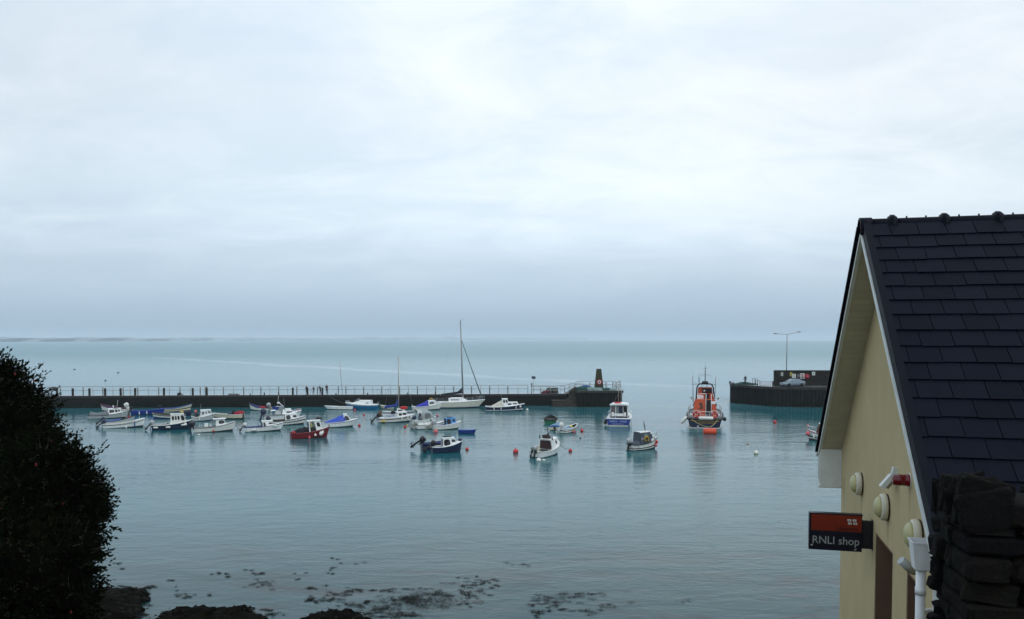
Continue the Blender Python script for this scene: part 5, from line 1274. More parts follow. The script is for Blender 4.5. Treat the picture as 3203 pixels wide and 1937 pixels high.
def boat(name, label, cat, xs, xb, y, yaw=20, ratio=.36, fb=.58, bow=.42, tr=.78, rake=.45, p=2.2, stern=.05, hc=None, stripe=None, band=None, bottom=None, inner=None, gun=None, L=None, trim=1.2, group=None, full_deck=False, roll=0.0, gr=.05, boot=None):
    hc = hc or white; bottom = bottom or antifoul; inner = inner or offwhite; gun = gun or hc
    c, L = place(xs, xb, y, yaw, ratio, L)
    b = Boat(); b.L = L; b.B = B_ = ratio * L
    t = thing(name, label, cat, c, 0, group)
    t.rotation_euler = (radians(roll), -radians(trim), radians(yaw)); b.o = t
    def bw(u): return B_ / 2 * (tr + (1 - tr) * sin(pi / 2 * u / .42)) if u < .42 else B_ / 2 * max(0, 1 - ((u - .42) / .58) ** p)
    def zs(u): return fb + bow * max(0, (u - .22) / .78) ** 2 + stern * max(0, (.25 - u) / .25) ** 2
    def X(u, z): return -L / 2 + L * u - rake * u ** 4 * (1 - min(1.0, z / zs(1)))
    b.bw, b.zs, b.X = bw, zs, X
    us = [0, .08, .18, .30, .42, .54, .64, .73, .81, .88, .93, .97, 1.0]
    rows = [1, .80, .62, .46, .30, .16]
    def ring(u, sg):
        r = []
        z1 = zs(u)
        for f in rows:
            k = (.86 + .14 * f) * (1 - .38 * u ** 3 * (1 - f))
            r.append(Vector((X(u, z1 * f), sg * max(.012, bw(u) * k), z1 * f)))
        r.append(Vector((X(u, -.10), sg * max(.01, bw(u) * .74 * (1 - .42 * u ** 3)), -.10)))
        r.append(Vector((X(u, -.32) - .0, 0, -.34 + .1 * u)))
        return r
    h = MB()
    # strip colours from the gunwale down: 0 hull, 1 stripe, 2 bottom, 3 boot-top
    cols = [0, 0, 0, 0, 0, 2, 2]
    if stripe: cols[stripe[0]] = 1
    if band:                                        # several rows in the stripe colour
        for q in band[0]: cols[q] = 1
    if boot: cols[4] = 3
    for sg in (1, -1):
        S_ = [ring(u, sg) for u in us]
        for j in range(len(rows) + 1): h.loft([[s_[j], s_[j + 1]] for s_ in S_], mi=cols[j], smooth=True)
    a, d = ring(0, 1), ring(0, -1)
    for j in range(len(rows) + 1): h.add([a[j], d[j], d[j + 1], a[j + 1]], [(0, 1, 2, 3)], mi=cols[j])
    sc_ = (stripe or band or (0, hc))[1]
    h.build('hull', [hc, sc_, bottom, boot or hc], t)
    if not full_deck:
        n_ = MB(); fl = .16; rings = []
        for u in us:
            w_ = max(.012, bw(u) - .055); wf = max(.010, (bw(u) - .055) * .78)
            x1, x2 = max(-L / 2 + .06, X(u, zs(u)) - (.06 if u > .9 else 0)), max(-L / 2 + .06, X(u, fl) - (.08 if u > .9 else 0))
            rings.append([Vector((x1, w_, zs(u) - .01)), Vector((x2, wf, fl)), Vector((x2, 0, fl - .01)), Vector((x2, -wf, fl)), Vector((x1, -w_, zs(u) - .01))])
        n_.loft(rings); r0 = rings[0]; n_.add([r0[0], r0[1], r0[3], r0[4]], [(0, 1, 2, 3)])
        n_.build('inner_hull', inner, t)
    g = MB(); top = [Vector((X(u, zs(u)), bw(u), zs(u))) for u in us]
    path = [Vector((v.x, -v.y, v.z)) for v in top] + list(reversed(top))[1:] + []
    g.tube(path, gr, 6); g.tube([path[-1], path[0]], gr, 6)
    g.build('gunwale', gun, t)
    return b

def foredeck(b, u0, mat, camber=.06, name='foredeck', u1=.985):
    m_ = MB(); us = [u0 + (u1 - u0) * i / 8 for i in range(9)]; secs = []
    for u in us:
        w_ = max(.01, b.bw(u) - .02); z = b.zs(u) + .012
        secs.append([Vector((b.X(u, z), w_ * f, z + camber * (1 - f * f))) for f in (-1, -.6, -.2, .2, .6, 1)])
    m_.loft(secs, smooth=True)
    s0 = secs[0]; m_.add(s0 + [v - Vector((0, 0, .06 + (b.zs(u0) * .0))) for v in reversed(s0)], [tuple(range(12))])
    return m_.build(name, mat, b.o)
def side_decks(b, u0, u1, w_, mat):
    m_ = MB()
    for sg in (1, -1):
        secs = []
        for i in range(9):
            u = u0 + (u1 - u0) * i / 8; z = b.zs(u) + .014
            secs.append([Vector((b.X(u, z), sg * (b.bw(u) - .02), z)), Vector((b.X(u, z), sg * max(.0, b.bw(u) - w_), z + .01))])
        m_.loft(secs)
    return m_.build('side_deck', mat, b.o)
def thwarts(b, us, mat):
    for u in us:
        m_ = MB(); z = b.zs(u) * .62
        m_.box((b.X(u, z), 0, z), (.26, 2 * b.bw(u) * .90 - .1, .045)); m_.build('thwart', mat, b.o)
def cabin(b, u0, u1, wa, wf, z1, ra=.05, rf=.35, tw=.86, mat=None, roof=None, side=(), front=(), aft=(), over=.06, z0=None, aftmat=None, name='cabin', gmat=None, crown=.05, rt=.05):
    """a tapering deckhouse; windows given as (u0,u1,v0,v1) on each face; widths as shares of the boat's beam"""
    mat = mat or white; roof = roof or mat; gmat = gmat or glass
    xa, xf = -b.L / 2 + b.L * u0, -b.L / 2 + b.L * u1; ya, yf = wa * b.B / 2, wf * b.B / 2
    za = (z0 if z0 is not None else b.zs(u0)) - .04; zf = (z0 if z0 is not None else b.zs(u1)) - .04
    A = [Vector((xa, ya, za)), Vector((xf, yf, zf)), Vector((xf - rf, yf * tw, z1)), Vector((xa + ra, ya * tw, z1))]   # port
    S_ = [Vector((v.x, -v.y, v.z)) for v in A]
    m_ = MB(); m_.hexa([S_[0], S_[1], A[1], A[0]], [S_[3], S_[2], A[2], A[3]])
    cb_ = m_.build(name, mat, b.o)
    m_ = MB()
    xs_ = [xa + ra - over, xa + ra + (xf - rf - xa - ra) * .5, xf - rf + over * .6]
    secs = []
    for x in xs_:
        k = (x - xa - ra) / max(.01, (xf - rf - xa - ra)); y = (ya + (yf - ya) * k) * tw + over * .5
        secs.append([Vector((x, y * f, z1 + .004 + crown * (1 - f * f))) for f in (-1, -.5, 0, .5, 1)] + [Vector((x, y * f, z1 + .004 + rt + crown * (1 - f * f))) for f in (1, .5, 0, -.5, -1)])
    m_.loft(secs, closed=True, cap=True); m_.build('roof', roof, cb_)
    faces = dict(port=[A[1], A[0], A[3], A[2]], star=[S_[0], S_[1], S_[2], S_[3]], front=[S_[1], A[1], A[2], S_[2]], aft=[A[0], S_[0], S_[3], A[3]])
    for (u_0, u_1, v0, v1) in side:
        m_ = MB(); m_.plate(faces['star'], u_0, u_1, v0, v1); m_.build('window', gmat, cb_)
        m_ = MB(); m_.plate(faces['port'], 1 - u_1, 1 - u_0, v0, v1); m_.build('window', gmat, cb_)
    for (u_0, u_1, v0, v1) in front:
        m_ = MB(); m_.plate(faces['front'], u_0, u_1, v0, v1); m_.build('window', gmat, cb_)
    for (u_0, u_1, v0, v1) in aft:
        m_ = MB(); m_.plate(faces['aft'], u_0, u_1, v0, v1, cut=.10); m_.build('aft_opening', aftmat or darkin, cb_)  # plate coloured to stand in for the shaded inside of an open back
    b.cab = cb_; b.faces = faces
    return cb_
def outboard(b, y=0, tilt=0, s=1.0, col=None, leg=None, z=None, u=0.0):
    """engine: cowl, midsection, leg with plate, propeller; tilt swings the leg up astern"""
    col = col or blktop; leg = leg or col
    z = b.zs(0) if z is None else z
    e_ = bpy.data.objects.new('outboard_motor', None); bpy.data.objects.remove(e_)
    R_ = Matrix.Translation((-b.L / 2 - .04, y, z + .02)) @ Matrix.Rotation(radians(tilt), 4, 'Y') @ Matrix.Diagonal((s, s, s, 1))
    def tr_(m_):
        m_.v = [R_ @ v for v in m_.v]; return m_
    m_ = MB()
    m_.loft([[Vector((x0 + q, w_, zz)) for x0, w_ in ((-.10, -.05), (.06, -.06), (.06, .06), (-.10, .05))] for q, zz in ((-.18, .14), (-.19, -.20), (-.20, -.55))], closed=True, cap=True)
    m_.box((-.24, 0, -.56), (.42, .20, .025)); m_.ell((-.22, 0, -.74), (.24, .055, .065), n=10, k=6)
    m_.box((-.19, 0, -.66), (.16, .035, .20)); m_.box((-.19, 0, -.88), (.18, .02, .20), taper=(1.3, 1))
    m_.box((.02, 0, -.05), (.10, .20, .32)); m_.box((-.06, 0, .06), (.16, .16, .14))
    o = tr_(m_).build('outboard_motor', leg, b.o)
    m_ = MB(); m_.ell((-.16, 0, .36), (.29, .18, .26), e=.62, n=16, k=10, rot=Matrix.Rotation(-.10, 3, 'Y')); m_.ell((-.14, 0, .30), (.295, .186, .05), e=.6, n=16, k=6)
    tr_(m_).build('cowling', col, o)
    m_ = MB()
    for k in range(3):
        an = 2 * pi * k / 3; m_.box((-.47, .09 * cos(an), -.74 + .09 * sin(an)), (.025, .07, .13), Matrix.Rotation(an - pi / 2, 3, 'X') @ Matrix.Rotation(.5, 3, 'Z'))
    m_.ell((-.48, 0, -.74), (.06, .035, .035), n=8, k=5); tr_(m_).build('propeller', leg, o)
    return o
def cover(b, u0, u1, h0, h1, mat, name='cover', n=10, inset=.0, w_=1.0, sag=.06, seed=1, ridge=None):
    """canvas over the boat from u0 to u1, ridge height rising from h0 to h1 above the gunwale"""
    m_ = MB(); secs = []
    for i in range(n + 1):
        k = i / n; u = u0 + (u1 - u0) * k; z = b.zs(u) + .03; hh = (ridge(k) if ridge else h0 + (h1 - h0) * k)
        y = max(.03, (b.bw(u) + .02 - inset)) * w_
        sec = []
        for f in (-1, -.97, -.7, -.35, 0, .35, .7, .97, 1):
            g = (1 - abs(f) ** 2.2)
            zz = z + hh * g + sag * mnoise.noise(Vector((u * 9 + seed, f * 2.5, seed))) * g - (.10 if abs(f) == 1 else 0)
            sec.append(Vector((b.X(u, z), y * f, zz)))
        secs.append(sec)
    m_.loft(secs, smooth=True)
    s0, s1 = secs[0], secs[-1]
    m_.add(s0, [tuple(range(9))]); m_.add(s1, [tuple(reversed(range(9)))])
    return m_.build(name, mat, b.o)
def pole(b, name, pts, r, mat, parent=None):
    m_ = MB(); m_.tube(pts, r, 6); return m_.build(name, mat, parent or b.o)
def U(b, u, y=0.0, z=0.0): return Vector((-b.L / 2 + b.L * u, y * b.B / 2, z))
def pulpit(b, u0, h=.5, mat=None, name='pulpit', posts=4, r=.02, u1=.99):
    m_ = MB(); us = [u0 + (u1 - u0) * i / 6 for i in range(7)]
    top = [Vector((b.X(u, b.zs(u)), max(.03, b.bw(u) - .06), b.zs(u) + h)) for u in us]
    path = [Vector((v.x, -v.y, v.z)) for v in top] + list(reversed(top))
    m_.tube(path, r, 5)
    for i in range(0, 7, max(1, 6 // max(1, posts - 1))):
        for sg in (1, -1):
            v = top[i]; m_.tube([Vector((v.x, sg * v.y, v.z - h)), Vector((v.x, sg * v.y, v.z))], r, 5)
    return m_.build(name, mat or alu, b.o)
def world(b, v):
    bpy.context.view_layer.update()
    return b.o.matrix_world @ Vector(v)
def hang(b, u, sg, drop, kind, label, mat=None, s=1.0, out=.0, group='fenders hanging on moored boats'):
    """a fender or buoy hung outside the gunwale: kind 'v' upright sausage, 'h' lying sausage, 'b' ball"""
    z = b.zs(u) - drop; r = {'v': .09, 'h': .11, 'b': .19}[kind] * s
    p = Vector((b.X(u, z), sg * (b.bw(u) + r * .8 + out), z))
    mat = mat or whitebuoy
    t = thing('fender', label, 'fender', world(b, p), b.o.rotation_euler[2], group)
    m_ = MB()
    if kind == 'v': m_.lathe([(.0001, -.30 * s), (r * .6, -.28 * s), (r, -.20 * s), (r, .20 * s), (r * .6, .28 * s), (.03, .32 * s), (.0001, .34 * s)], 10)
    elif kind == 'h': m_.lathe([(.0001, -.30 * s), (r * .7, -.29 * s), (r, -.22 * s), (r, .22 * s), (r * .7, .29 * s), (.0001, .30 * s)], 10, Matrix.Rotation(pi / 2, 4, 'Y'))
    else: m_.ell((0, 0, 0), (r, r, r * 1.1), n=14, k=9); m_.lathe([(.05, r * 1.02), (.05, r * 1.25), (.0001, r * 1.27)], 8)
    m_.build('float', mat, t)
    m_ = MB(); m_.tube([(0, 0, r), (0, -sg * (r * .6 + out), drop + .02)], .012, 5); m_.build('lanyard', rope, t)
    return t
def letters(b, body, size, mat, u, y_side, z, flip=False, off=.03, parent=None):
    sg = -1
    bx_ = Vector((1, 0, 0)); up = Vector((0, 0, 1))
    text_part('lettering', body, size, mat, b.o, frame_mtx((-b.L / 2 + b.L * u, -(b.bw(u) * y_side) - off, z), bx_, up), .004)
G = 'small boats moored in the harbour'

# ---------------------------------------------------------------- left group, far row
b = boat('open_boat', 'white open boat with dark red gunwale and big white outboard, leftmost against the pier', 'boat', 402, 308, 1289, 170, .30, .62, .55, hc=offwhite, gun=maroon, stripe=(0, maroon), inner=M('purple_blue_paint', (.03, .03, .12), .6), group=G, trim=1.5)
thwarts(b, (.25, .45, .65), wood); outboard(b, 0, 38, 1.35, engwhite)
b = boat('cabin_boat', 'grey white cabin boat with grey cover over its cockpit, leftmost in the harbour', 'boat', 282, 400, 1311, 14, .34, .50, .42, tr=.85, hc=ltgrey, gun=black, inner=greyp, group=G, gr=.04)
foredeck(b, .60, white); cabin(b, .50, .86, .74, .50, 1.42, .06, .34, .86, white, white, side=[(.10, .48, .34, .86), (.53, .74, .34, .86), (.78, .93, .42, .84)], front=[(.08, .47, .3, .86), (.53, .92, .3, .86)], gmat=glass)
cover(b, .04, .53, .22, .86, greytarp, seed=3, ridge=lambda k: .58 - 1.2 * k * (1 - k) * .8 + .26 * k ** 2, w_=.86)
pole(b, 'antenna', [U(b, .70, .1, 1.5), U(b, .74, .1, 2.75)], .018, signwhite); pole(b, 'short_mast', [U(b, .62, 0, 1.45), U(b, .62, 0, 1.78)], .05, offwhite)
m_ = MB(); m_.ell(U(b, .62, 0, 1.82), (.14, .14, .09)); m_.build('radar_dome', white, b.o); pulpit(b, .84, .22, steel)
m_ = MB(); m_.box(U(b, .69, 0, 1.55), (.55, .9, .05)); m_.build('roof_rack', maroon, b.o)
b = boat('open_boat', 'long royal blue open boat with two white fenders against the pier', 'boat', 414, 514, 1299, 8, .27, .66, .28, tr=.82, rake=.25, hc=royal, gun=royal, inner=blue, bottom=navy, group=G, trim=.8)
thwarts(b, (.3, .55, .75), blue); outboard(b, 0, 20, 1.0, darkcanvas, black)
hang(b, .27, -1, .34, 'v', 'left white fender on the long royal blue boat', s=.9); hang(b, .50, -1, .34, 'v', 'right white fender on the long royal blue boat', s=.9)
b = boat('open_boat', 'cream open boat with high bow and blue gunwale against the pier', 'boat', 505, 600, 1289, 11, .28, .55, .62, tr=.8, rake=.40, hc=cream, gun=blue, stripe=(2, darkwood), inner=wood, group=G, trim=1.6)
thwarts(b, (.3, .5, .7), wood); outboard(b, .0, 15, .9, darkcanvas, black)
b = boat('open_boat', 'small dark navy boat with a yellow float aboard, behind the white wheelhouse', 'boat', 548, 600, 1302, 8, .38, .52, .18, tr=.9, rake=.2, hc=navy, gun=navy, inner=blue, bottom=navy, group=G)
thwarts(b, (.35, .65), navy); m_ = MB(); m_.ell(U(b, .42, -.5, .66), (.30, .16, .14), jit=.2); tag(m_.build('yellow_float', yellowp, None, b.o.location, radians(8)), 'yellow float lying in the small dark navy boat', 'float')
b = boat('open_boat', 'low white open boat with blue bottom, half hidden behind the navy wheelhouse boat', 'boat', 580, 470, 1311, 172, .28, .58, .30, tr=.8, rake=.35, hc=offwhite, stripe=(1, darkwood), gun=darkwood, bottom=antifoul_blue, inner=wood, boot=antifoul_blue, group=G, trim=.3)
thwarts(b, (.3, .55), wood)
b = boat('open_boat', 'grey white open boat with bright blue sheet inside, behind the plain white open boat', 'boat', 326, 420, 1331, 20, .30, .60, .55, hc=ltgrey, gun=darkwood, inner=darkin, group=G, trim=2)
cover(b, .10, .56, .05, .10, bluetarp, seed=5, w_=.80); outboard(b, .0, 50, .9, engblue, black); thwarts(b, (.62, .74), wood)
m_ = MB(); m_.ell((0, 0, .14), (.16, .15, .20), jit=.2); tag(m_.build('red_bag', redcloth, None, world(b, U(b, .80, 0, b.zs(.8) - .05))), 'small red bag in the bow of the grey white open boat', 'bag')
b = boat('open_boat', 'plain white open boat with dark outboard, frontmost at the left', 'boat', 330, 450, 1341, 22, .30, .58, .52, rake=.30, hc=white, gun=offwhite, stripe=(0, offwhite), inner=ltgrey, group=G, trim=2, boot=white)
foredeck(b, .76, white, .10); thwarts(b, (.25, .45, .62), offwhite); outboard(b, .12, 48, 1.0, engblue, black); side_decks(b, .05, .76, .12, offwhite)
m_ = MB(); us_ = [i / 10 for i in range(11)]
for sg in (1, -1): m_.tube([Vector((b.X(u, b.zs(u) * .8), sg * (b.bw(u) * .985 + .012), b.zs(u) * .80)) for u in us_], .022, 5)
m_.build('rubbing_strake', darkwood, b.o)
hang(b, .55, -1, .55, 'b', 'cream ball fender amidships on the plain white open boat', whitebuoy, .75); hang(b, .76, -1, .42, 'v', 'blue fender near the bow of the plain white open boat', blue, .85)
b = boat('wheelhouse_boat', 'navy hulled boat with tall white wheelhouse and white lying fenders', 'boat', 480, 601, 1347, 20, .34, .68, .50, tr=.85, rake=.3, hc=navy, gun=offwhite, inner=ltgrey, bottom=navy, group=G, trim=1.4)
foredeck(b, .70, offwhite); side_decks(b, .02, .70, .22, offwhite)
cabin(b, .44, .86, .72, .56, 2.02, .14, .40, .90, offwhite, offwhite, side=[(.10, .26, .52, .86), (.32, .44, .52, .86), (.50, .64, .52, .86), (.74, .96, .44, .90)], front=[(.06, .47, .5, .9), (.53, .94, .5, .9)], aft=[(.3, .7, .1, .9)], z0=.55)
m_ = MB(); m_.box(U(b, .38, -.58, .92), (.36, .3, .22)); m_.build('engine_box', offwhite, b.o); m_ = MB(); m_.box(U(b, .385, -.66, .94), (.26, .24, .14)); m_.build('locker', darkin, b.o)
m_ = MB(); m_.box(U(b, .64, 0, 2.14), (.5, .3, .06)); m_.box(U(b, .74, .3, 2.15), (.12, .12, .14)); m_.build('roof_gear', greyp, b.o)
outboard(b, -.35, 42, 1.0, enggrey, black); m_ = MB(); m_.box(U(b, -.03, .55, .42), (.06, .5, .9), Matrix.Rotation(.35, 3, 'Y')); m_.build('rudder', navy, b.o)
hang(b, .10, -1, .26, 'h', 'white lying fender at the stern quarter of the navy wheelhouse boat', s=1.0); hang(b, .40, -1, .30, 'h', 'white lying fender amidships on the navy wheelhouse boat'); hang(b, .78, -1, .36, 'h', 'white lying fender near the bow of the navy wheelhouse boat')
b = boat('cabin_boat', 'small white cabin boat with pale windows and pink buoy on its stern rail', 'boat', 603, 672, 1319, 26, .42, .62, .45, tr=.8, rake=.3, hc=ltgrey, gun=offwhite, bottom=antifoul_blue, inner=ltgrey, group=G, stern=.1)
foredeck(b, .66, white); cabin(b, .34, .86, .80, .62, 1.58, .12, .18, .88, white, white, side=[(.10, .36, .34, .82), (.45, .60, .34, .82), (.68, .94, .38, .86)], front=[(.08, .47, .4, .86), (.53, .92, .4, .86)], aft=[(.3, .8, .1, .9)], gmat=paleglass)
m_ = MB(); m_.tube([U(b, .03, -.6, .7), U(b, .02, -.62, 1.15), U(b, .02, .6, 1.15), U(b, .03, .6, .7)], .02, 5); m_.build('stern_rail', steel, b.o); pole(b, 'antenna', [U(b, .4, .3, 1.6), U(b, .4, .3, 2.5)], .015, greyp)
t = thing('mooring_buoy', 'pink ball buoy carried on the stern of the small white cabin boat', 'buoy', world(b, U(b, .16, -.2, 1.42))); m_ = MB(); m_.ell((0, 0, .04), (.20, .20, .25)); m_.build('float', pinkbuoy, t); m_ = MB(); m_.tube([(0, 0, -.2), (0, 0, -.55)], .02, 5); m_.build('stem', steel, t)
m_ = MB(); m_.ell(U(b, .20, -.25, .86), (.26, .2, .36), e=.7, rot=Matrix.Rotation(.5, 3, 'Y')); m_.build('seat_cover', darkin, b.o); hang(b, .30, -1, .30, 'v', 'thin white fender on the small white cabin boat', s=.8)
b = boat('half_cabin_boat', 'white boat with black outboard, small windscreen cabin and slanting pole', 'boat', 610, 736, 1354, 22, .32, .62, .50, tr=.85, rake=.42, hc=offwhite, gun=black, inner=ltgrey, group=G, trim=1.8, gr=.035)
foredeck(b, .62, white, .10); side_decks(b, .02, .62, .15, offwhite)
cabin(b, .52, .76, .72, .52, 1.62, .04, .16, .84, white, white, side=[(.30, .92, .30, .80)], front=[(.08, .47, .3, .86), (.53, .92, .3, .86)], aft=[(.18, .82, .05, .88)], aftmat=greyp, over=.34)
m_ = MB(); m_.plate([U(b, .34, -.72, 1.05), U(b, .51, -.72, 1.05), U(b, .52, -.66, 1.60), U(b, .40, -.66, 1.60)], .1, .9, .1, .9); m_.build('side_screen', paleglass, b.o)
pole(b, 'slanting_pole', [U(b, .58, .0, 1.66), U(b, .47, .05, 2.05), U(b, .43, .05, 2.35)], [.05, .035, .012], darkwood); outboard(b, -.2, 12, 1.35, blktop)
m_ = MB(); m_.box(U(b, .30, -.25, .95), (.46, .42, .42)); m_.box(U(b, .40, -.2, .90), (.3, .4, .3)); m_.build('helm_seat', white, b.o); thwarts(b, (.14,), offwhite); pulpit(b, .80, .12, alu)
hang(b, .46, -1, .50, 'b', 'orange red ball fender on the white boat with slanting pole', M('orange_buoy_plastic', (.42, .07, .03), .5), .72)
b = boat('open_boat', 'weathered cream open boat carrying a crimson cover and dark bundles', 'boat', 762, 664, 1312, 176, .30, .66, .22, tr=.9, rake=.25, hc=cream, gun=offwhite, inner=wood, boot=M('green_weed_band', (.04, .06, .03), .9), group=G, trim=-.3)
thwarts(b, (.35, .55, .75), wood); m_ = MB(); m_.box(U(b, -.012, 0, .36), (.08, .34, 1.1)); m_.build('rudder', darkwood, b.o)
heap('crimson_cover', 'crumpled crimson cover heaped in the stern of the cream open boat', 'cover', world(b, U(b, .14, 0, .62)), [((-.1, 0, .18), (.62, .55, .34), 0), ((.35, 0, .25), (.45, .45, .36), 0)], [redcloth], seed=3)
heap('dark_bundle', 'dark bundles of gear beside the crimson cover in the cream boat', 'bundle', world(b, U(b, .36, 0, .60)), [((.25, 0, .22), (.34, .4, .42), 0), ((-.2, 0, .12), (.42, .45, .26), 1)], [netblack, navy], seed=6)
b = boat('open_boat', 'blue and white open boat with silver outboard and crimson gear against the pier', 'boat', 845, 775, 1285, 168, .34, .50, .62, tr=.8, rake=.35, hc=offwhite, stripe=(0, navy), gun=navy, inner=royal, group=G, trim=2.2)
thwarts(b, (.3, .6), blue); outboard(b, 0, 42, 1.25, enggrey, steel)
heap('crimson_gear', 'crimson gear piled in the blue and white open boat', 'gear', world(b, U(b, .32, 0, .38)), [((0, 0, .12), (.62, .5, .24), 0)], [redcloth], seed=8)
b = boat('open_boat', 'small deep blue boat against the pier behind the white sports cruiser', 'boat', 853, 882, 1286, 10, .45, .64, .22, tr=.9, rake=.2, hc=royal, gun=royal, inner=blue, bottom=navy, group=G); thwarts(b, (.5,), blue)
m_ = MB(); m_.ell((0, 0, .05), (.34, .14, .06), jit=.1); tag(m_.build('white_float', whitebuoy, None, world(b, U(b, .55, -.4, .70)), .2), 'white float lying on the small deep blue boat', 'float')
# white sports cruiser
b = boat('sports_cruiser', 'white sports cruiser with wraparound windscreen, radar pod and bow rail', 'boat', 828, 944, 1316, 22, .36, .72, .46, tr=.9, rake=.6, p=2.5, hc=white, gun=greyp, inner=ltgrey, group=G, trim=1.0)
foredeck(b, .50, white, .22); side_decks(b, .02, .5, .22, white)
cabin(b, .46, .88, .74, .36, 1.48, .15, .95, .78, white, white, side=[(.30, .80, .22, .62)], over=.02, z0=.9, gmat=glass, name='cuddy', crown=.12)
m_ = MB(); q = [U(b, .36, -.60, 1.30), U(b, .56, -.52, 1.45), U(b, .50, -.40, 2.02), U(b, .40, -.46, 2.0)]
qm = [Vector((v.x, -v.y, v.z)) for v in q]
m_.add(q, [(0, 1, 2, 3)]); m_.add(qm, [(3, 2, 1, 0)]); m_.add([q[1], qm[1], qm[2], q[2]], [(0, 1, 2, 3)]); m_.add([q[3], q[2], qm[2], qm[3]], [(0, 1, 2, 3)]); m_.build('windscreen', paleglass, b.o)
m_ = MB(); m_.box(U(b, .36, 0, 1.12), (.9, 1.5, .5), taper=(.8, .9)); m_.build('console', ltgrey, b.o)
m_ = MB(); m_.box(U(b, .24, 0, 1.45), (.75, 1.5, .06)); m_.tube([U(b, .18, -.6, .8), U(b, .19, -.6, 1.45)], .03, 5); m_.tube([U(b, .18, .6, .8), U(b, .19, .6, 1.45)], .03, 5); m_.build('aft_canopy', white, b.o)
pole(b, 'radar_arch', [U(b, .52, .0, 1.95), U(b, .44, .0, 2.35), U(b, .40, 0, 2.48)], .06, white); m_ = MB(); m_.ell(U(b, .385, 0, 2.54), (.24, .22, .13)); m_.build('radar_dome', white, b.o)
pole(b, 'antenna', [U(b, .36, -.3, 2.0), U(b, .385, -.3, 3.7)], .016, signwhite); pole(b, 'antenna', [U(b, .56, .3, 1.6), U(b, .53, .3, 3.2)], .014, greyp)
pulpit(b, .74, .42, alu, r=.022); outboard(b, -.1, 18, 1.5, engblue)
t = thing('mooring_buoy', 'pink ball buoy stowed in the bow of the white sports cruiser', 'buoy', world(b, U(b, .90, 0, b.zs(.9) + .22))); m_ = MB(); m_.ell((0, 0, 0), (.17, .17, .19)); m_.build('float', pinkbuoy, t)
b = boat('half_cabin_boat', 'white boat with two black hull stripes and rounded open backed cabin', 'boat', 840, 958, 1332, 20, .36, .62, .50, tr=.75, rake=.35, hc=offwhite, gun=black, stripe=(2, black), inner=wood, group=G, trim=1.4, gr=.045)
foredeck(b, .62, white, .08); side_decks(b, .1, .62, .12, offwhite)
cabin(b, .44, .80, .80, .52, 1.52, -.02, .30, .86, white, white, side=[(.08, .42, .12, .86), (.62, .92, .32, .76)], front=[(.10, .47, .35, .8), (.53, .90, .35, .8)], aft=[(.10, .90, .05, .90)], aftmat=brownin)
thwarts(b, (.12, .26), wood); outboard(b, .2, 34, 1.0, M('dull_red_engine', (.10, .015, .02), .5), black); outboard(b, -.35, 40, 1.0, engblue, black)
m_ = MB(); m_.ell((0, 0, 0), (.16, .12, .14)); tag(m_.build('straw_coloured_float', cream, None, world(b, U(b, .50, -.5, 1.2))), 'straw coloured float in the cabin opening of the black striped boat', 'float')
b = boat('half_cabin_boat', 'white boat with low round cuddy, blue cockpit and white lying fenders', 'boat', 768, 888, 1352, 18, .32, .60, .38, tr=.82, rake=.45, hc=white, gun=navy, inner=royal, group=G, trim=1.4, gr=.035)
foredeck(b, .60, white, .10); cabin(b, .46, .74, .74, .52, 1.30, -.08, .16, .84, white, white, side=[(.06, .28, .06, .82), (.56, .98, .36, .72)], front=[(.1, .47, .35, .8), (.53, .9, .35, .8)], aft=[(.15, .85, .05, .9)])
outboard(b, .1, 38, .85, engwhite, black); thwarts(b, (.14, .3), offwhite); pulpit(b, .74, .16, alu)
m_ = MB(); m_.tube([U(b, .34, -.3 + .25 * cos(a), 1.0 + .25 * sin(a)) for a in [2 * pi * i / 14 for i in range(14)]], .03, 5, closed=True); m_.build('steering_wheel', black, b.o)
hang(b, .22, -1, .30, 'h', 'white lying fender amidships on the boat with the blue cockpit', s=1.0); hang(b, .78, -1, .14, 'h', 'white lying fender near the bow of the boat with the blue cockpit', s=.95)
b = boat('fishing_boat', 'dark red fishing boat with white wheelhouse and black nets', 'fishing boat', 910, 1032, 1374, 24, .36, .72, .48, tr=.8, rake=.35, hc=redp, gun=M('pink_red_rail', (.24, .05, .06), .5), inner=brownin, bottom=redp, group=G, trim=1.5)
foredeck(b, .68, offwhite); side_decks(b, .02, .68, .14, maroon)
cabin(b, .46, .84, .72, .56, 2.05, -.05, .45, .88, white, white, side=[(.08, .50, .02, .95), (.64, .90, .52, .88)], front=[(.08, .47, .5, .88), (.53, .92, .5, .88)], aft=[(.06, .94, .0, .92)], z0=.6, aftmat=darkin, over=.16, gmat=darkin)
for (u0, u1, m2) in ((.12, .28, M('yellow_cabin_glass', (.36, .34, .13), .2)), (.33, .46, paleglass)):
    m_ = MB(); m_.plate(b.faces['star'], u0, u1, .52, .88, .03); m_.build('window', m2, b.cab)
m_ = MB(); m_.tube([U(b, .50, -.3, 2.14), U(b, .50, -.3, 2.24), U(b, .66, -.3, 2.24), U(b, .66, -.3, 2.14)], .03, 5); m_.tube([U(b, .50, .3, 2.14), U(b, .50, .3, 2.24), U(b, .66, .3, 2.24), U(b, .66, .3, 2.14)], .03, 5); m_.build('roof_rack', steel, b.o)
m_ = MB(); m_.ell(U(b, .57, .0, 1.0), (.04, .04, .04)); 
heap('black_net_pile', 'black netting heaped in the cockpit of the dark red boat', 'fishing nets', world(b, U(b, .28, 0, .62)), [((-.65, -.1, .10), (.6, .6, .25), 0), ((.0, 0, .20), (.75, .65, .42), 0), ((.5, .1, .28), (.6, .6, .46), 0)], [netblack], seed=4)
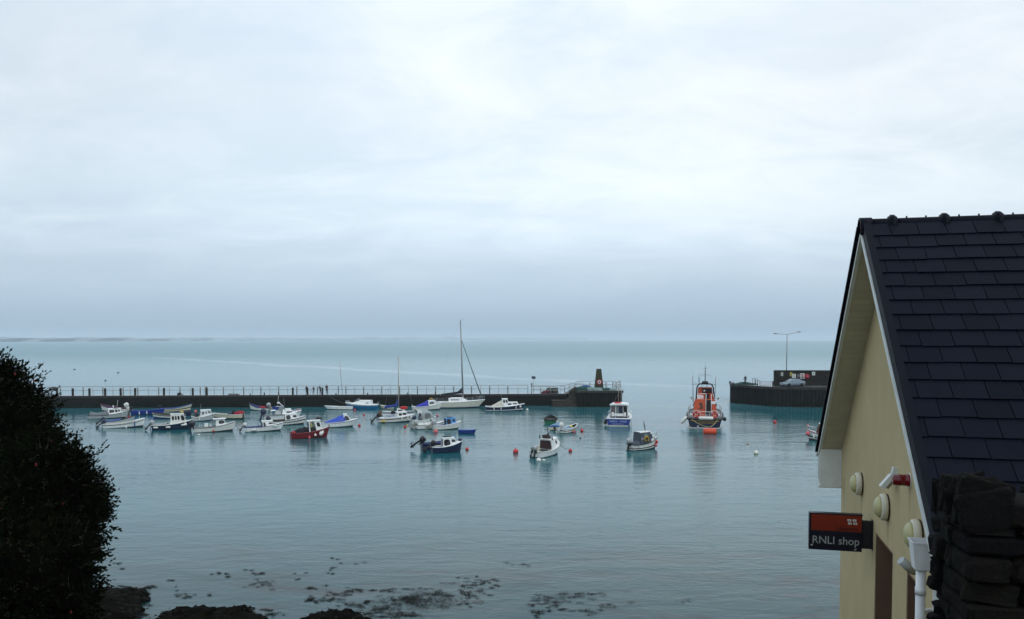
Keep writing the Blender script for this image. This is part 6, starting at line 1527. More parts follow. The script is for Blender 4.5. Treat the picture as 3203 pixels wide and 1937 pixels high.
hang(b, .06, -1, -.10, 'b', 'red ball buoy on the stern corner of the dark red boat', redbuoy, .95, out=-.2); hang(b, .44, -1, .62, 'b', 'pink ball fender low on the dark red boat', pinkbuoy, .8); hang(b, .60, -1, .45, 'b', 'smaller cream ball fender on the dark red boat', whitebuoy, .82); hang(b, .76, -1, .45, 'b', 'bigger cream ball fender near the bow of the dark red boat', whitebuoy, 1.3)
m_ = MB(); m_.box(U(b, .99, 0, b.zs(1) + .12), (.08, .08, .3)); m_.build('stem_post', darkwood, b.o)
b = boat('half_cabin_boat', 'white boat with bright blue sloping tarpaulin and triangular side window', 'boat', 1000, 1121, 1339, 17, .32, .66, .34, tr=.85, rake=.75, p=2.6, hc=white, gun=white, stripe=(0, ltgrey), inner=ltgrey, group=G, trim=1.4, gr=.035)
foredeck(b, .56, white, .10); cover(b, .14, .66, .10, .98, bluetarp, seed=12, w_=.88, sag=.14)
cabin(b, .62, .84, .70, .50, 1.74, .0, .70, .70, white, white, side=[(.14, .84, .12, .76)], front=[(.08, .92, .15, .9)], over=.02, name='windscreen_cabin')
outboard(b, .35, 30, 1.0, enggrey, black); outboard(b, -.35, 14, 1.35, blktop); pulpit(b, .92, .40, alu, posts=2)
# ---------------------------------------------------------------- middle group
b = boat('open_boat', 'long low white skiff alongside the pier left of the blue hulled cruiser', 'boat', 1104, 1013, 1282, 176, .20, .50, .10, tr=.8, rake=.7, hc=white, gun=white, inner=ltgrey, group=G, trim=.2, gr=.035, stripe=(4, offwhite)); thwarts(b, (.3, .5), offwhite)
foredeck(b, .5, white)
b = boat('cabin_cruiser', 'small cabin cruiser with sea blue hull and white top against the pier', 'boat', 1184, 1078, 1281, 176, .33, .78, .34, tr=.8, rake=.55, hc=tealblue, gun=white, stripe=(0, white), inner=white, bottom=tealblue, group=G, trim=.2, full_deck=True)
foredeck(b, .02, white, .10, 'deck'); cabin(b, .18, .84, .78, .34, 1.42, .02, 1.45, .80, white, white, side=[(.16, .62, .30, .72)], front=[(.2, .8, .2, .5)], over=.03, crown=.10)
m_ = MB(); q = [U(b, .56, -.4, 1.45), U(b, .72, -.30, 1.32), U(b, .60, -.25, 1.86), U(b, .55, -.3, 1.86)]; qm = [Vector((v.x, -v.y, v.z)) for v in q]
m_.add(q, [(0, 1, 2, 3)]); m_.add(qm, [(3, 2, 1, 0)]); m_.add([q[1], qm[1], qm[2], q[2]], [(0, 1, 2, 3)]); m_.build('spray_hood', greytarp, b.o); pulpit(b, .86, .30, alu); pole(b, 'stern_rail', [U(b, .03, .6, .8), U(b, -.02, .5, 1.25), U(b, -.02, -.5, 1.25), U(b, .03, -.6, .8)], .02, alu)
b = boat('rowing_boat', 'small cream rowing boat between the blue cruiser and the masted boat', 'boat', 1231, 1187, 1280, 172, .38, .48, .16, tr=.85, rake=.3, hc=cream, gun=offwhite, inner=wood, group=G, trim=.4); thwarts(b, (.3, .6), wood)
b = boat('sailing_boat', 'small white sailing boat with bare mast and blue sail cover', 'sailing boat', 1192, 1302, 1303, -10, .28, .62, .22, tr=.7, rake=.8, hc=white, gun=navy, stripe=(1, navy), inner=ltgrey, bottom=antifoul, group=G, trim=0, full_deck=True, gr=.035)
foredeck(b, .03, offwhite, .06, 'deck'); cabin(b, .46, .70, .56, .40, 1.10, .05, .25, .8, offwhite, offwhite, side=[(.15, .8, .3, .75)], over=.02)
bpy.context.view_layer.update()
mz = 9.4; pole(b, 'mast', [U(b, .50, 0, .6), U(b, .50, 0, mz)], [.075, .06], M('pale_spar', (.42, .38, .27), .5)); sb_ = pole(b, 'boom', [U(b, .50, 0, 1.62), U(b, .08, 0, 1.30)], .05, alu)
m_ = MB(); secs = []
for i in range(9):
    k = i / 8; x = .50 - .42 * k; hh = (.16 + .95 * max(0, 1 - k / .28) ** 1.4); c = U(b, x, 0, 1.62 - .32 * k)
    secs.append([c + Vector((0, .13 * cos(a) * (1 - .3 * k), (.12 + (hh if sin(a) > 0 else .06)) * sin(a))) for a in [2 * pi * j / 10 for j in range(10)]])
m_.loft(secs, closed=True, cap=True, smooth=True); m_.build('sail_cover', dkblue_tarp, sb_)
m_ = MB()
for (p0, p1) in ((U(b, .50, 0, mz), U(b, .98, 0, .85)), (U(b, .50, 0, mz), U(b, .03, 0, .7)), (U(b, .50, 0, mz * .8), U(b, .46, .8, .7)), (U(b, .50, 0, mz * .8), U(b, .46, -.8, .7))): m_.tube([p0, p1], .010, 4)
m_.build('rigging', greyp, b.o)
t = thing('red_sail_bag', 'bright red bag lying on the foredeck of the small sailing boat', 'bag', world(b, U(b, .66, -.1, 1.18)), radians(-10)); m_ = MB(); m_.ell((0, 0, .1), (.56, .28, .24), e=.5, jit=.06); m_.build('bag', M('bright_red_cloth', (.50, .02, .02), .7), t)
b = boat('cabin_boat', 'white boat with dark red stripe, twin cabin windows and tilted outboard', 'boat', 1182, 1302, 1323, 16, .32, .66, .40, tr=.72, rake=.6, hc=offwhite, gun=white, stripe=(1, M('dark_red_stripe', (.09, .006, .012), .5)), inner=ltgrey, bottom=antifoul, group=G, trim=1.2, full_deck=True)
foredeck(b, .03, white, .05, 'deck'); cabin(b, .50, .80, .66, .44, 1.42, -.02, .28, .86, white, white, side=[(.14, .46, .30, .82), (.54, .92, .34, .82)], front=[(.1, .47, .3, .8), (.53, .9, .3, .8)], over=.08)
m_ = MB(); m_.hexa([U(b, .14, -.76, .74), U(b, .50, -.78, .80), U(b, .50, -.74, .80), U(b, .14, -.72, .74)], [U(b, .14, -.76, 1.14), U(b, .50, -.78, 1.26), U(b, .50, -.74, 1.26), U(b, .14, -.72, 1.14)]); m_.hexa([U(b, .14, .72, .74), U(b, .50, .74, .80), U(b, .50, .78, .80), U(b, .14, .76, .74)], [U(b, .14, .72, 1.14), U(b, .50, .74, 1.26), U(b, .50, .78, 1.26), U(b, .14, .76, 1.14)]); m_.build('dodger', M('pale_canvas_dodger', (.52, .56, .60), .8), b.o)
text_part('lettering', 'Polar 90', .34, blue, b.o, frame_mtx(U(b, .32, -.80, .98), (1, 0, .06), (0, 0, 1)), .004)
outboard(b, 0, 48, 1.2, blktop, black)
m_ = MB(); m_.ell((0, 0, 0), (.30, .30, .42), jit=.15); tag(m_.build('brown_float_bundle', wood, None, world(b, U(b, .05, 0, 1.35))), 'brown bundle of floats at the stern of the red striped boat', 'floats')
m_ = MB(); m_.ell((0, 0, 0), (.34, .3, .34), jit=.12); tag(m_.build('dark_canvas_bundle', netblack, None, world(b, U(b, .40, 0, 1.36))), 'dark canvas bundle behind the cabin of the red striped boat', 'bundle')
hang(b, .12, -1, .42, 'h', 'yellow fender at the stern of the red striped boat', yellowp, 1.0); hang(b, .62, -1, .34, 'v', 'white upright fender amidships on the red striped boat', s=.95); hang(b, .80, -1, .40, 'v', 'white upright fender near the bow of the red striped boat', s=.95)
b = boat('half_cabin_boat', 'white boat with deep blue canopy moored under the yacht stern', 'boat', 1288, 1383, 1284, 10, .34, .58, .55, tr=.8, rake=.35, hc=offwhite, gun=offwhite, inner=ltgrey, group=G, trim=.8)
foredeck(b, .66, white); cabin(b, .54, .80, .76, .56, 1.56, .02, .12, .88, white, white, side=[(.16, .84, .32, .82)], front=[(.1, .47, .3, .8), (.53, .9, .3, .8)], over=.05, gmat=M('grey_window', (.10, .11, .11), .15)); cover(b, .12, .56, .10, 1.0, M('deep_blue_canvas', (.02, .03, .34), .7, var=.25, bump=.4), seed=21, w_=.85)
m_ = MB(); m_.box(U(b, .0, -.4, .72), (.08, .08, .5)); m_.build('stern_post', white, b.o)
# big yacht
b = boat('sailing_yacht', 'large cream white sailing yacht with tall mast and furled dark sail', 'sailing yacht', 1342, 1519, 1278, 5, .27, 1.05, .34, tr=.62, rake=1.3, p=2.0, hc=M('cream_white_gelcoat', (.66, .64, .54), .35, dirt=.2, dirt_rgb=(.4, .38, .3)), gun=white, inner=white, bottom=navy, boot=M('white_boot_top', (.60, .60, .56), .4), group=None, trim=.2, full_deck=True, stern=.0)
foredeck(b, .015, white, .08, 'deck')
cabin(b, .34, .72, .50, .28, 1.72, .05, 1.1, .80, white, white, side=[(.10, .62, .38, .66)], over=.02, crown=.08, z0=1.16)
mx_, mtop = .608, 15.4
tip = -.42
pole(b, 'mast', [U(b, mx_, 0, 1.2), Vector((U(b, mx_).x - .20, 0, 7.6)), Vector((U(b, mx_).x + tip, 0, mtop))], [.12, .115, .09], M('grey_spar', (.24, .24, .23), .4, metal=.4))
bo = pole(b, 'boom', [U(b, mx_ - .01, 0, 2.62), U(b, .20, 0, 2.28)], .07, alu)
m_ = MB(); secs = []
for i in range(10):
    k = i / 9; hh = .16 + .85 * max(0, 1 - k / .26) ** 1.5 + .14 * (1 - k); c = U(b, mx_ - .01 - (mx_ - .22) * k, 0, 2.68 - .34 * k)
    secs.append([c + Vector((0, .15 * cos(a), (hh if sin(a) > 0 else .14) * sin(a))) for a in [2 * pi * j / 10 for j in range(10)]])
m_.loft(secs, closed=True, cap=True, smooth=True); m_.build('sail_cover', darkcanvas, bo)
top_ = Vector((U(b, mx_).x + tip, 0, mtop)); fs = Vector((U(b, mx_).x - .33, 0, 12.1))
pole(b, 'furled_forestay', [fs, U(b, .955, 0, 1.5)], [.055, .095], M('furled_sail', (.08, .13, .12), .8))
m_ = MB()
for (p0, p1) in ((top_, U(b, .01, 0, 1.15)), (fs, U(b, .58, .92, 1.15)), (fs, U(b, .58, -.92, 1.15)), (U(b, mx_ - .01, 0, 7.0), U(b, .585, .9, 1.15)), (U(b, mx_ - .01, 0, 7.0), U(b, .585, -.9, 1.15))): m_.tube([p0, p1], .009, 4)
m_.build('rigging', greyp, b.o)
m_ = MB(); sx_ = U(b, mx_).x - .2; m_.tube([Vector((sx_, -.95, 7.65)), Vector((sx_ + .05, 0, 7.6)), Vector((sx_, .95, 7.65))], .03, 5); m_.build('spreaders', alu, b.o)
m_ = MB(); m_.tube([top_, top_ + Vector((0, 0, .5))], .012, 4); m_.tube([top_ + Vector((0, 0, .12)), top_ + Vector((.35, 0, .12))], .012, 4); m_.box(top_ + Vector((.36, 0, .12)), (.12, .02, .10)); m_.build('wind_vane', greyp, b.o)
pulpit(b, .90, .62, alu, r=.022); m_ = MB()
for sg in (1, -1):
    us_ = [.02 + .88 * i / 8 for i in range(9)]
    for hh in (.34, .62): m_.tube([Vector((b.X(u, 1), sg * (b.bw(u) - .07), b.zs(u) + hh)) for u in us_], .012, 4)
    for u in us_: m_.tube([Vector((b.X(u, 1), sg * (b.bw(u) - .07), b.zs(u))), Vector((b.X(u, 1), sg * (b.bw(u) - .07), b.zs(u) + .62))], .016, 4)
m_.build('guard_rail', alu, b.o)
m_ = MB(); m_.tube([U(b, .14, .0 + .45 * cos(a), 1.62 + .42 * sin(a)) for a in [2 * pi * i / 16 for i in range(16)]], .025, 5, closed=True); m_.box(U(b, .15, 0, 1.3), (.16, .2, .6)); m_.build('helm_wheel', black, b.o)
m_ = MB(); m_.box(U(b, .30, .1, 1.80), (.5, .9, .18)); m_.ell(U(b, .36, -.1, 1.95), (.22, .3, .22), e=.6); m_.build('spray_hood', darkcanvas, b.o)
t = thing('horseshoe_lifebuoy', 'yellow horseshoe lifebuoy on the stern rail of the yacht', 'lifebuoy', world(b, U(b, .03, -.72, 1.52))); m_ = MB(); m_.tube([(.26 * cos(a), 0, .26 * sin(a)) for a in [radians(-60 + 300 * i / 12) for i in range(13)]], .10, 7); m_.build('float', yellowdark, t)
# navy cabin boat right of the yacht
b = boat('cabin_boat', 'navy and white cabin boat with cream canopy, right of the yacht', 'boat', 1518, 1643, 1287, 5, .32, .72, .42, tr=.8, rake=.4, hc=navy, gun=white, stripe=(4, white), inner=ltgrey, bottom=navy, group=G, trim=.6, stern=.08, gr=.06)
foredeck(b, .40, white, .08); side_decks(b, .02, .4, .2, white)
cabin(b, .52, .86, .70, .46, 1.42, .0, .34, .84, white, white, side=[(.10, .44, .36, .80), (.54, .90, .40, .80)], front=[(.1, .47, .3, .8), (.53, .9, .3, .8)], over=.03)
cabin(b, .42, .60, .74, .62, 2.02, .0, .30, .82, white, white, side=[(.12, .46, .46, .90), (.56, .90, .46, .90)], front=[(.06, .48, .52, .92), (.52, .94, .52, .92)], over=.03, z0=.9, name='wheelhouse')
cover(b, .14, .45, .12, 1.22, creamtarp, seed=31, w_=.84, sag=.05); pole(b, 'antenna', [U(b, .40, 0, 1.9), U(b, .40, 0, 3.0)], .02, steel); pulpit(b, .84, .30, black, r=.024)
for i, (u, lab) in enumerate(((.20, 'white upright fender at the stern of the navy and white cabin boat'), (.38, 'white upright fender amidships on the navy and white cabin boat'), (.78, 'white upright fender forward on the navy and white cabin boat'), (.90, 'white ball fender at the bow of the navy and white cabin boat'))):
    hang(b, u, -1, .36, 'v' if i < 3 else 'b', lab, s=.85 if i < 3 else 1.0)
# white boat with hooped canopy, its neighbour, the light blue cabin boat, small blue dinghy
b = boat('canopy_boat', 'white boat with tall grey hooped canopy and twin outboards', 'boat', 1292, 1366, 1330, 30, .40, .60, .38, tr=.9, rake=.5, hc=white, gun=white, inner=ltgrey, group=G, trim=1.2)
foredeck(b, .72, white); m_ = MB(); secs = []
def hoop(u, h, w_=.86): return [U(b, u, w_ * cos(a), .62 + h * max(0, sin(a)) ** .55) for a in [pi * i / 12 for i in range(13)]]
m_.loft([hoop(.30, 1.45), hoop(.46, 1.50), hoop(.62, 1.42), hoop(.78, 1.1, .7), hoop(.90, .5, .45)], smooth=True); m_.build('canopy', M('pale_grey_canopy', (.30, .34, .34), .5, var=.15), b.o)
m_ = MB()
for u, h in ((.14, 1.52), (.30, 1.47)): m_.tube(hoop(u, h, .9), .05, 6)
m_.build('hoops', alu, b.o); m_ = MB(); m_.loft([hoop(.12, 1.54)[2:11], hoop(.30, 1.49)[2:11]]); m_.build('canopy_top', M('pale_grey_canopy2', (.45, .48, .48), .5), b.o)
m_ = MB()
for sg in (1, -1): m_.plate([U(b, .40, sg * .875, .7), U(b, .74, sg * .80, .7), U(b, .70, sg * .80, 1.65), U(b, .42, sg * .84, 1.75)][::1 if sg < 0 else -1], .08, .92, .1, .9)
m_.build('canopy_window', M('smoky_plastic', (.14, .16, .16), .15), b.o)
m_ = MB(); m_.box(U(b, .55, 0, .78), (.9, 1.0, .3)); m_.box(U(b, .40, 0, 1.0), (.4, .8, .5)); m_.build('console', ltgrey, b.o); outboard(b, .35, 20, 1.0, engwhite, ltgrey); outboard(b, -.35, 20, 1.05, engblue, ltgrey)
b = boat('half_cabin_boat', 'white speedboat with grey mottled cover beside the light blue cabin boat', 'boat', 1300, 1392, 1344, 20, .36, .56, .32, tr=.92, rake=.7, p=2.6, hc=white, gun=black, inner=ltgrey, group=G, trim=1.0, gr=.03)
foredeck(b, .5, white, .12); cover(b, .03, .56, .16, .30, M('mottled_white_cover', (.56, .57, .54), .8, var=.35, scale=3, bump=.4), seed=41, sag=.10)
cabin(b, .52, .74, .72, .5, 1.25, .0, .45, .72, M('smoky_screen', (.20, .23, .23), .2), ltgrey, over=.0, name='windscreen')
outboard(b, .1, 36, 1.0, ltgrey, steel)
m_ = MB(); m_.box(U(b, -.09, -.2, .28), (.5, 1.2, .06)); m_.tube([U(b, -.09, -.7, .3), U(b, -.09, -.7, .62), U(b, -.09, .3, .62), U(b, -.09, .3, .3)], .025, 5); m_.build('bathing_platform', greyp, b.o)
b = boat('cabin_boat', 'white boat with light blue cabin, dark round opening and blue cockpit', 'boat', 1352, 1446, 1346, 22, .36, .60, .40, tr=.75, rake=.40, hc=offwhite, gun=white, inner=royal, group=G, trim=1.2)
foredeck(b, .64, white, .08); side_decks(b, .03, .64, .13, white)
cabin(b, .44, .82, .76, .50, 1.48, -.05, .22, .86, skyblue, skyblue, side=[(.06, .46, .10, .90), (.62, .92, .40, .76)], front=[(.1, .47, .3, .8), (.53, .9, .3, .8)], aft=[(.1, .9, .05, .92)], gmat=darkin)
m_ = MB(); m_.box(U(b, .58, 0, 1.62), (.7, .5, .03)); m_.build('hatch', darkwood, b.o); thwarts(b, (.18,), blue); outboard(b, 0, 52, 1.15, enggrey, steel)
b = boat('rowing_boat', 'small deep blue dinghy floating right of the light blue cabin boat', 'boat', 1434, 1492, 1358, -14, .38, .50, .10, tr=.85, rake=.25, hc=royal, gun=M('pale_blue_rail', (.30, .40, .60), .5), inner=navy, bottom=navy, group=G, trim=0); thwarts(b, (.3, .6), blue)
# front pair of navy boats
b = boat('open_boat', 'navy open boat with bright blue inside and raised black outboard, behind the half cabin boat', 'boat', 1316, 1420, 1410, 20, .36, .72, .30, tr=.82, rake=.35, hc=navy, gun=navy, inner=royal, bottom=navy, group=G, trim=1.0)
thwarts(b, (.2, .42, .6), blue); outboard(b, .25, 58, 1.2, blktop)
b = boat('half_cabin_boat', 'navy hulled boat with white arched half cabin, frontmost in the middle', 'boat', 1348, 1450, 1419, 21, .36, .66, .46, tr=.78, rake=.25, hc=navy, gun=white, inner=ltgrey, bottom=navy, group=G, trim=1.4, gr=.06)
foredeck(b, .60, white, .16); side_decks(b, .02, .6, .16, white)
cabin(b, .34, .84, .80, .52, 1.52, .02, .42, .84, white, white, side=[(.05, .52, .10, .88), (.66, .94, .36, .80)], front=[(.1, .47, .3, .8), (.53, .9, .3, .8)], aft=[(.08, .92, .02, .9)], aftmat=greyp)
m_ = MB()
for y in (-.25, .25): m_.box(U(b, .50, y * 1.2, 1.68), (.9, .10, .05))
m_.build('roof_boards', darkwood, b.o); outboard(b, -.25, 50, 1.1, blktop)
m_ = MB(); m_.ell(U(b, .93, 0, b.zs(.93) + .20), (.22, .2, .18), jit=.2); m_.build('anchor_roller', navy, b.o); thwarts(b, (.12,), offwhite)

# ---------------------------------------------------------------- right of the middle
b = boat('open_boat', 'green open boat seen from astern below the pier head', 'boat', 1700, 1742, 1327, 86, .42, .52, .34, tr=.86, rake=.3, hc=greenp, gun=netblack, inner=M('green_grey_interior', (.016, .020, .014), .85, var=.5), bottom=greenp, group=G, L=4.6, trim=1); thwarts(b, (.2, .45, .7), greyp)
hang(b, .05, 1, .12, 'b', 'small white ball fender on the left of the green boat', whitebuoy, .7); hang(b, .04, -1, .18, 'b', 'small pale ball fender on the right of the green boat', whitebuoy, .6)
b = boat('rowing_boat', 'small cream punt under a bright blue cover below the green boat', 'boat', 1716, 1754, 1347, 78, .50, .46, .12, tr=.9, rake=.2, hc=cream, gun=blue, inner=blue, group=G, L=3.2, trim=0); cover(b, .0, .9, .16, .24, tealblue, seed=51, w_=1.0)
m_ = MB(); m_.box(U(b, -.02, 0, .30), (.04, .3, .34)); m_.build('transom_panel', brownin, b.o)
b = boat('open_boat', 'white open boat with sea blue canvas inside and pale raised outboard', 'boat', 1748, 1816, 1356, 50, .40, .58, .40, tr=.85, rake=.35, hc=offwhite, gun=white, stripe=(2, black), inner=darkin, group=G, trim=1.4)
cover(b, .06, .46, .05, .10, tealblue, seed=61, w_=.86); thwarts(b, (.55, .75), wood); outboard(b, .1, 40, 1.2, engwhite, ltgrey)
m_ = MB(); m_.ell((0, 0, .1), (.22, .22, .2)); tag(m_.build('yellow_float', yellowp, None, world(b, U(b, .62, .1, .55))), 'yellow float inside the white open boat with sea blue canvas', 'float')
hang(b, .45, -1, .50, 'b', 'pink ball fender on the side of the white boat with sea blue canvas', pinkbuoy, .9)
# blue cabin cruiser with its name on the transom
b = boat('cabin_cruiser', 'blue sterned cabin cruiser with white roof, its name across the transom', 'cabin cruiser', 1893, 1974, 1334, 79, .40, 1.02, .55, tr=.93, rake=.8, p=2.6, hc=royal, gun=white, inner=ltgrey, bottom=white, L=8.4, trim=.3, gr=.07, stripe=None)
foredeck(b, .50, white, .10); side_decks(b, .0, .5, .30, white)
m_ = MB(); m_.hexa([U(b, .0, -.88, 1.0), U(b, .13, -.90, 1.0), U(b, .13, .90, 1.0), U(b, .0, .88, 1.0)], [U(b, .0, -.88, 1.09), U(b, .13, -.90, 1.09), U(b, .13, .90, 1.09), U(b, .0, .88, 1.09)]); m_.build('aft_deck', ltgrey, b.o)
cb_ = cabin(b, .30, .74, .78, .62, 2.72, .02, .55, .93, white, white, side=[(.08, .30, .50, .88), (.38, .62, .50, .88), (.70, .94, .50, .86)], front=[(.06, .48, .5, .88), (.52, .94, .5, .88)], z0=.85, over=.22, rt=.16, crown=.06)
aft = b.faces['aft']
def ap(u0, u1, v0, v1, mat, name, off=.012, cut=.06):
    m_ = MB(); m_.plate(aft, u0, u1, v0, v1, off, cut); return m_.build(name, mat, cb_)
ap(.02, .98, .04, .97, M('dark_cabin_back', (.02, .018, .02), .6), 'aft_bulkhead', .006); ap(.03, .26, .10, .92, M('grey_door', (.10, .09, .09), .6), 'door', .02)
ap(.32, .47, .40, .92, paleglass, 'window', .02); ap(.50, .68, .55, .90, navy, 'window', .02); ap(.74, .92, .42, .86, glass, 'window', .02); ap(.28, .31, .0, .95, white, 'door_post', .04); ap(.94, .97, .0, .95, white, 'door_post', .04); ap(.70, .72, .40, .92, white, 'door_post', .03)
m_ = MB(); m_.box(U(b, .22, .02, 1.46), (.45, 1.3, .32)); m_.box(U(b, .20, .52, 1.52), (.4, .3, .55)); m_.box(U(b, .20, -.50, 1.52), (.4, .3, .55)); m_.build('helm_seat', white, b.o)
m_ = MB(); m_.tube([U(b, .02, .9, 1.1), U(b, .02, .9, 1.42), U(b, .02, -.9, 1.42), U(b, .02, -.9, 1.1)], .028, 5)
for y in (-.45, 0, .45): m_.tube([U(b, .02, y, 1.1), U(b, .02, y, 1.42)], .022, 5)
m_.build('stern_rail', alu, b.o); pulpit(b, .40, .62, white, r=.03, posts=4)
text_part('lettering', 'SARAH   MARIE', .36, M('pale_blue_lettering', (.42, .55, .74), .5), b.o, frame_mtx(U(b, 0, 0, .70) + Vector((-.03, 0, 0)), (0, -1, 0), (0, 0, 1)), .006)
text_part('lettering', 'TEL 086 396 7467', .22, MATS['pale_blue_lettering'], b.o, frame_mtx(U(b, 0, 0, .34) + Vector((-.03, 0, 0)), (0, -1, 0), (0, 0, 1)), .006)
m_ = MB(); m_.box(U(b, 0, 0, .12) + Vector((-.02, 0, 0)), (.05, b.B * .82, .07)); m_.build('boot_top', cream, b.o)
for y, h_ in ((.12, 3.0), (-.10, 3.0)): pole(b, 'mast', [U(b, .46, y, 2.85), U(b, .46, y, 2.85 + h_ * .82)], .035, steel)
m_ = MB(); m_.tube([U(b, .46, .22, 4.9), U(b, .46, -.42, 4.92)], .03, 5); m_.tube([U(b, .46, .12, 4.3), U(b, .46, .62, 2.86)], .015, 4); m_.tube([U(b, .46, -.1, 4.6), U(b, .46, -.68, 2.86)], .015, 4); m_.build('mast_stays', steel, b.o)
t = thing('life_raft_ring', 'red lifebuoy lying on the white roof of the blue sterned cruiser', 'lifebuoy', world(b, U(b, .44, .18, 2.98))); m_ = MB(); m_.tube([(.42 * cos(a), .42 * sin(a), 0) for a in [2 * pi * i / 18 for i in range(18)]], .10, 7, closed=True); m_.build('ring', redbuoy, t)
hang(b, .18, 1, .40, 'b', 'dark ball fender highest on the left side of the blue sterned cruiser', navy, 1.3); hang(b, .30, 1, .38, 'b', 'white ball fender on the left side of the blue sterned cruiser', whitebuoy, 1.2); hang(b, .06, 1, .55, 'b', 'black ball fender at the left stern corner of the blue sterned cruiser', black, 1.3)
o = MB(); pts = [world(b, U(b, .03, -.95, 1.0) + Vector((0, 0, 0)))]; e_ = at_z(1976, 1341); o.tube([pts[0], pts[0].lerp(e_, .45) + Vector((.12, 0, .25)), e_], .035, 6); tag(o.build('mooring_rope', rope), 'pale rope hanging from the right stern corner of the blue sterned cruiser', 'rope')
# white half-cabin boat with dark red-brown opening
b = boat('half_cabin_boat', 'white half cabin boat with dark brown opening, mast and deck spikes', 'boat', 1674, 1752, 1432, 58, .40, .62, .50, tr=.85, rake=.35, hc=white, gun=offwhite, inner=ltgrey, group=G, L=4.9, trim=1.4)
foredeck(b, .56, white, .12); side_decks(b, .02, .56, .14, offwhite)
cb_ = cabin(b, .42, .86, .88, .50, 1.62, -.05, .40, .84, white, white, side=[(.55, .72, .35, .78)], front=[(.1, .47, .3, .8), (.53, .9, .3, .8)], aft=[(.08, .92, .04, .94)], aftmat=M('dark_red_brown_opening', (.035, .012, .014), .8), over=.08)
pole(b, 'mast', [U(b, .58, .0, 1.66), U(b, .55, .1, 2.45), U(b, .53, .14, 3.1)], [.06, .05, .02], darkwood); pole(b, 'mast_crossbar', [U(b, .555, .55, 2.62), U(b, .555, -.30, 2.58)], .02, darkwood)
m_ = MB(); m_.box(U(b, .50, .18, 1.90), (.5, .62, .34)); m_.box(U(b, .50, -.15, 1.82), (.4, .35, .2)); m_.box(U(b, .50, .0, 2.05), (.1, .1, .3)); m_.build('roof_locker', brownin, b.o)
for y in (.78, -.72): pole(b, 'rod_holder', [U(b, .45, y, 1.62), U(b, .44, y, 2.18)], [.09, .02], black)
outboard(b, -.05, 14, 1.0, enggrey, black); outboard(b, .38, 16, .7, greyp, black); thwarts(b, (.14,), offwhite)
m_ = MB(); m_.box(U(b, .20, .35, .85), (.3, .3, .5)); m_.build('helm_seat', cream, b.o)
B37 = b
# grey canopy boat
b = boat('canopy_boat', 'white boat with slate grey canopy, yellow horseshoe lifebuoy and short mast', 'boat', 1960, 2068, 1411, 32, .38, .66, .52, tr=.85, rake=.35, hc=offwhite, gun=black, stripe=(3, black), inner=ltgrey, group=G, trim=1.2, gr=.05)
foredeck(b, .58, white, .12); cover(b, .02, .26, .08, .42, slatetarp, seed=71, w_=.98, sag=.03)
cb_ = cabin(b, .24, .66, .94, .80, 1.92, .08, .10, .86, slatetarp, offwhite, over=.06, name='canopy', crown=.06)
cf = b.faces['star']; m_ = MB(); m_.plate(cf, .34, .68, .56, .90); m_.build('window', paleglass, cb_)
text_part('lettering', '141', .36, M('pinkish_lettering', (.60, .50, .50), .6), b.o, frame_mtx(b.faces['star'][0].lerp(b.faces['star'][1], .13) + Vector((.05, -.005, .62)), (1, -.0, 0), (0, .10, 1)), .012)
cabin(b, .62, .80, .74, .52, 1.78, -.02, .26, .84, white, white, side=[(.20, .84, .34, .88)], front=[(.1, .47, .3, .8), (.53, .9, .3, .8)], name='wheelhouse', over=.04)
cabin(b, .76, .92, .52, .30, 1.34, .0, .2, .84, white, white, side=[(.3, .7, .3, .7)], name='cuddy', over=.02)
pole(b, 'mast', [U(b, .56, 0, 1.98), U(b, .52, .05, 2.9), U(b, .51, .05, 3.15)], [.055, .045, .012], darkwood); pole(b, 'mast_crossbar', [U(b, .53, .22, 2.6), U(b, .53, -.22, 2.55)], .025, darkwood); pulpit(b, .80, .62, alu, r=.016, posts=3)
outboard(b, 0, 4, 1.05, enggrey, black); m_ = MB(); m_.tube([U(b, .10, -.92, .75), U(b, .10, -.98, .15)], .022, 5); m_.tube([U(b, .18, -.95, .75), U(b, .18, -1.0, .15)], .022, 5)
for z in (.15, .35, .55): m_.tube([U(b, .10, -.99, z), U(b, .18, -1.01, z)], .02, 5)
m_.build('boarding_ladder', alu, b.o)
t = thing('horseshoe_lifebuoy', 'ochre horseshoe lifebuoy on the slate grey canopy', 'lifebuoy', world(b, cf[0].lerp(cf[1], .50) + Vector((0, -.06, .50))), radians(32)); m_ = MB(); m_.tube([(.25 * cos(a), 0, .27 * sin(a)) for a in [radians(-60 + 300 * i / 12) for i in range(13)]], .10, 7); m_.build('float', yellowdark, t)
hang(b, .95, -1, .42, 'b', 'red pear shaped fender at the bow of the slate grey canopy boat', redbuoy, .9); hang(b, .93, -1, .75, 'b', 'faded pink fender lowest at the bow of the slate grey canopy boat', pinkbuoy, .85)
# boat half hidden by the building
b = boat('wheelhouse_boat', 'white boat with red brown wheelhouse, half hidden behind the building eaves', 'boat', 2640, 2524, 1384, 150, .38, .66, .55, tr=.85, rake=.35, hc=white, gun=maroon, stripe=(3, black), inner=ltgrey, group=G, trim=1)
foredeck(b, .60, white); cabin(b, .28, .76, .78, .52, 2.0, .0, .45, .86, M('red_brown_cabin', (.12, .022, .016), .5), white, side=[(.10, .40, .45, .85), (.55, .9, .45, .85)], front=[(.08, .47, .45, .88), (.53, .92, .45, .88)], z0=.6); pulpit(b, .78, .5, alu); 
m_ = MB(); m_.ell(U(b, .5, 0, 2.2), (.5, .35, .2), jit=.2); m_.build('roof_gear', netgreen, b.o)
hang(b, .97, 1, .42, 'b', 'pink ball fender at the bow of the boat beside the eaves', pinkbuoy, 1.3, out=.1); hang(b, .80, 1, .50, 'v', 'white upright fender on the boat beside the eaves', s=1.0)

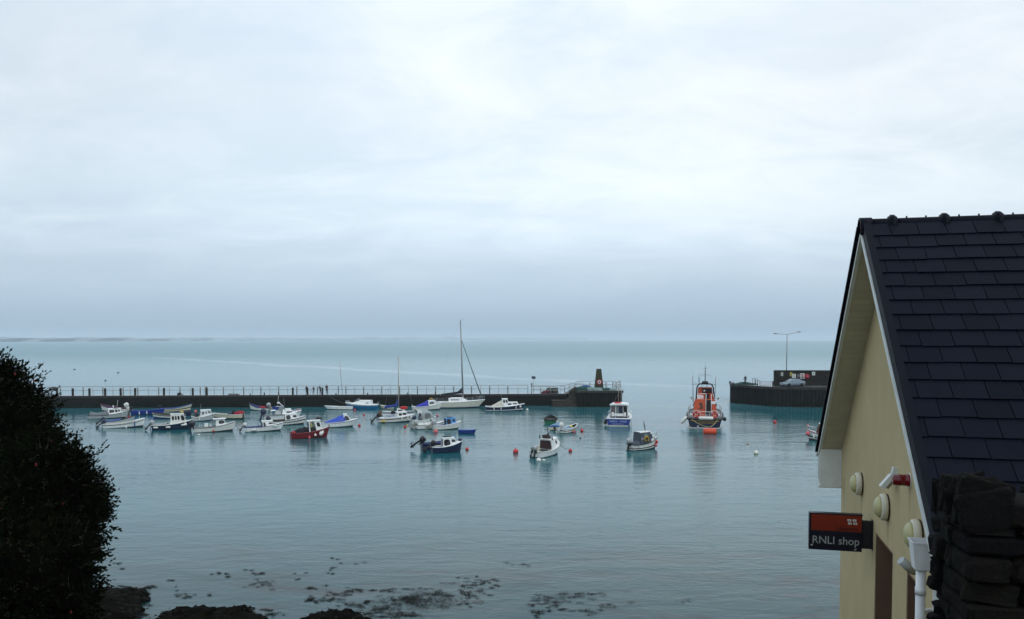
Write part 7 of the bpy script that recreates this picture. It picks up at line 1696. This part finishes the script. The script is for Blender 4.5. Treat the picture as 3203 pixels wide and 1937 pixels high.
# ---------------------------------------------------------------- the orange lifeboat, stern on
b = boat('lifeboat', 'large orange and navy lifeboat moored stern towards us in the harbour mouth', 'lifeboat', 2147, 2261, 1341, 76.5, .345, 1.30, .75, tr=.90, rake=1.2, p=2.6, hc=navy, gun=M('grey_rubber_belting', (.035, .037, .042), .8, var=.2), inner=greyp, bottom=M('navy_bottom', (.012, .016, .04), .5), boot=None, L=14.2, trim=.2, gr=.14, stern=.0, full_deck=True)
LB = b
foredeck(b, .012, M('grey_nonslip_deck', (.16, .17, .18), .8, var=.2), .05, 'deck')
m_ = MB(); m_.box(U(b, 0, 0, .10) + Vector((-.03, 0, 0)), (.06, b.B * .82, .085))
for sg in (1, -1): m_.tube([Vector((b.X(u, .1), sg * (b.bw(u) * .885 * (1 - .3 * u ** 3) + .02), .10)) for u in (.01, .1, .25, .4, .55, .7, .8)], .045, 5)
m_.build('waterline_stripe', white, b.o)
m_ = MB(); m_.box(U(b, 0, 0, 1.05) + Vector((-.02, 0, 0)), (.05, b.B * .80, .045)); m_.box(U(b, 0, .80, .22) + Vector((-.02, 0, 0)), (.05, .55, .04)); m_.box(U(b, 0, -.80, .22) + Vector((-.02, 0, 0)), (.05, .55, .04)); m_.build('gold_line', goldlet, b.o)
text_part('lettering', 'AUSTIN LIDBURY', .26, goldlet, b.o, frame_mtx(U(b, 0, -.12, .78) + Vector((-.02, 0, 0)), (0, -1, 0), (0, 0, 1)), .008)
m_ = MB(); m_.lathe([(.14, -.03), (.14, .03), (.06, .05), (.0001, .05)], 14, Matrix.Translation(U(b, 0, .36, .30) + Vector((-.03, 0, 0))) @ Matrix.Rotation(-pi / 2, 4, 'Y')); m_.build('exhaust_ring', ltgrey, b.o)
dz = 1.33
def LP(x, y, z): return Vector((-b.L / 2 + x, y, z))
# deckhouse: lower house with a sloping back, stair slot on the right, upper steering position
h = MB(); 
def house(x0, x1, w0, w1, z0, z1, ra, rf, tw, mb):
    mb.hexa([LP(x0, -w0, z0), LP(x1, -w1, z0), LP(x1, w1, z0), LP(x0, w0, z0)], [LP(x0 + ra, -w0 * tw, z1), LP(x1 - rf, -w1 * tw, z1), LP(x1 - rf, w1 * tw, z1), LP(x0 + ra, w0 * tw, z1)])
house(3.2, 9.6, 1.72, 1.45, dz, dz + 2.35, .55, 1.7, .80, h); lower = h.build('deckhouse', orange, b.o)
def back(y, z, x_off=0): return LP(3.2 + .55 * (z - dz) / 2.35 + x_off, y, z)
m_ = MB(); m_.hexa([back(-.18, dz + .02, -.02), back(-.82, dz + .02, -.02), back(-.82, dz + .02, .1), back(-.18, dz + .02, .1)], [back(-.18, dz + 2.3, -.02), back(-.82, dz + 2.3, -.02), back(-.82, dz + 2.3, .1), back(-.18, dz + 2.3, .1)]); slot = m_.build('stair_recess', darkin, lower)
m_ = MB()
for i in range(8): m_.box(back(-.50, dz + .25 + i * .27, -.10), (.22, .60, .035))
m_.build('stair_treads', M('stair_brown', (.05, .03, .03), .7), lower)
m_ = MB(); m_.box(back(.55, dz + 1.72, -.03), (.04, .42, .36), Matrix.Rotation(-.0, 3, 'Y')); m_.box(back(.42, dz + 1.22, -.04), (.06, .34, .36)); m_.ell(back(.42, dz + 1.5, -.05), (.08, .2, .1)); m_.ell(back(.75, dz + 1.12, -.05), (.08, .14, .12)); m_.build('vents', M('dull_vent', (.10, .05, .035), .6), lower)
m_ = MB(); m_.box(back(1.15, dz + .85, -.05), (.05, .85, .05)); m_.box(back(-1.32, dz + .85, -.05), (.05, .85, .05)); m_.build('hand_hold', white, lower)
m_ = MB(); m_.box(back(1.12, dz + 1.35, -.03), (.05, .72, 1.1), Matrix.Rotation(.23, 3, 'Y')); m_.build('locker_door', M('lifeboat_orange_light', (.46, .055, .004), .4), lower)
m_ = MB(); m_.box(back(-1.18, dz + 1.95, -.06), (.05, .62, .40)); m_.build('notice_plate', white, lower)
m_ = MB()
for sg in (1, -1):
    a0 = [LP(4.3, sg * 1.70, dz + 1.2), LP(8.4, sg * 1.50, dz + 1.2), LP(7.8, sg * 1.36, dz + 2.0), LP(4.5, sg * 1.48, dz + 2.0)]
    if sg > 0: a0 = [a0[1], a0[0], a0[3], a0[2]]
    for k in range(3):
        m2 = MB(); m2.plate(a0, .05 + k * .32, .30 + k * .32, .1, .9, .02); m2.build('window', glass, lower)
h = MB(); house(4.9, 7.6, 1.15, 1.05, dz + 2.35, dz + 3.10, .0, .5, .92, h)
up = h.build('upper_steering_position', orange, b.o)
h = MB(); h.hexa([LP(5.9, -1.02, dz + 3.1), LP(7.1, -.95, dz + 3.1), LP(7.1, .95, dz + 3.1), LP(5.9, 1.02, dz + 3.1)], [LP(6.0, -.95, dz + 3.95), LP(6.9, -.85, dz + 3.85), LP(6.9, .85, dz + 3.85), LP(6.0, .95, dz + 3.95)]); h.build('canopy_hood', orange, up)
h = MB(); h.box(LP(5.88, -.28, dz + 3.24), (.12, 1.28, 1.10)); h.box(LP(4.86, -.30, dz + 2.72), (.10, .60, .70)); h.build('dark_opening', darkin, up)
h = MB(); h.box(LP(5.80, .10, dz + 3.45), (.06, .24, .18)); h.box(LP(5.0, .70, dz + 2.55), (.3, .8, .75)); 
for k in range(4): h.box(LP(4.84, .40 + .2 * k, dz + 2.6), (.05, .05, .6))
h.build('crew_seats', white, up)
# white hand rails
m_ = MB()
def hoopr(y0, y1, x, z0, z1): m_.tube([LP(x - .25, y0, z0), LP(x, y0, z1 - .1), LP(x, y0 + (.1 if y1 > y0 else -.1), z1), LP(x, y1 - (.1 if y1 > y0 else -.1), z1), LP(x, y1, z1 - .1), LP(x - .25, y1, z0)], .035, 6)
hoopr(-.14, 1.05, 3.9, dz + 2.3, dz + 3.15); m_.tube([LP(3.0, -.14, dz), LP(3.62, -.14, dz + 2.3), LP(3.9, -.14, dz + 3.15)], .04, 6)
m_.tube([LP(3.0, -.86, dz), LP(3.55, -.86, dz + 2.2), LP(3.9, -.86, dz + 3.1), LP(3.95, -1.1, dz + 3.1), LP(3.7, -1.30, dz + 2.35)], .04, 6); m_.tube([LP(3.7, .2, dz + 2.35), LP(3.85, .2, dz + 2.9)], .03, 6)
m_.build('hand_rails', white, b.o)
# roll bar arch, mast and aerials
m_ = MB(); zt = dz + 4.45; m_.tube([LP(5.3, 1.22, dz + 2.35), LP(5.35, 1.12, zt - .5), LP(5.35, .98, zt - .18), LP(5.35, .72, zt), LP(5.35, -.72, zt), LP(5.35, -.98, zt - .18), LP(5.35, -1.12, zt - .5), LP(5.3, -1.22, dz + 2.35)], .10, 8); arch = m_.build('roll_bar_arch', M('charcoal_paint', (.014, .016, .02), .5), b.o)
m_ = MB(); m_.tube([LP(5.35, .0, zt), LP(5.35, 0, zt + 2.0)], .06, 7); m_.tube([LP(5.35, 0, zt + 2.0), LP(5.35, 0, zt + 2.75)], .022, 5); m_.ell(LP(5.35, 0, zt + .18), (.42, .46, .24), e=.7); m_.build('mast', MATS['charcoal_paint'], arch)
m_ = MB(); m_.tube([LP(5.35, .85, zt + .15), LP(5.35, .85, zt + 1.25), LP(5.35, -.8, zt + 1.25), LP(5.35, -.8, zt + 1.05)], .025, 5); m_.tube([LP(5.35, .28, zt + 2.2), LP(5.35, -.28, zt + 2.2)], .03, 5); m_.tube([LP(5.35, .45, zt), LP(5.35, .45, dz + 3.2)], .03, 5); m_.tube([LP(5.35, -.25, zt), LP(5.35, -.25, dz + 3.2)], .03, 5); m_.tube([LP(5.35, 1.8, zt - .1), LP(5.35, .8, zt)], .03, 5); m_.tube([LP(5.35, -1.5, zt - .1), LP(5.35, -.8, zt)], .03, 5); m_.tube([LP(5.35, .82, zt + .1), LP(5.35, .86, zt + .95)], .06, 6); m_.build('aerial_frame', MATS['charcoal_paint'], arch)
for y, h_ in ((1.72, 4.15), (-1.42, 3.9)): pole(b, 'whip_aerial', [LP(4.6, y * .93, dz + 1.9), LP(4.6, y, dz + 1.9 + h_ * .9)], [.06, .035], M('reddish_aerial', (.10, .06, .055), .5))
# life rings, big white fender on the transom, side rails and the rest
m_ = MB(); m_.tube([LP(.35, 2.0, dz), LP(.35, 2.0, dz + .95), LP(.35, -2.0, dz + .95), LP(.35, -2.0, dz)], .028, 6); m_.tube([LP(.35, 2.0, dz + .5), LP(.35, -2.0, dz + .5)], .022, 6)
for y in (-.6, .6, 1.2): m_.tube([LP(.35, y, dz), LP(.35, y, dz + .95)], .022, 6)
m_.build('stern_rail', white, b.o)
m_ = MB()
for sg in (1, -1):
    us_ = [.04 + .62 * i / 9 for i in range(10)]
    for hh in (.45, .98): m_.tube([Vector((b.X(u, 1.3), sg * (b.bw(u) - .10), b.zs(u) + hh)) for u in us_], .03, 5)
    for u in us_: m_.tube([Vector((b.X(u, 1.3), sg * (b.bw(u) - .10), b.zs(u))), Vector((b.X(u, 1.3), sg * (b.bw(u) - .10), b.zs(u) + .98))], .03, 5)
m_.build('side_rails', M('stainless_rail', (.50, .50, .48), .35, metal=.5), b.o); pulpit(b, .68, .95, MATS['stainless_rail'], r=.03)
m_ = MB()
for sg in (1, -1):
    for x in (1.2, 2.2): m_.ell(LP(x, sg * 1.85, dz + .28), (.3, .22, .28), e=.6)
    m_.box(LP(4.4, sg * 1.75, dz + 2.45), (.5, .3, .3)); m_.ell(LP(4.1, sg * 1.85, dz + 2.62), (.14, .14, .16))
m_.build('deck_gear', ltgrey, b.o)
for y, lab in ((1.12, 'left red lifebuoy on the stern rail of the orange lifeboat'), (-1.30, 'right red lifebuoy on the stern rail of the orange lifeboat')):
    t = thing('lifebuoy', lab, 'lifebuoy', world(b, LP(.28, y, dz + .52)), radians(76.5), 'red lifebuoys on the lifeboat stern')
    m_ = MB(); m_.tube([(0, .36 * cos(a), .36 * sin(a)) for a in [2 * pi * i / 20 for i in range(20)]], .12, 8, closed=True); m_.build('ring', M('lifebuoy_red', (.38, .02, .025), .5), t)
    m_ = MB()
    for k in range(4): m_.tube([(-.02, .36 * cos(k * pi / 2 + .78) + .13 * cos(q), .36 * sin(k * pi / 2 + .78) + .0) if False else (.13 * sin(q), (.36 + .13 * cos(q)) * cos(k * pi / 2 + .78), (.36 + .13 * cos(q)) * sin(k * pi / 2 + .78)) for q in [2 * pi * i / 8 for i in range(8)]], .022, 4, closed=True)
    m_.build('band', signwhite, t)
t = thing('fender', 'long white sausage fender lying across the lifeboat transom', 'fender', world(b, LP(-.12, -.16, dz + .12)), radians(-13.5)); m_ = MB(); m_.lathe([(.0001, -.98), (.16, -.95), (.235, -.82), (.24, .82), (.16, .95), (.0001, .98)], 14, Matrix.Rotation(pi / 2, 4, 'Y')); m_.build('float', whitebuoy, t)
for (u, sg, kind, s_, mat, lab) in ((.07, 1, 'v', 2.3, whitebuoy, 'big white fender hanging at the left quarter of the lifeboat'), (.05, -1, 'b', 1.2, black, 'black ball fender at the right quarter of the lifeboat')):
    z = b.zs(u) - (.25 if kind == 'v' else 0); r = .1 * s_
    t = thing('fender', lab, 'fender', world(b, Vector((b.X(u, z), sg * (b.bw(u) + r + .25), z)))); m_ = MB()
    if kind == 'v': m_.lathe([(.0001, -.62), (.16, -.58), (.24, -.45), (.24, .45), (.16, .58), (.0001, .62)], 12, Matrix.Rotation(.75, 4, 'Y'))
    else: m_.ell((0, 0, 0), (.26, .26, .28))
    m_.build('float', mat, t)
# orange barrel buoy and its lines
bc = at_z(2220, 1357); bc.z = .28
t = thing('barrel_buoy', 'big orange barrel buoy at the stern of the lifeboat', 'buoy', bc, .04)
m_ = MB(); m_.lathe([(.0001, -.80), (.36, -.79), (.42, -.72), (.42, .72), (.36, .79), (.0001, .80)], 20, Matrix.Rotation(pi / 2, 4, 'Y')); m_.lathe([(.425, -.03), (.435, 0), (.425, .03)], 20, Matrix.Rotation(pi / 2, 4, 'Y') @ Matrix.Translation((0, 0, -.1))); m_.build('float', M('orange_barrel', (.62, .055, .012), .45, dirt=.25, dirt_rgb=(.3, .04, .02)), t)
m_ = MB(); m_.tube([(-.1, -.02, .40), (-.1, -.02, .58), (.12, -.02, .58), (.12, -.02, .40)], .03, 6); m_.build('ring_bolt', steel, t)
def line(p0, p1, sag, r, mat, label):
    pts = []
    for i in range(9):
        k = i / 8; p = Vector(p0).lerp(Vector(p1), k); p.z -= sag * 4 * k * (1 - k); pts.append(p)
    o = MB(); o.tube(pts, r, 5); tag(o.build('mooring_rope', mat), label, 'rope', 'mooring ropes in the harbour')
line(world(b, LP(.1, 1.75, dz - .05)), bc + Vector((0, 0, .55)), .22, .035, ropeyel, 'yellow rope from the left stern of the lifeboat to the barrel buoy')
line(world(b, LP(.1, -1.75, dz - .05)), bc + Vector((0, 0, .55)), .12, .035, ropeyel, 'yellow rope from the right stern of the lifeboat to the barrel buoy')

# ---------------------------------------------------------------- mooring buoys
def buoy(px, py, r, mat, label, flat=1.0, sub=.25, loop=True, grp='ball buoys floating in the harbour', second=None):
    c = at_z(px, py); c.z = r * (1 - 2 * sub) * flat
    c.y += 0
    t = thing('mooring_buoy', label, 'buoy', c, R.uniform(0, 6), grp)
    m_ = MB(); m_.ell((0, 0, 0), (r, r, r * flat), n=18, k=12); m_.build('float', mat, t)
    if second: m_ = MB(); m_.ell((0, 0, -r * .35), (r * 1.01, r * 1.01, r * .5), n=18, k=8); m_.build('lower_half', second, t)
    if loop: m_ = MB(); m_.lathe([(r * .22, r * .93 * flat), (r * .22, r * 1.18 * flat), (.0001, r * 1.2 * flat)], 8); m_.tube([(0, 0, r * 1.1 * flat), (r * .12, 0, r * 1.4 * flat), (-r * .12, 0, r * 1.4 * flat), (0, 0, r * 1.1 * flat)], r * .05, 5); m_.build('eye', mat, t)
    return t
buoy(1110, 1285, .19, redbuoy, 'red buoy beside the hull of the blue cruiser'); buoy(1138, 1299, .17, redbuoy, 'red buoy in open water below the blue cruiser'); buoy(1124, 1333, .20, redbuoy, 'red buoy ahead of the boat with the bright blue tarpaulin')
buoy(1177, 1273, .15, pinkbuoy, 'pink buoy touching the stern of the blue cruiser'); buoy(1267, 1338, .20, redbuoy, 'red buoy next to the small yellow buoy'); buoy(1274, 1332, .12, yellowp, 'small yellow buoy next to a red buoy', loop=False)
buoy(1368, 1302, .19, pinkbuoy, 'pink buoy ahead of the boat with the hooped canopy'); buoy(1363, 1354, .29, pinkbuoy, 'big pale topped pink buoy at the stern of the light blue cabin boat'); buoy(1341, 1367, .08, yellowp, 'tiny yellow float in front of the speedboat', loop=False, sub=.4)
buoy(1461, 1408, .19, redbuoy, 'red buoy ahead of the frontmost navy boat'); buoy(1613, 1417, .29, redbuoy, 'largest round red buoy, alone in the middle of the harbour'); buoy(1649, 1284, .22, whitebuoy, 'white buoy ahead of the navy and white cabin boat')
buoy(1820, 1350, .22, redbuoy, 'red buoy ahead of the white boat with sea blue canvas'); buoy(1815, 1372, .10, black, 'small black float below the white boat with sea blue canvas', loop=False); buoy(1784, 1413, .20, redbuoy, 'red buoy tied to the white half cabin boat', second=maroon)
buoy(1685, 1443, .23, whitebuoy, 'round white buoy under the stern of the white half cabin boat', loop=False); buoy(1700.5, 1441, .17, whitebuoy, 'flat white float right of the round white buoy', flat=.55, loop=False)
buoy(1844, 1377, .12, greyp, 'tiny dark float drifting left of the grey canopy boat', flat=.4, sub=.4, loop=False); buoy(2339, 1389, .17, M('tan_float', (.40, .30, .20), .6), 'small tan float drifting right of the lifeboat', flat=.55, loop=False); buoy(2365, 1420, .24, whitebuoy, 'weedy white and yellow buoy right of the lifeboat', second=M('weedy_yellow', (.42, .33, .02), .8))
buoy(2424, 1323, .24, redbuoy, 'red buoy alone below the quay with the car'); buoy(2527, 1331, .12, redbuoy, 'tiny red buoy left of the building eaves'); buoy(622, 1361, .16, whitebuoy, 'flat white float behind the black outboard', flat=.6, loop=False); buoy(678, 1344, .14, navy, 'small navy float between two white boats at the left', loop=False); buoy(1205, 1279, .10, cream, 'tiny cream float beside the cream rowing boat', loop=False)
for (px, py, lab) in ((232.8, 1157, 'leftmost dark float far out in the bay'), (369.5, 1167, 'rightmost dark float far out in the bay'), (330, 1191, 'nearest dark float out in the bay beyond the pier')):
    c = at_z(px, py); s_ = F / c.y; r = 3.2 / s_
    t = thing('bay_float', lab, 'buoy', c, 0, 'dark floats out in the bay'); m_ = MB(); m_.ell((0, 0, r * .35), (r, r * .7, r * .6), jit=.15); m_.build('float', M('dark_float', (.05, .035, .022), .7), t); m_ = MB(); m_.tube([(0, 0, r * .6), (0, 0, r * 1.05)], r * .12, 5); m_.build('stem', black, t)
line(world(B37, Vector((B37.X(.97, 1), 0, B37.zs(.97)))), at_z(1783, 1410) + Vector((0, 0, .3)), .35, .028, rope, 'grey rope from the white half cabin boat to its red buoy')
for (a, b_, sag, lab) in (((1034, 1344, .9), (1062, 1362, 0), .1, 'right bow rope of the dark red fishing boat'), ((1034, 1344, .9), (1037, 1365, 0), .0, 'steep bow rope of the dark red fishing boat'), ((909, 1358, .6), (896, 1376, 0), .05, 'stern rope of the dark red fishing boat'), ((892, 1335, .8), (905, 1347, 0), .0, 'bow rope of the boat with the blue cockpit'), ((737, 1324, .9), (745, 1340, 0), .05, 'bow rope of the boat with the slanting pole'), ((1446, 1378, .6), (1457, 1404, .1), .0, 'bow rope of the frontmost navy boat'), ((1028, 1236, 2.8), (1080, 1262, .9), .25, 'rope from the pier down to the blue cruiser')):
    line(at_z(*a), at_z(*b_), sag, .022, rope, lab)
